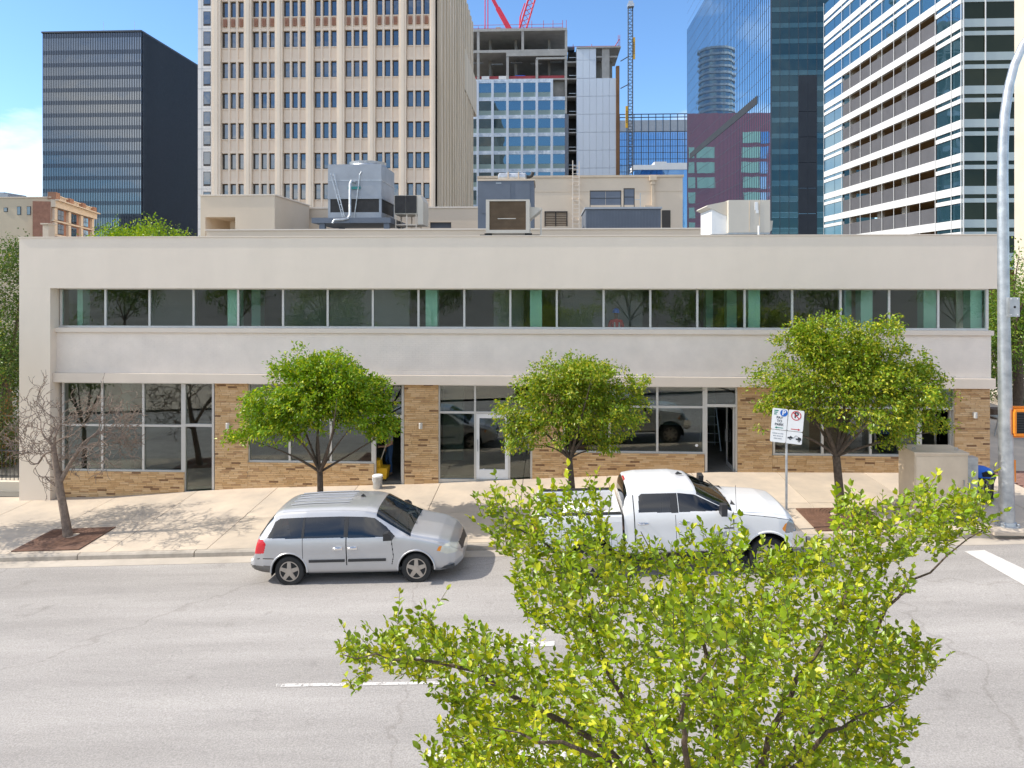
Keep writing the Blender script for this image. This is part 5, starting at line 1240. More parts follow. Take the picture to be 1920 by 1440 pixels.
def leaf_mesh(name, pos, d, up, size, wr, cols, big, m_):
    T = LEAF_B if big else LEAF_Q; TF = LEAF_BF if big else LEAF_F
    d, s, n = frames(d, up); k = len(T); N_ = len(pos)
    V = pos[:,None]+size[:,None,None]*(T[None,:,0:1]*d[:,None]+wr*T[None,:,1:2]*s[:,None]+T[None,:,2:3]*n[:,None])
    F = (np.array(TF)[None]+(np.arange(N_)*k)[:,None,None]).reshape(-1, 3)
    me = bpy.data.meshes.new(name); me.vertices.add(N_*k); me.vertices.foreach_set('co', V.reshape(-1).astype(np.float32))
    me.loops.add(len(F)*3); me.loops.foreach_set('vertex_index', F.reshape(-1).astype(np.int32)); me.polygons.add(len(F))
    me.polygons.foreach_set('loop_start', np.arange(0, len(F)*3, 3, dtype=np.int32)); me.polygons.foreach_set('loop_total', np.full(len(F), 3, np.int32))
    me.update(calc_edges=True); a_ = me.color_attributes.new('Col', 'FLOAT_COLOR', 'POINT')
    C = np.concatenate([np.repeat(cols, k, 0), np.ones((N_*k, 1))], 1); a_.data.foreach_set('color', C.reshape(-1).astype(np.float32))
    me.polygons.foreach_set('use_smooth', [big]*len(F)); me.materials.append(m_); me.update(); return me
def leafcols(N_, base, yel, py, rng):
    c = np.array(base)[None]*rng.uniform(.7, 1.25, (N_, 1))*rng.uniform(.93, 1.07, (N_, 3)); m_ = rng.random(N_) < py
    t = rng.uniform(.4, 1, (N_, 1)); c[m_] = (c*(1-t)+np.array(yel)*t*rng.uniform(.8, 1.15, (N_, 1)))[m_]; return c
def sample_lobes(lobes, n, rng, shell_=.5):
    sub_ = []                                                    # break each lobe into smaller clumps with gaps between
    for c_, r_ in lobes:
        for _ in range(15):
            d_ = rng.normal(size=3); d_ /= np.linalg.norm(d_); f_ = rng.uniform(.38,.60); sub_.append((tuple(np.array(c_)+d_*np.array(r_)*rng.uniform(.25,.80)), tuple(np.array(r_)*f_)))
    lobes = sub_
    w_ = np.array([l_[1][0]*l_[1][1]*l_[1][2] for l_ in lobes]); k = rng.choice(len(lobes), n, p=w_/w_.sum())
    u_ = rng.normal(size=(n, 3)); u_ /= np.linalg.norm(u_, axis=1, keepdims=True); r = rng.random(n)**(1/(3+3*shell_)); dk = rng.normal(size=(26,3)); dk /= np.linalg.norm(dk, axis=1, keepdims=True); r = r*(.84+.36*np.clip((u_@dk.T).max(1), 0, 1)**14)
    return np.array([np.array(lobes[i][0]) for i in k])+u_*r[:,None]*np.array([lobes[i][1] for i in k])
def grow(att, root, limbs_n, rng, rad, fork_dir=None, sag=.15):
    """limbs from a fork to spread-out points, twigs from the limbs to every attractor"""
    att = np.asarray(att); root = np.array(root)
    sel = [int(rng.integers(len(att)))]; dd = np.linalg.norm(att-att[sel[0]], axis=1)
    while len(sel) < limbs_n: i = int(dd.argmax()); sel.append(i); dd = np.minimum(dd, np.linalg.norm(att-att[i], axis=1))
    tubes = []; nodes = [root]; nr = [rad]
    for i in sel:
        e = root+(att[i]-root)*.86; mid = root+(e-root)*.45+np.array([0,0,.22*np.linalg.norm(e-root)])*rng.uniform(.2,1.1)+rng.normal(0,.12,3)*np.linalg.norm(e-root)*.6
        pl = bez(root, mid, e, 9); r = np.linspace(rad*rng.uniform(.45,.7), rad*.10, 9); tubes.append((pl, r, 6)); nodes += pl[2:]; nr += list(r[2:])
    nodes = np.array(nodes); nr = np.array(nr); order = np.argsort(np.linalg.norm(att-root, axis=1)); tw = [None]*len(att)
    L_nodes = [nodes]; L_r = [nr]
    for j in range(0, len(order), 60):
        A = np.concatenate(L_nodes); Rr = np.concatenate(L_r)
        for i in order[j:j+60]:
            D = np.linalg.norm(A-att[i], axis=1)+.25*np.maximum(0, np.linalg.norm(A-root, axis=1)-np.linalg.norm(att[i]-root)); k = int(D.argmin()); a = A[k]; b_ = att[i]; ln = np.linalg.norm(b_-a)
            mid = a+(b_-a)*.5+rng.normal(0,.10,3)*ln+np.array([0,0,.12*ln]); pl = bez(a, mid, b_, 5); r0 = min(Rr[k]*.7, .004+.012*ln); r = np.linspace(r0, .0022, 5)
            tubes.append((pl, r, 3)); tw[i] = pl; L_nodes.append(np.array(pl[2:])); L_r.append(np.array(r[2:]))
    return tubes, tw
def green_tree(name, label, group, base, trunk, lobes, seed, ntw=420, nleaf=32, size=.075, col=(.085,.17,.022), yel=(.30,.30,.03), py=.22, rad=.075, limbs=9, cat='tree', spread=.19, shell_=.6, wr=.55):
    rng = np.random.default_rng(seed); t = thing(name, label, cat, base, group)
    q = MB(); q.tube(trunk, list(np.linspace(rad*1.25, rad, len(trunk))), 10)
    q.build('trunk', M['bark'], t, smooth=True)
    att = sample_lobes(lobes, ntw, rng, shell_); tubes, tw = grow(att, trunk[-1], limbs, rng, rad*.95)
    q = MB()
    for pl, r, n in tubes: q.tube(pl, list(r), n, caps=False)
    q.build('branches', M['bark'], t, smooth=False, kind='stuff')
    N_ = ntw*nleaf; ti = np.repeat(np.arange(ntw), nleaf); pa = np.array([p_[2] for p_ in tw]); pb = np.array([p_[-1] for p_ in tw])
    s = rng.random((N_, 1))**.7*1.25; pos = pa[ti]+(pb-pa)[ti]*s+rng.normal(0, spread*.62, (N_, 3))*np.array([1,1,.8])
    cen = np.array(lobes[0][0]); d = (pos-cen); d /= np.linalg.norm(d, axis=1, keepdims=True)+1e-6
    d = d*.7+rng.normal(0,.75,(N_,3))+np.array([0,0,-.25]); up = rng.normal(0,.55,(N_,3))+np.array([0,0,1.0])
    me = leaf_mesh('foliage', pos-np.array(wloc(t)), d, up, size*rng.uniform(.7,1.25,N_), wr, leafcols(N_, col, yel, py, rng), False, M['leaf'])
    o_ = bpy.data.objects.new('crown', me); COL.objects.link(o_); o_.parent = t; o_['kind'] = 'stuff'
    return t
def pix_lobes(Y, items):                                                                  # (u, v, ru, rv, dY, rY)
    o_ = []
    for u, v, ru, rv, dy, ry in items:
        d = (Y+dy-CAM.y); k = d/FPX; o_.append(((XU(u, Y+dy), Y+dy, ZV(v, u, Y+dy)), (ru*k, ry, rv*k)))
    return o_
YT = -3.25
def trk(pts, i): return [(TP[i].x, YT, TP[i].z-.05)]+[(XU(u, YT), YT, ZV(v, u, YT)) for u, v in pts]
green_tree('street_tree', 'bright green street tree behind the silver minivan', 'green street trees along the kerb', TP[1], trk([(601,940),(600,885)],1),
  pix_lobes(YT, [(600,742,95,75,0,1.35),(520,770,75,55,-.2,1.0),(680,745,75,60,.1,1.1),(470,800,46,36,-.3,.7),(715,800,46,42,.1,.7),(590,690,80,40,0,1.0),(640,720,70,50,-.7,.7),(445,822,18,20,-.2,.4),(545,800,40,26,-.5,.5)]), 11, 1050, 30, .098, (.165,.29,.008), (.48,.50,.02), .25, spread=.13)
green_tree('street_tree', 'dull green street tree behind the bed of the white pickup', 'green street trees along the kerb', TP[2], trk([(1074,930),(1068,860)],2),
  pix_lobes(YT, [(1075,748,95,70,0,1.35),(985,780,62,62,-.1,.9),(1150,760,70,55,.1,1.0),(1070,700,90,42,0,1.0),(1180,725,48,32,0,.6),(965,830,40,34,-.1,.6),(1010,720,50,40,0,.8),(1120,820,50,30,.2,.7)]), 12, 850, 27, .090, (.175,.27,.012), (.52,.49,.04), .30, limbs=8, spread=.12)
green_tree('street_tree', 'widest green street tree, right of the parking sign post', 'green street trees along the kerb', TP[3], trk([(1574,920),(1568,855)],3),
  pix_lobes(YT, [(1590,715,120,85,0,1.6),(1480,725,75,60,-.1,1.1),(1700,730,85,68,.1,1.2),(1580,650,105,55,0,1.3),(1440,770,42,34,-.1,.6),(1745,720,45,50,.1,.8),(1680,795,62,42,.2,.8),(1520,640,60,40,0,.9),(1650,630,60,40,0,.9)]), 13, 1350, 30, .090, (.175,.275,.012), (.53,.50,.04), .32, spread=.13, limbs=11, rad=.095)
# trees beside and behind the building
def bush_tree(label, px, Y, lobes, zb, seed, col, yel, py, ntw, nl, size, grp='background trees'):
    x = XU(px, Y); lb = pix_lobes(Y, lobes); zc = min(l_[0][2] for l_ in lb)
    return green_tree('background_tree', label, grp, (x,Y,zb), [(x,Y,zb-.1),(x+.1,Y,zb+(zc-zb)*.5),(x,Y,zc)], lb, seed, ntw, nl, size, col, yel, py, .16, 8, spread=.42)
bush_tree('lime green tree whose top shows above the parapet', 250, 18, [(250,470,115,54,0,3.0),(180,478,70,42,0,2.4),(330,470,60,45,0,2.4),(285,446,70,34,0,2.4),(215,452,60,30,0,2.4)], -.4, 21, (.15,.27,.008), (.34,.42,.02), .35, 420, 40, .15)
bush_tree('dark green tree rising left of the building corner', 10, 6, [(5,560,45,120,0,2.2),(-15,700,60,120,.5,2.5),(40,470,32,50,1.5,1.2),(10,650,35,90,-1,1.6)], -.4, 22, (.065,.12,.02), (.22,.22,.08), .15, 420, 40, .12)
bush_tree('shrubby dark tree low behind the iron fence at left', 5, 4, [(0,800,45,90,0,1.8),(20,880,28,40,.4,1.0)], -.4, 23, (.07,.11,.03), (.30,.13,.05), .25, 260, 34, .09)
bush_tree('light green tree behind the street lamp at right', 1905, 7, [(1905,560,45,75,0,2.0),(1890,640,42,70,0,1.8),(1925,480,20,30,0,.8),(1940,600,60,90,1,2.2)], .75, 24, (.105,.20,.02), (.28,.33,.04), .25, 380, 40, .11)
bush_tree('deep green tree further back at the right edge', 1890, 13, [(1895,690,60,85,0,2.6),(1930,760,50,70,0,2.2),(1880,600,40,60,1,1.8)], .75, 25, (.05,.095,.018), (.17,.19,.05), .15, 300, 40, .14)
# bare tree
def bare_tree():
    rng = np.random.default_rng(5); b_ = TP[0]
    t = thing('bare_tree', 'leafless grey street tree leaning left in the iron grate', 'tree', b_)
    def W(u, v, dy=0): return Vector((XU(u, YT+dy), YT+dy, ZV(v, u, YT+dy)))
    q = MB(); tr = [Vector((b_.x,YT,b_.z-.05)), W(122,970), W(113,920), W(108,885)]; q.tube(tr, [.125,.105,.095,.095], 12); q.tube([W(112,905), W(130,872), W(150,840)], [.07,.055,.05], 8)
    q.tube([W(108,890), W(103,860), W(100,835)], [.09,.07,.062], 10); q.tube([W(107,912),W(97,905),W(89,899),W(85,893)], [.035,.03,.022,.012], 6); q.build('trunk', M['deadbark'], t, smooth=True)
    q = MB(); cnt = [0]
    def br(p, d, ln, r, lv):
        n = 5; pts = [p]; rr = [r]; dd = Vector(d)
        for i in range(n):
            dd = (dd+Vector(rng.normal(0,.24,3))+Vector((0,0,.03 if lv < 3 else .0))).normalized(); p = p+dd*ln/n; pts.append(p); rr.append(r*(1-.38*(i+1)/n))
        q.tube(pts, rr, 6 if lv < 2 else (4 if lv < 4 else 3), caps=False); cnt[0] += 1
        if lv >= 5 or (lv == 4 and rng.random() < .45): return
        k = 3 if rng.random() < .62 else 2
        for i in range(k):
            a = dd.orthogonal().normalized(); a.rotate(Matrix.Rotation(rng.uniform(0,6.28), 3, dd)); sp = rng.uniform(.4,1.15); at_ = pts[-1] if i < 2 else pts[3]
            nd = (dd+a*sp*Vector((1.0,.9,.75)).length*.62).normalized()
            br(at_, nd, ln*rng.uniform(.68,.92), max(.0085, rr[-1]*rng.uniform(.72,.92)), lv+1)
    for (u, v, dy, du, dv, ddy, ln, r) in ((100,836,0,-.75,.75,.2,.58,.03),(100,836,0,.15,1,-.2,.62,.032),(103,850,0,-.95,.10,-.35,.62,.028),(150,840,0,.95,.45,-.1,.62,.03),(150,842,0,.85,.12,.45,.60,.026),(106,880,0,-.95,.35,.4,.6,.028),(100,836,0,.5,.8,.6,.58,.028),(140,856,0,.85,.4,-.6,.58,.024),(104,866,0,-.8,.2,.6,.55,.024),(150,838,0,.55,.85,0,.55,.028),(100,836,0,-.3,.95,-.4,.55,.026)):
        br(W(u,v,dy), (du,ddy,dv), ln, r, 0)
    o_ = q.build('branches', M['deadbark'], t, kind='stuff'); return t
bare_tree()
# street trees outside the frame that throw the dappled shade at left and stand in the window reflections
for k, (x, y) in enumerate(((-17.3,-3.0),)):
    b_ = (x, y, zwalk(x, y))
    green_tree('street_tree', 'green street tree just outside the left edge that shades the sidewalk', 'green street trees along the kerb', b_, [(x,y,b_[2]-.05),(x,y,b_[2]+1.5)],
      [((x,y,b_[2]+4.0),(1.9,1.9,1.5)),((x+.5,y+.9,b_[2]+5.0),(1.3,1.2,1.0)),((x-.9,y-.4,b_[2]+3.2),(1.1,1.3,.9))], 31, 420, 26, .08)
TPROTO = []
for k, (x, s) in enumerate(((-13.5,32),(-1.0,33),(9.5,34))):
    y = -19.6 if k != 1 else -24.5; zb = .042*(x+4)
    t = green_tree('far_kerb_tree', ['green tree across the street at the left, mirrored in the shop windows','green tree across the street behind the viewer, mirrored in the middle windows','green tree across the street at the right, mirrored in the windows'][k], 'trees on the opposite sidewalk', (x,y,zb), [(x,y,zb-.1),(x,y,zb+2.2)],
      [((x,y,zb+4.6),(2.4,2.0,1.9)),((x+1.3,y,zb+4.0),(1.5,1.5,1.3)),((x-1.2,y-.3,zb+4.1),(1.5,1.4,1.2))], s, 300, 22, .13, spread=.3)

# foreground tree
def in_poly(u, v, poly): return inpoly(np.array(u), np.array(v), poly)
FG = [(905,920),(935,925),(960,960),(1000,928),(1060,930),(1110,905),(1132,900),(1130,960),(1165,1000),(1185,1035),(1240,1030),(1275,1000),(1310,1010),(1345,985),(1362,1015),(1420,1010),(1440,1035),(1500,1035),(1545,1000),(1560,945),(1600,930),(1640,955),(1680,945),(1730,900),(1765,925),(1800,915),(1865,930),(1872,980),(1885,1005),(1830,1015),(1790,1040),(1765,1070),(1700,1060),(1655,1090),(1740,1110),(1745,1130),(1670,1140),(1650,1175),(1745,1195),(1800,1200),(1760,1235),(1780,1280),(1735,1310),(1700,1325),(1725,1375),(1690,1400),(1680,1450),(1660,1520),(820,1520),(800,1440),(825,1380),(850,1350),(800,1300),(760,1280),(700,1270),(665,1320),(645,1335),(650,1300),(670,1260),(605,1245),(620,1215),(680,1190),(730,1180),(740,1155),(765,1170),(815,1140),(820,1100),(842,1092),(845,1130),(830,1180),(860,1200),(880,1165),(905,1180),(960,1195),(1040,1200),(1000,1190),(955,1140),(945,1090),(965,1060),(900,1040),(905,1010),(890,960)]
HOLES = [(1010,1225,52,26),(1180,1195,34,22),(1320,1250,22,20),(1130,1330,26,18),(1440,1340,26,28),(1290,1400,30,22),(1500,1400,24,24),(1640,1120,20,14),(1480,1230,18,16)]
def fg_tree():
    rng = np.random.default_rng(77); DC = 4.9
    root = at(1330, 1620, DC); base = Vector((root.x, root.y, .042*(root.x+4)))
    t = thing('foreground_tree', 'large glossy yellow green tree close to the viewer at lower right', 'tree', base)
    pl = np.array(FG, float); att = []; uv = []
    seg = np.stack([pl, np.roll(pl, -1, 0)], 1)
    def edged(u, v):
        a, b_ = seg[:,0], seg[:,1]; p_ = np.array([u, v]); d = b_-a; tt = np.clip(((p_-a)*d).sum(1)/(d*d).sum(1), 0, 1); return np.hypot(*(a+d*tt[:,None]-p_).T).min()
    while len(att) < 3000:
        u, v = rng.uniform(600, 1890), rng.uniform(890, 1520)
        if not in_poly([u],[v],FG)[0]: continue
        if any(((u-a)/c)**2+((v-b_)/e)**2 < 1 for a, b_, c, e in HOLES) and rng.random() < .93: continue
        e = edged(u, v)
        if v < 1380 and e < 10: continue
        th = min(1.75, .22+e/120); d = DC+rng.uniform(-th, th)+(.25 if v < 1100 else 0)
        if v > 1440: d = DC+rng.uniform(-1.2,1.6)
        att.append(at(u, v, d)); uv.append((u, v, d))
    att = np.array([list(a) for a in att])
    q = MB(); q.tube([(base.x,base.y,base.z-.1),(base.x+.04,base.y,base.z+1.2),tuple(root)], [.11,.09,.085], 12); q.build('trunk', M['bark'], t, smooth=True)
    LIMB = [[(1330,1620,4.9),(1180,1440,4.7),(960,1300,4.6),(800,1235,4.6),(640,1232,4.6)],[(1330,1620,4.9),(1210,1400,5.2),(1130,1230,5.3),(1060,1060,5.2),(930,960,5.1)],[(1330,1620,4.9),(1345,1400,5.0),(1325,1230,5.2),(1290,1110,5.2),(1200,1000,5.3)],
            [(1330,1620,4.9),(1430,1420,4.7),(1500,1270,4.6),(1580,1140,4.8),(1600,990,5.0)],[(1330,1620,4.9),(1500,1400,5.2),(1620,1240,5.3),(1680,1120,5.2),(1850,985,5.0)],[(1330,1620,4.9),(1450,1480,4.4),(1560,1380,4.2),(1690,1310,4.2)],
            [(1330,1620,4.9),(1380,1400,5.6),(1400,1220,5.9),(1430,1090,5.8)],[(1330,1620,4.9),(1220,1500,4.2),(1080,1400,3.9),(930,1370,3.9)],[(1330,1620,4.9),(1290,1450,4.0),(1280,1330,3.7),(1350,1230,3.8)]]
    tubes = []; nodes = []; nr = []
    for lb in LIMB:
        P = np.array([list(at(*c)) for c in lb]); sm = catmull(P, [5]*(len(P)-1)); sm = sm+rng.normal(0,.012,sm.shape); r = np.linspace(.028, .003, len(sm)); tubes.append((list(sm), r, 7)); nodes += list(sm[3:]); nr += list(r[3:])
    Ln = [np.array(nodes)]; Lr = [np.array(nr)]; A0 = Ln[0]
    order = np.argsort([np.linalg.norm(A0-a, axis=1).min() for a in att]); tw = [None]*len(att)
    for j in range(0, len(order), 40):
        A = np.concatenate(Ln); Rr = np.concatenate(Lr)
        for i in order[j:j+40]:
            D = np.linalg.norm(A-att[i], axis=1); k = int(D.argmin()); a = A[k]; b_ = att[i]; ln = D[k]
            out_ = b_-np.array(list(root)); out_ = out_/np.linalg.norm(out_); e = b_+(out_*.5+np.array([0,0,.45])+rng.normal(0,.35,3))*rng.uniform(.05,.17)
            mid = a+(b_-a)*.5+rng.normal(0,.10,3)*ln; p_ = bez(a, mid, b_, 6)+[e]; r = list(np.linspace(min(Rr[k]*.7,.003+.008*ln), .0018, 6))+[.0012]
            tubes.append((p_, r, 4)); tw[i] = p_; Ln.append(np.array(p_[2:])); Lr.append(np.array(r[2:]))
    q = MB()
    for p_, r, n in tubes: q.tube([tuple(x_) for x_ in p_], list(r), n, caps=False)
    q.build('branches', M['bark'], t, kind='stuff')
    pos = []; dr = []; up = []
    for i, p_ in enumerate(tw):
        p_ = np.array(p_); L_ = np.linalg.norm(np.diff(p_, axis=0), axis=1); cum = np.concatenate([[0], np.cumsum(L_)]); tot = cum[-1]
        s = max(0, tot-.55); side = 1
        nl = 0
        while s < tot+.004 and nl < 30:
            k = min(len(L_)-1, max(0, np.searchsorted(cum, s)-1)); f = (s-cum[k])/max(L_[k],1e-6); c = p_[k]+(p_[k+1]-p_[k])*min(f,1); dirn = (p_[k+1]-p_[k])/max(L_[k],1e-6)
            sd = np.cross(dirn, [0,0,1.]); sd = sd/(np.linalg.norm(sd)+1e-6)
            d = dirn*.55+sd*side*.85+rng.normal(0,.28,3)+np.array([0,0,.18]); pos.append(c); dr.append(d); up.append(np.array([0,0,1.])+rng.normal(0,.55,3)); side = -side; s += rng.uniform(.017,.032); nl += 1
        pos.append(p_[-1]); dr.append(p_[-1]-p_[-3]); up.append(np.array([0,0,1.])+rng.normal(0,.4,3))
    pos = np.array(pos); dr = np.array(dr); up = np.array(up); N_ = len(pos); size = .046*rng.uniform(.5,1.35,N_); cols = leafcols(N_, (.205,.295,.006), (.52,.52,.02), .28, rng)
    cpos = np.array(list(CAM)); dep = np.linalg.norm(pos-cpos, axis=1); rel = pos-cpos; fz = rel@np.array(list(FW)); uu = CU+FPX*(rel@np.array(list(RT)))/fz; vv = HV-FPX*rel[:,2]/fz
    vis = (uu > 0) & (uu < 1920) & (vv > 0) & (vv < 1430); sc_ = np.where(vis, size/dep, 0); big = np.argsort(-sc_)[:300]; msk = np.ones(N_, bool); msk[big] = False
    wl = np.array(wloc(t))
    me = leaf_mesh('foliage', pos[msk]-wl, dr[msk], up[msk], size[msk], .80, cols[msk], True, M['leafbig'])
    cr_ = bpy.data.objects.new('crown', me); COL.objects.link(cr_); cr_.parent = t; cr_['kind'] = 'stuff'
    variants = []
    for c in ((.15,.225,.006),(.205,.295,.007),(.28,.365,.009),(.47,.48,.025)):
        variants.append(leaf_mesh('leaf', np.zeros((1,3)), np.array([[1.,0,0]]), np.array([[0,0,1.]]), np.ones(1), .80, np.array([c]), True, M['leafbig']))
    d_, s_, n_ = frames(dr[big], up[big])
    for k, i in enumerate(big):
        o_ = bpy.data.objects.new('leaf', variants[int(rng.choice(4, p=[.28,.36,.22,.14]))]); COL.objects.link(o_); o_.parent = cr_
        m_ = Matrix(((*d_[k],),(*s_[k],),(*n_[k],))).transposed().to_4x4(); o_.matrix_basis = Matrix.Translation(Vector(pos[i]-wl)) @ m_ @ Matrix.Scale(float(size[i]), 4)
    return t, N_
fgt, NL = fg_tree(); print('foreground leaves', NL)

# ------------------------------------------------------------------ street furniture
# tree grates
def grate(pt, label, x0, x1, y0, y1, n=0):
    g_ = thing('tree_grate', label, 'tree grate', (pt.x, pt.y, zwalk(pt.x, pt.y)), 'iron tree grates')
    def zz(x_, y_, o_=0): return zwalk(x_, y_)+.006+o_
    for a, c in ((x0, (x0+x1)/2-.006), ((x0+x1)/2+.006, x1)):       # two half plates with a round opening
        q = MB(); ang = np.linspace(-math.pi/2, math.pi/2, 13); sgn = 1 if a > x0 else -1; rr = .2; e = c if a == x0 else a
        arc = [(e+sgn*rr*math.cos(t), pt.y+rr*math.sin(t)) for t in ang]
        o_ = a if sgn < 0 else c
        poly = [(e,y0),(o_,y0),(o_,y1),(e,y1)]+arc[::-1]
        b_ = len(poly); q.add([(x_,y_,zz(x_,y_)) for x_, y_ in poly]+[(x_,y_,zz(x_,y_,.02)) for x_, y_ in poly], [tuple(range(b_)), tuple(range(2*b_-1,b_-1,-1))]+[(i,(i+1) % b_,b_+(i+1) % b_,b_+i) for i in range(b_)])
        q.build('half_plate', M['rust'], g_)
    for k, r in enumerate(np.arange(.30, .92, .075)):
        q = MB(); pts = [(pt.x+r*math.cos(t), pt.y+r*math.sin(t)*.97) for t in np.linspace(0, 2*math.pi, 49)]
        seg = []
        for p_ in pts+[None]:
            if p_ and x0+.04 < p_[0] < x1-.04 and y0+.04 < p_[1] < y1-.04: seg.append((p_[0],p_[1],zz(*p_,.022)))
            else:
                if len(seg) > 2: q.tube(seg, .008, 4)
                seg = []
        if q.v: q.build('ring_rib', M['rust'], g_, kind='stuff')
    return g_
ga, gb = hit(18,1038,zwalk), hit(189,1033,zwalk); gc = hit(92,999,zwalk)
p = TP[0]; grate(p, 'rusty square tree grate round the bare tree at left', p.x-.80, p.x+1.0, -4.30, -2.72)
p = TP[3]; grate(p, 'dark tree grate under the widest tree, ahead of the pickup', p.x-1.0, p.x+.8, -4.30, -2.8)
p = TP[1]; grate(p, 'tree grate behind the silver minivan', p.x-.9, p.x+.9, -4.30, -2.8)
p = TP[2]; grate(p, 'tree grate behind the pickup bed', p.x-.9, p.x+.9, -4.30, -2.8)
# parking sign
M['sblue'] = mat('sign blue', (.01,.13,.50), .5, .03, 4); M['sgreen'] = mat('sign green', (.01,.22,.15), .5, .03, 4); M['sred'] = mat('sign red', (.55,.02,.03), .5, .05, 4); M['sink'] = mat('sign ink', (.03,.035,.04), .6, .1, 4)
YS = -4.15; xs0 = XU(1474.5, YS); zs0 = zwalk(xs0, YS); sc = (YS-CAM.y)/FPX
ps = thing('parking_sign', 'pay to park and no parking tow zone signs on a thin steel post', 'sign', (xs0, YS, zs0))
q = MB(); q.tube([(0,0,-.05),(0,0,ZV(770,1474,YS)-zs0)], .03, 8); q.build('post', M['galv'], ps, local=True, smooth=True)
bd = bpy.data.objects.new('sign_panel', None); COL.objects.link(bd); bd.parent = ps; bd.location = (0, -.05, ZV(799,1474,YS)-zs0); bd.rotation_euler = (0, math.radians(4.5), math.radians(-8))
def plate(cx, cz, w_, h_, nm):
    q = MB(); r = .03; pts = []
    for sx, sz, a0 in ((1,1,0),(-1,1,90),(-1,-1,180),(1,-1,270)):
        for k in range(4): a = math.radians(a0+30*k); pts.append((cx+sx*(w_/2-r)+r*math.cos(a), cz+sz*(h_/2-r)+r*math.sin(a)))
    q.prism(pts, -.004, .004, 'y'); return q.build(nm, M['white'], bd, local=True)
def border(par, cx, cz, w_, h_, m_):
    q = MB()
    for a in ((cx-w_/2,cx+w_/2,cz+h_/2-.008,cz+h_/2),(cx-w_/2,cx+w_/2,cz-h_/2,cz-h_/2+.008),(cx-w_/2,cx-w_/2+.008,cz-h_/2+.008,cz+h_/2-.008),(cx+w_/2-.008,cx+w_/2,cz-h_/2+.008,cz+h_/2-.008)): q.box(a[0],a[1],-.0065,-.0045,a[2],a[3])
    return q
pw, ph, lh = .365, .52, .30; RX = (math.pi/2, 0, 0)
A1 = plate(-.19,.165,pw,ph,'pay_to_park_plate'); A2 = plate(.19,.165,pw,ph,'no_parking_plate'); A3 = plate(-.19,-.26,pw,lh,'hours_plate'); A4 = plate(.19,-.26,pw,lh,'tow_zone_plate')
def disc(r0, r1, cx, cz, yy, m_, par, nm):
    q = MB(); n_ = 32; pts = []
    for r in (r0, r1):
        for k in range(n_): a = 2*math.pi*k/n_; pts.append((cx+r*math.cos(a), yy, cz+r*math.sin(a)))
    q.add(pts, [(k, n_+k, n_+(k+1) % n_, (k+1) % n_) for k in range(n_)]); return q.build(nm, m_, par, local=True)
disc(.0005,.088,-.10,.325,-.0060,M['sblue'],A1,'parking_disc'); text('P',.17,A1,(-.10,-.0075,.325),RX,M['white'],'letter_p',.0005,.004)
q = MB()
for k in range(3): q.box(-.33,-.23-.02*k,-.007,-.005,.36-.045*k,.385-.045*k)
q.build('green_mark', M['sgreen'], A1, local=True, kind='stuff')
for k, s_ in enumerate(('PAY','TO','PARK')): text(s_,.085,A1,(-.19,-.0065,.20-.085*k),RX,M['sink'],'lettering',.0005,.002)
def arrow(par, x0, x1, z, m_, d):
    q = MB(); q.box(min(x0,x1)+(.0 if d > 0 else .04),max(x0,x1)-(.04 if d > 0 else 0),-.0065,-.005,z-.009,z+.009); e = x1 if d > 0 else x0
    q.prism([(e,z),(e-d*.05,z+.028),(e-d*.05,z-.028)],-.0065,-.005,'y'); q.build('arrow', m_, par, local=True, kind='stuff')
arrow(A1,-.29,-.09,-.048,M['sgreen'],-1); arrow(A2,.09,.31,-.048,M['sred'],1)
text('P',.20,A2,(.195,-.0062,.295),RX,M['sink'],'letter_p',.0005,.006); disc(.098,.118,.19,.29,-.0075,M['sred'],A2,'prohibition_ring')
q = MB(); a = .105/1.414; q.add([(.19-a-.008,-.0078,.29+a-.008),(.19-a+.008,-.0078,.29+a+.008),(.19+a+.008,-.0078,.29-a+.008),(.19+a-.008,-.0078,.29-a-.008)],[(0,1,2,3)]); q.build('prohibition_bar', M['sred'], A2, local=True)
q = MB()
for k in range(3):
    x_ = -.33+.02*k
    while x_ < -.07-.02*k: d = R.uniform(.012,.03); q.box(x_,x_+d,-.006,-.005,-.205-.062*k,-.180-.062*k); x_ += d+R.choice((.006,.008,.02))
q.build('small_print', M['greym'], A3, local=True, kind='stuff')
q = MB(); q.prism([(.03,-.29),(.03,-.25),(.075,-.245),(.10,-.215),(.13,-.235),(.165,-.26),(.165,-.275),(.10,-.285)],-.0065,-.005,'y'); q.prism([(.225,-.30),(.225,-.265),(.27,-.265),(.275,-.225),(.31,-.235),(.35,-.255),(.355,-.31),(.30,-.31)],-.0065,-.005,'y')
q.tube([(.16,-.006,-.27),(.22,-.006,-.20),(.28,-.006,-.235)], .005, 4)
q.build('tow_truck_pictogram', M['sink'], A4, local=True, kind='stuff')
for cx, cz in ((.095,-.29),(.30,-.325)): disc(.012,.028,cx,cz,-.0075,M['sink'],A4,'pictogram_wheel')
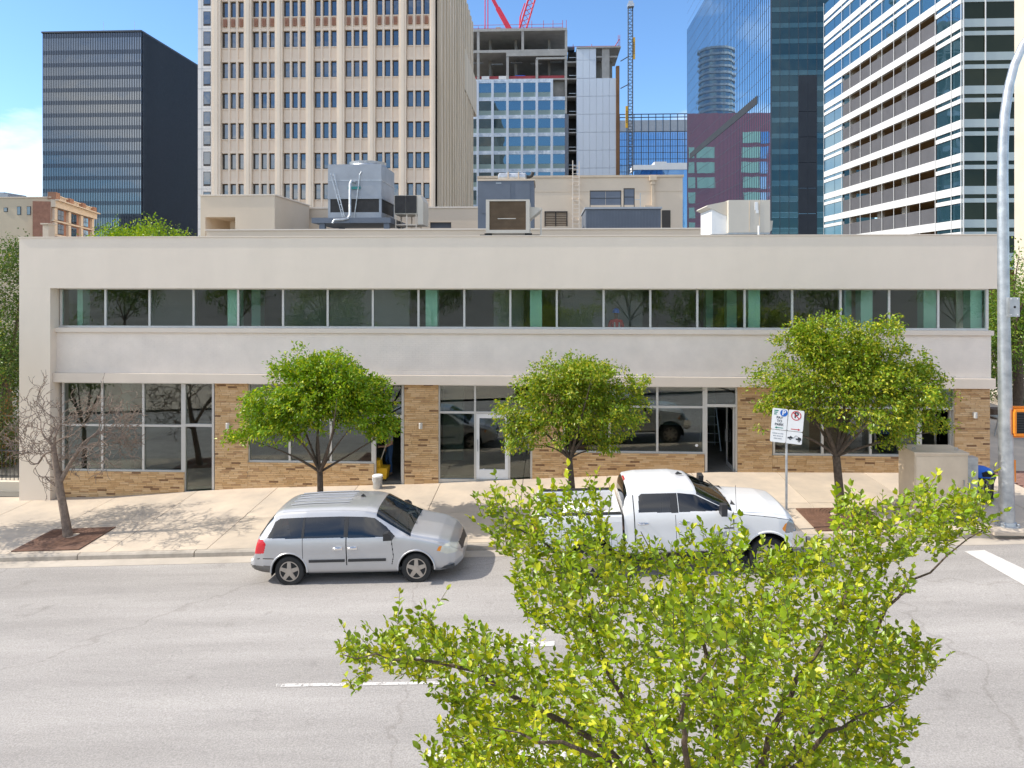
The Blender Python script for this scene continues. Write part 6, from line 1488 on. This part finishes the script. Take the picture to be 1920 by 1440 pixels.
# signal pole with curved arm
YP = -4.25; xp = XU(1888, YP); zp = zwalk(xp, YP)
def PP(u, v, dy=0): return Vector((XU(u, YP+dy), YP+dy, ZV(v, u, YP+dy)))
sp_ = thing('signal_pole', 'tall grey galvanised pole with curved arm at right', 'pole', (xp, YP, zp))
zt = ZV(330,1881,YP); q = MB(); q.tube([(xp,YP,zp+.04),(xp-.03,YP,zp+2.2),(xp-.08,YP,ZV(560,1884,YP)),(xp-.10,YP,zt)], [.17,.155,.128,.115], 20); q.build('shaft', M['galv'], sp_, smooth=True)
t0 = Vector((xp-.10,YP,zt)); pl = [t0]+[PP(*c) for c in ((1881,270),(1884,215),(1891,165),(1902,122),(1918,85),(1942,52),(1985,22),(2060,0))]
q = MB(); q.tube(pl, [.115,.112,.108,.102,.097,.092,.088,.083,.075], 16); q.build('curved_arm', M['galv'], sp_, smooth=True)
q = MB(); q.lathe([(.27,.0),(.27,.05),(.21,.06),(.20,.12),(.175,.13)], (xp,YP,zp+.0), 24); q.build('base_collar', M['galv'], sp_, smooth=True)
for a in range(4):
    q = MB(); q.lathe([(.03,.04),(.03,.10),(.02,.12)], (xp+.235*math.cos(a*1.571+.785),YP+.235*math.sin(a*1.571+.785),zp), 8); q.build('anchor_bolt', M['galv'], sp_)
c = PP(1885,575); q = MB(); q.box(c.x-.06,c.x+.17,YP-.26,YP-.09,c.z-.23,c.z+.23); bx_ = q.build('junction_box', M['galv'], sp_)
for dx in (-.02,.13):
    for dz in (-.19,.19): q = MB(); q.lathe([(.02,0),(.014,-.014)], (c.x+dx,YP-.261,c.z+dz), 8, 'y'); q.build('bolt', M['galv'], bx_)
q = MB(); q.lathe([(.028,0),(.028,-.006)], (c.x+.055,YP-.2605,c.z), 12, 'y'); q.build('knockout', M['gap'], bx_)
q = MB(); q.box(xp-.6,xp+.6,YP-.5,YP+.5,zp-.05,zp+.03); struct(q.build('pole_footing', M['conc2']))
pg = thing('pedestrian_signal', 'orange framed pedestrian signal box bracketed to the pole at right', 'signal', tuple(PP(1910,790)))
c = PP(1912,790); q = MB(); q.box(c.x-.20,c.x+.22,YP-.16,YP+.10,c.z-.26,c.z+.26); q.build('housing', M['blackp'], pg)
q = MB(); 
for a in ((-.23,.25,.26,.31),(-.23,.25,-.31,-.26)): q.box(c.x+a[0],c.x+a[1],YP-.20,YP+.12,c.z+a[2],c.z+a[3])
q.box(c.x-.25,c.x-.2,YP-.2,YP+.12,c.z-.26,c.z+.26); q.box(c.x+.22,c.x+.27,YP-.2,YP+.12,c.z-.26,c.z+.26); q.build('frame', M['orange'], pg)
for s_ in (.34,-.36):
    q = MB(); q.box(xp+.10,c.x+.2,YP-.03,YP+.03,c.z+s_-.028,c.z+s_+.028); q.build('bracket', M['orange'], pg)
q = MB()
for k in range(8): q.box(c.x-.19,c.x+.21,YP-.168,YP-.161,c.z-.24+.06*k,c.z-.215+.06*k)
q.build('lens_louvre', M['gap'], pg, kind='stuff')
c = PP(1899,884); q = MB(); q.prism([(c.x-.05,c.z-.28),(c.x+.06,c.z-.24),(c.x+.06,c.z+.28),(c.x-.05,c.z+.28)],YP-.02,YP+.16,'y'); q.box(xp+.14,c.x-.051,YP,YP+.06,c.z-.05,c.z+.05); tag(q.build('push_button_box', M['orange']), 'narrow orange push button box low on the pole', 'push button')
# cabinet
YC = -3.55; xa, xb = XU(1715,YC-.0), XU(1815,YC); zc0 = zwalk((xa+xb)/2,YC); zc1 = ZV(852,1765,YC)
cb_ = thing('utility_cabinet', 'large beige metal utility cabinet on the sidewalk beneath the widest tree', 'cabinet', ((xa+xb)/2,YC,zc0))
q = MB(); q.box(xa,xb,YC,YC+.82,zc0+.08,zc1); q.build('body', M['steelcab'], cb_)
q = MB(); q.box(xa-.02,xb+.02,YC-.03,YC+.86,zc1+.001,zc1+.05); q.build('lid', M['steelcab'], cb_)
q = MB(); q.box(xa+.03,xb-.03,YC-.02,YC-.001,zc0+.14,zc1-.06); dd_ = q.build('door', M['steelcab'], cb_)
q = MB(); q.tube([(xb-.12,YC-.02,zc0+.75),(xb-.12,YC-.05,zc0+.75),(xb-.12,YC-.05,zc0+.95),(xb-.12,YC-.02,zc0+.95)], .012, 6); q.build('handle', M['galv'], dd_)
q = MB(); q.box(xa-.06,xb+.06,YC-.08,YC+.9,zc0-.05,zc0+.08); q.build('plinth', M['kerbm'], cb_)
for x_ in (xa+.1, xb-.15):
    q = MB(); q.tube([(x_,YC+.3,zc1+.05),(x_,YC+.3,zc1+.10),(x_+.06,YC+.3,zc1+.10),(x_+.06,YC+.3,zc1+.05)], .012, 6); q.build('lifting_eye', M['galv'], cb_)
YM = YC+.9; xm = XU(1818,YM); q = MB(); q.box(xm-.1,xm+.22,YM,YM+.25,zc0+.0,ZV(858,1818,YM)); q.build('side_meter_box', M['galv'], cb_)
YL = -2.2; xl = XU(1838,YL); zl0 = zwalk(xl,YL); zl1 = ZV(892,1838,YL)
tc_ = thing('litter_bin', 'black slatted litter bin with blue domed top beside the cabinet', 'litter bin', (xl,YL,zl0))
for k in range(22):
    a = 2*math.pi*k/22; q = MB(); r = .31; q.tube([(xl+r*.9*math.cos(a),YL+r*.9*math.sin(a),zl0+.05),(xl+r*.95*math.cos(a),YL+r*.95*math.sin(a),zl1-.15),(xl+r*1.08*math.cos(a),YL+r*1.08*math.sin(a),zl1)], .018, 5); q.build('slat', M['blackp'], tc_)
q = MB(); q.lathe([(.26,zl0+.03),(.27,zl1-.05)], (xl,YL,0), 20); q.build('liner', M['galv'], tc_, smooth=True)
q = MB()
for z_, r in ((zl0+.05,.30),(zl1,.345)):
    q.tube([(xl+r*math.cos(a),YL+r*math.sin(a),z_) for a in np.linspace(0,2*math.pi,25)], .022, 6)
q.build('hoop', M['blackp'], tc_, kind='stuff')
q = MB(); q.lathe([(.33,zl1+.02),(.31,zl1+.12),(.24,zl1+.21),(.12,zl1+.26),(.02,zl1+.27)], (xl,YL,0), 24); lid = q.build('domed_top', M['blue'], tc_, smooth=True)
q = MB(); q.prism([(xl-.12,zl1+.06),(xl+.20,zl1+.06),(xl+.20,zl1+.14),(xl,zl1+.19),(xl-.12,zl1+.15)],YL-.34,YL-.22,'y'); q.build('mouth', M['gap'], lid)
# paint bucket, mop bucket, ladder
YB_ = .02; xk = XU(708,YB_); zk = zwalk(xk,YB_)
bk = thing('paint_bucket', 'white plastic paint bucket with worn label outside the open door', 'bucket', (xk,YB_,zk))
q = MB(); q.lathe([(.135,0),(.14,.02),(.155,.37),(.155,.40)], (0,0,0), 24); q.build('pail', M['galv'], bk, local=True, smooth=True)
q = MB(); q.lathe([(.162,.36),(.165,.37),(.165,.40),(.155,.41),(.02,.412)], (0,0,0), 24); q.build('lid', M['white'], bk, local=True, smooth=True)
q = MB(); q.tube([(.16*math.cos(a),.165*math.sin(a),.33-.14*abs(math.cos(a*1.0+1.57))) for a in np.linspace(math.pi,2*math.pi,13)], .006, 5); q.build('bail_handle', M['galv'], bk, local=True)
M['yelp'] = mat('yellow plastic', (.72,.42,.02), .5, .1, 3)
Ym = .75; xm = XU(717,Ym); mo = thing('mop_bucket', 'yellow wheeled mop bucket standing inside the open door', 'mop bucket', (xm,Ym,.19))
q = MB(); q.hexa([(-.16,-.18,.06),(.16,-.18,.06),(.16,.18,.06),(-.16,.18,.06),(-.21,-.24,.42),(.21,-.24,.42),(.21,.24,.42),(-.21,.24,.42)]); q.build('tub', M['yelp'], mo, local=True)
q = MB(); q.hexa([(-.21,-.15,.40),(-.02,-.15,.40),(-.02,.15,.40),(-.21,.15,.40),(-.23,-.17,.66),(-.05,-.17,.66),(-.05,.17,.66),(-.23,.17,.66)]); q.build('wringer', M['yelp'], mo, local=True)
q = MB(); q.tube([(-.1,0,.5),(.12,.05,1.15)], .014, 6); q.build('mop_handle', M['crc'], mo, local=True)
for sx in (-.13,.13):
    for sy in (-.14,.14): q = MB(); q.lathe([(.03,-.012),(.03,.012)], (sx,sy,.03), 10, 'y'); q.build('castor', M['blackp'], mo, local=True)
Yd = 3.6; xd = XU(1331,Yd); ld = thing('step_ladder', 'aluminium step ladder inside the right open doorway', 'ladder', (xd,Yd,.66))
for sy, top in ((-.45,-.06),(.45,.06)):
    for sx in (-.28,.28):
        q = MB(); q.tube([(sx,sy,0),(sx*.6,top,1.75)], .022, 6); q.build('rail', M['galv'], ld, local=True)
for k in range(5): t = (k+1)/6; q = MB(); q.box(-.28+.11*t,.28-.11*t,-.45+.39*t-.04,-.45+.39*t+.04,1.75*t-.012,1.75*t+.012); q.build('step', M['galv'], ld, local=True)
q = MB(); q.box(-.2,.2,-.09,.09,1.74,1.77); q.build('top_cap', M['galv'], ld, local=True)
# iron fence and stone kerb wall at left
fx1 = XL-.05; fx0 = fx1-6; Yf = 1.1
ifn = thing('iron_fence', 'black iron picket fence on low stone kerb at far left', 'fence', ((fx0+fx1)/2,Yf,-.45))
q = MB(); q.box(fx0,fx1,Yf-.2,Yf+.2,-.5,-.10); q.build('stone_kerb', M['crc'], ifn)
for k in range(42):
    x_ = fx0+.06+k*.142; q = MB(); q.tube([(x_,Yf,-.10),(x_,Yf,1.0),(x_,Yf,1.1)], [.012,.012,.003], 5); q.build('picket', M['blackp'], ifn)
for z_ in (.02,.88): q = MB(); q.box(fx0,fx1,Yf-.015,Yf+.015,z_,z_+.035); q.build('rail', M['blackp'], ifn)
# plaza at right: low dark wall added for the shaded background, and a steel table
q = MB(); q.box(XU(1864,9),XU(2050,9),9,9.6,.7,ZV(768,1890,9)); tag(q.build('shade_backdrop_wall', mat('dark shade backdrop',(.12,.085,.06),.9,.3,.6)), 'dark low wall added to stand for the shade behind the pole at right', 'wall')
Yt = 5.5; xt = XU(1905,Yt); tb = thing('cafe_table', 'grey metal outdoor table in the shade right of the building', 'table', (xt,Yt,.73))
q = MB(); q.box(-.75,.75,-.4,.4,.72,.76); q.build('table_top', M['galv'], tb, local=True)
for sx in (-.6,.6):
    for sy in (-.3,.3): q = MB(); q.tube([(sx,sy,0),(sx*.8,sy*.8,.72)], .025, 6); q.build('leg', M['galv'], tb, local=True)

# ------------------------------------------------------------------ people
def person(name, label, loc, rz, J, mats_, pick, head_yaw=0):
    """J: list of (name, parent, (x,y,z), radius); grown with a skin modifier into one surface"""
    ids = {n: i for i, (n, *_) in enumerate(J)}; me = bpy.data.meshes.new(name)
    me.from_pydata([j[2] for j in J], [(ids[j[1]], i) for i, j in enumerate(J) if j[1]], [])
    o_ = bpy.data.objects.new(name, me); COL.objects.link(o_); sk = o_.modifiers.new('s', 'SKIN'); sk.use_smooth_shade = True; sb = o_.modifiers.new('d', 'SUBSURF'); sb.levels = 2; sb.render_levels = 2
    for i, j in enumerate(J):
        d = me.skin_vertices[0].data[i]; r = j[3]; d.radius = r if isinstance(r, tuple) else (r, r); d.use_root = (i == 0)
    dg = bpy.context.evaluated_depsgraph_get(); m2 = bpy.data.meshes.new_from_object(o_.evaluated_get(dg)); o_.modifiers.clear(); bpy.data.objects.remove(o_)
    m2.materials.clear()
    for q_ in mats_: m2.materials.append(q_)
    JP = np.array([j[2] for j in J]); JN = [j[0] for j in J]
    for pl_ in m2.polygons: c_ = np.array(pl_.center); k = int(np.linalg.norm(JP-c_, axis=1).argmin()); pl_.material_index = pick(JN[k], c_); pl_.use_smooth = True
    t = bpy.data.objects.new(name, m2); COL.objects.link(t); t.location = loc; t.rotation_euler = (0,0,rz); return tag(t, label, 'person')
def body(pose):
    """standing joints, facing -y; pose overrides positions"""
    B_ = [('pelvis',None,(0,0,.98),(.15,.11)),('belly','pelvis',(0,-.01,1.12),(.145,.105)),('chest','belly',(0,-.01,1.32),(.165,.115)),('neck0','chest',(0,0,1.47),(.075,.07)),('neck','neck0',(0,-.005,1.54),.052),
      ('jaw','neck',(0,-.03,1.60),(.058,.07)),('face','jaw',(0,-.02,1.66),(.073,.09)),('skull','face',(0,.0,1.73),(.07,.085)),('crown','skull',(0,.0,1.77),.04),('nose','face',(0,-.118,1.655),.012)]
    for s_, n in ((-1,'L'),(1,'R')):
        B_ += [('shoulder'+n,'chest',(s_*.17,0,1.42),.07),('upper'+n,'shoulder'+n,(s_*.215,0,1.30),.055),('elbow'+n,'upper'+n,(s_*.24,.01,1.12),.043),('fore'+n,'elbow'+n,(s_*.25,-.03,1.0),.04),('wrist'+n,'fore'+n,(s_*.255,-.06,.88),.028),('palm'+n,'wrist'+n,(s_*.255,-.07,.82),(.022,.038))]
        for k in range(4): B_ += [('kn%d%s'%(k,n),'palm'+n,(s_*.25,-.10+.022*k,.765),.010),('tip%d%s'%(k,n),'kn%d%s'%(k,n),(s_*.238,-.102+.022*k,.715-.008*(k in (1,2))),.008)]
        B_ += [('thumb'+n,'palm'+n,(s_*.235,-.115,.80),.011),('thumbtip'+n,'thumb'+n,(s_*.225,-.13,.765),.009)]
        B_ += [('hip'+n,'pelvis',(s_*.095,0,.92),.095),('thigh'+n,'hip'+n,(s_*.10,-.01,.72),.08),('knee'+n,'thigh'+n,(s_*.10,-.02,.50),.058),('calf'+n,'knee'+n,(s_*.10,.01,.36),.056),('ankle'+n,'calf'+n,(s_*.10,.02,.09),.04),('heel'+n,'ankle'+n,(s_*.10,.035,.045),.04),('toe'+n,'ankle'+n,(s_*.105,-.13,.035),(.042,.03))]
    return [(n, p_, pose.get(n, c_), r) for n, p_, c_, r in B_]
M['skin'] = mat('skin', (.42,.24,.15), .6, .06, 10); M['skind'] = mat('deep skin', (.16,.08,.05), .6, .06, 10); M['jeans'] = mat('blue jeans', (.035,.085,.19), .9, .25, 9); M['greyshirt'] = mat('grey shirt', (.30,.30,.31), .9, .1, 8)
M['vest'] = mat('red safety vest', (.75,.07,.06), .7, .08, 8); M['boot'] = mat('work boots', (.22,.15,.10), .8, .2, 8); M['navyp'] = mat('dark trousers', (.03,.035,.05), .9, .1, 8)
def pk(n, c_):
    if any(k in n for k in ('ankle','heel','toe')): return 3 if c_[2] < .13 else 2
    if any(k in n for k in ('hip','thigh','knee','calf','pelvis')): return 2
    if any(k in n for k in ('neck','jaw','face','skull','crown','nose','palm','kn','tip','thumb','wrist','fore','elbow')) and n != 'neck0' and 'knee' not in n: return 0
    return 1
Yq = 1.25; xq = XU(731,Yq)
pr1 = person('person', 'person in jeans and grey shirt mopping inside the open doorway', (xq,Yq,.19), math.radians(-62), body({'wristR':(.16,-.36,1.02),'foreR':(.22,-.22,1.02),'elbowR':(.26,-.02,1.10),'palmR':(.13,-.40,1.0),'kneeL':(-.10,-.10,.50),'toeL':(-.105,-.16,.035),
   **{'kn%dR'%k:(.10,-.43+.0*k,1.03-.022*k) for k in range(4)}, **{'tip%dR'%k:(.06,-.41,1.02-.022*k) for k in range(4)}, 'thumbR':(.13,-.41,1.05),'thumbtipR':(.10,-.43,1.07)}), [M['skin'],M['greyshirt'],M['jeans'],M['boot']], pk)
hh = MB(); hh.lathe([(.082,1.68),(.098,1.73),(.09,1.78),(.05,1.815),(.01,1.82)], (0,.012,0), 18); hr = hh.build('hair', M['gap'], pr1, local=True, smooth=True)
ZF2T = ZFB+.52
Yq = 1.0; xq = XU(1155,Yq)
pr2 = person('person', 'worker in red vest and blue hard hat behind the upper windows', (xq,Yq,ZF2T+.02), math.radians(8), body({}), [M['skind'],M['vest'],M['navyp'],M['boot']], pk)
hh = MB(); hh.lathe([(.135,1.70),(.135,1.715),(.112,1.72),(.108,1.77),(.085,1.82),(.04,1.845),(.005,1.85)], (0,-.01,0), 20); hh.build('hard_hat', M['blue'], pr2, local=True, smooth=True)
hh = MB()
for s_ in (-1,1): hh.tube([(s_*.075,-.125,1.40),(s_*.075,-.13,1.12)], .02, 6)
hh.build('reflective_stripe', M['wpanel'], pr2, local=True, kind='stuff')

# ------------------------------------------------------------------ what the mirrored tower and the shop windows reflect
PLY = 400
q = MB(); D_ = Plane(PLY, 1140)
def virt(u): r = ray(u, HV); return 2*XN-(PLY-CAM.y)/r.y*r.x          # a column seen in the mirror to its real place
pb_ = thing('plum_block', 'plum and pale green clad block standing behind the unfinished tower', 'building', ((virt(1290)+virt(1442))/2, PLY+10, -2.6))
x1_, x0_ = virt(1284), virt(1446); ztp = ZV(215, 1100, PLY)
MB().box(x0_, x1_, PLY, PLY+20, -2.6, ztp).build('plum_wall', M['plum'], pb_)
for k in range(7):
    v0 = 250+28*k
    for (ua, ub) in ((1290,1302),(1308,1340),(1392,1424)):
        if (k == 0 and ua < 1390): continue
        if ua == 1308 and k > 3: continue
        q = MB(); q.box(min(virt(ua),virt(ub)), max(virt(ua),virt(ub)), PLY-.3, PLY-.01, ZV(v0+20,1100,PLY), ZV(v0,1100,PLY)); q.build('green_glazing', M['lgreen'], pb_)
    q = MB(); q.box(virt(1440), virt(1426), PLY-.3, PLY-.01, ZV(v0+22,1100,PLY), ZV(v0,1100,PLY)); q.build('blue_glazing', M['fblue'], pb_)
PT = 448; r_ = ray(1343, HV); xv = 2*XN-(PT-CAM.y)/r_.y*r_.x
gt2 = thing('round_balcony_tower', 'round grey tower with stacked balconies behind the unfinished tower', 'tower', (xv, PT, -2.6))
zt_ = ZV(100, 1060, PT); q = MB(); q.lathe([(11,-2.6),(11,zt_)], (xv,PT,0), 28); q.build('shaft', M['sglass'], gt2, smooth=True)
q = MB()
z_ = 10
while z_ < zt_: q.lathe([(11.9,z_),(11.9,z_+1.4)], (xv,PT,0), 28); z_ += 4
q.build('balcony_ring', M['greym'], gt2, kind='stuff')
src = [o_ for o_ in COL.objects if o_.name.startswith('far_kerb_tree') and o_.parent is None][:3]
for k in range(9):                                                # a belt of trees far behind the viewer
    c_ = copy_tree(src[k % 3]); c_.location = (-34+8.2*k, -33-3*(k % 2), 0); c_.scale = (1.35,1.35,1.45); c_['label'] = ('first','second','third','fourth','fifth','sixth','seventh','eighth','last')[k]+' tree from the left in the belt behind the viewer'; c_['group'] = 'tree belt behind the viewer'
dv_ = copy_tree(van); dv_.location = (-13.2,-14.9,zroad(-13.2,-14.9)); dv_['label'] = 'dark parked car across the street, mirrored in the left shop window'
M['darkpaint'] = carpaint('dark blue car paint', (.025,.03,.045), .2, .35)
for ch in dv_.children_recursive:
    if ch.type == 'MESH' and ch.data.materials and ch.data.materials[0] == M['silver']: ch.data = ch.data.copy(); ch.data.materials[0] = M['darkpaint']
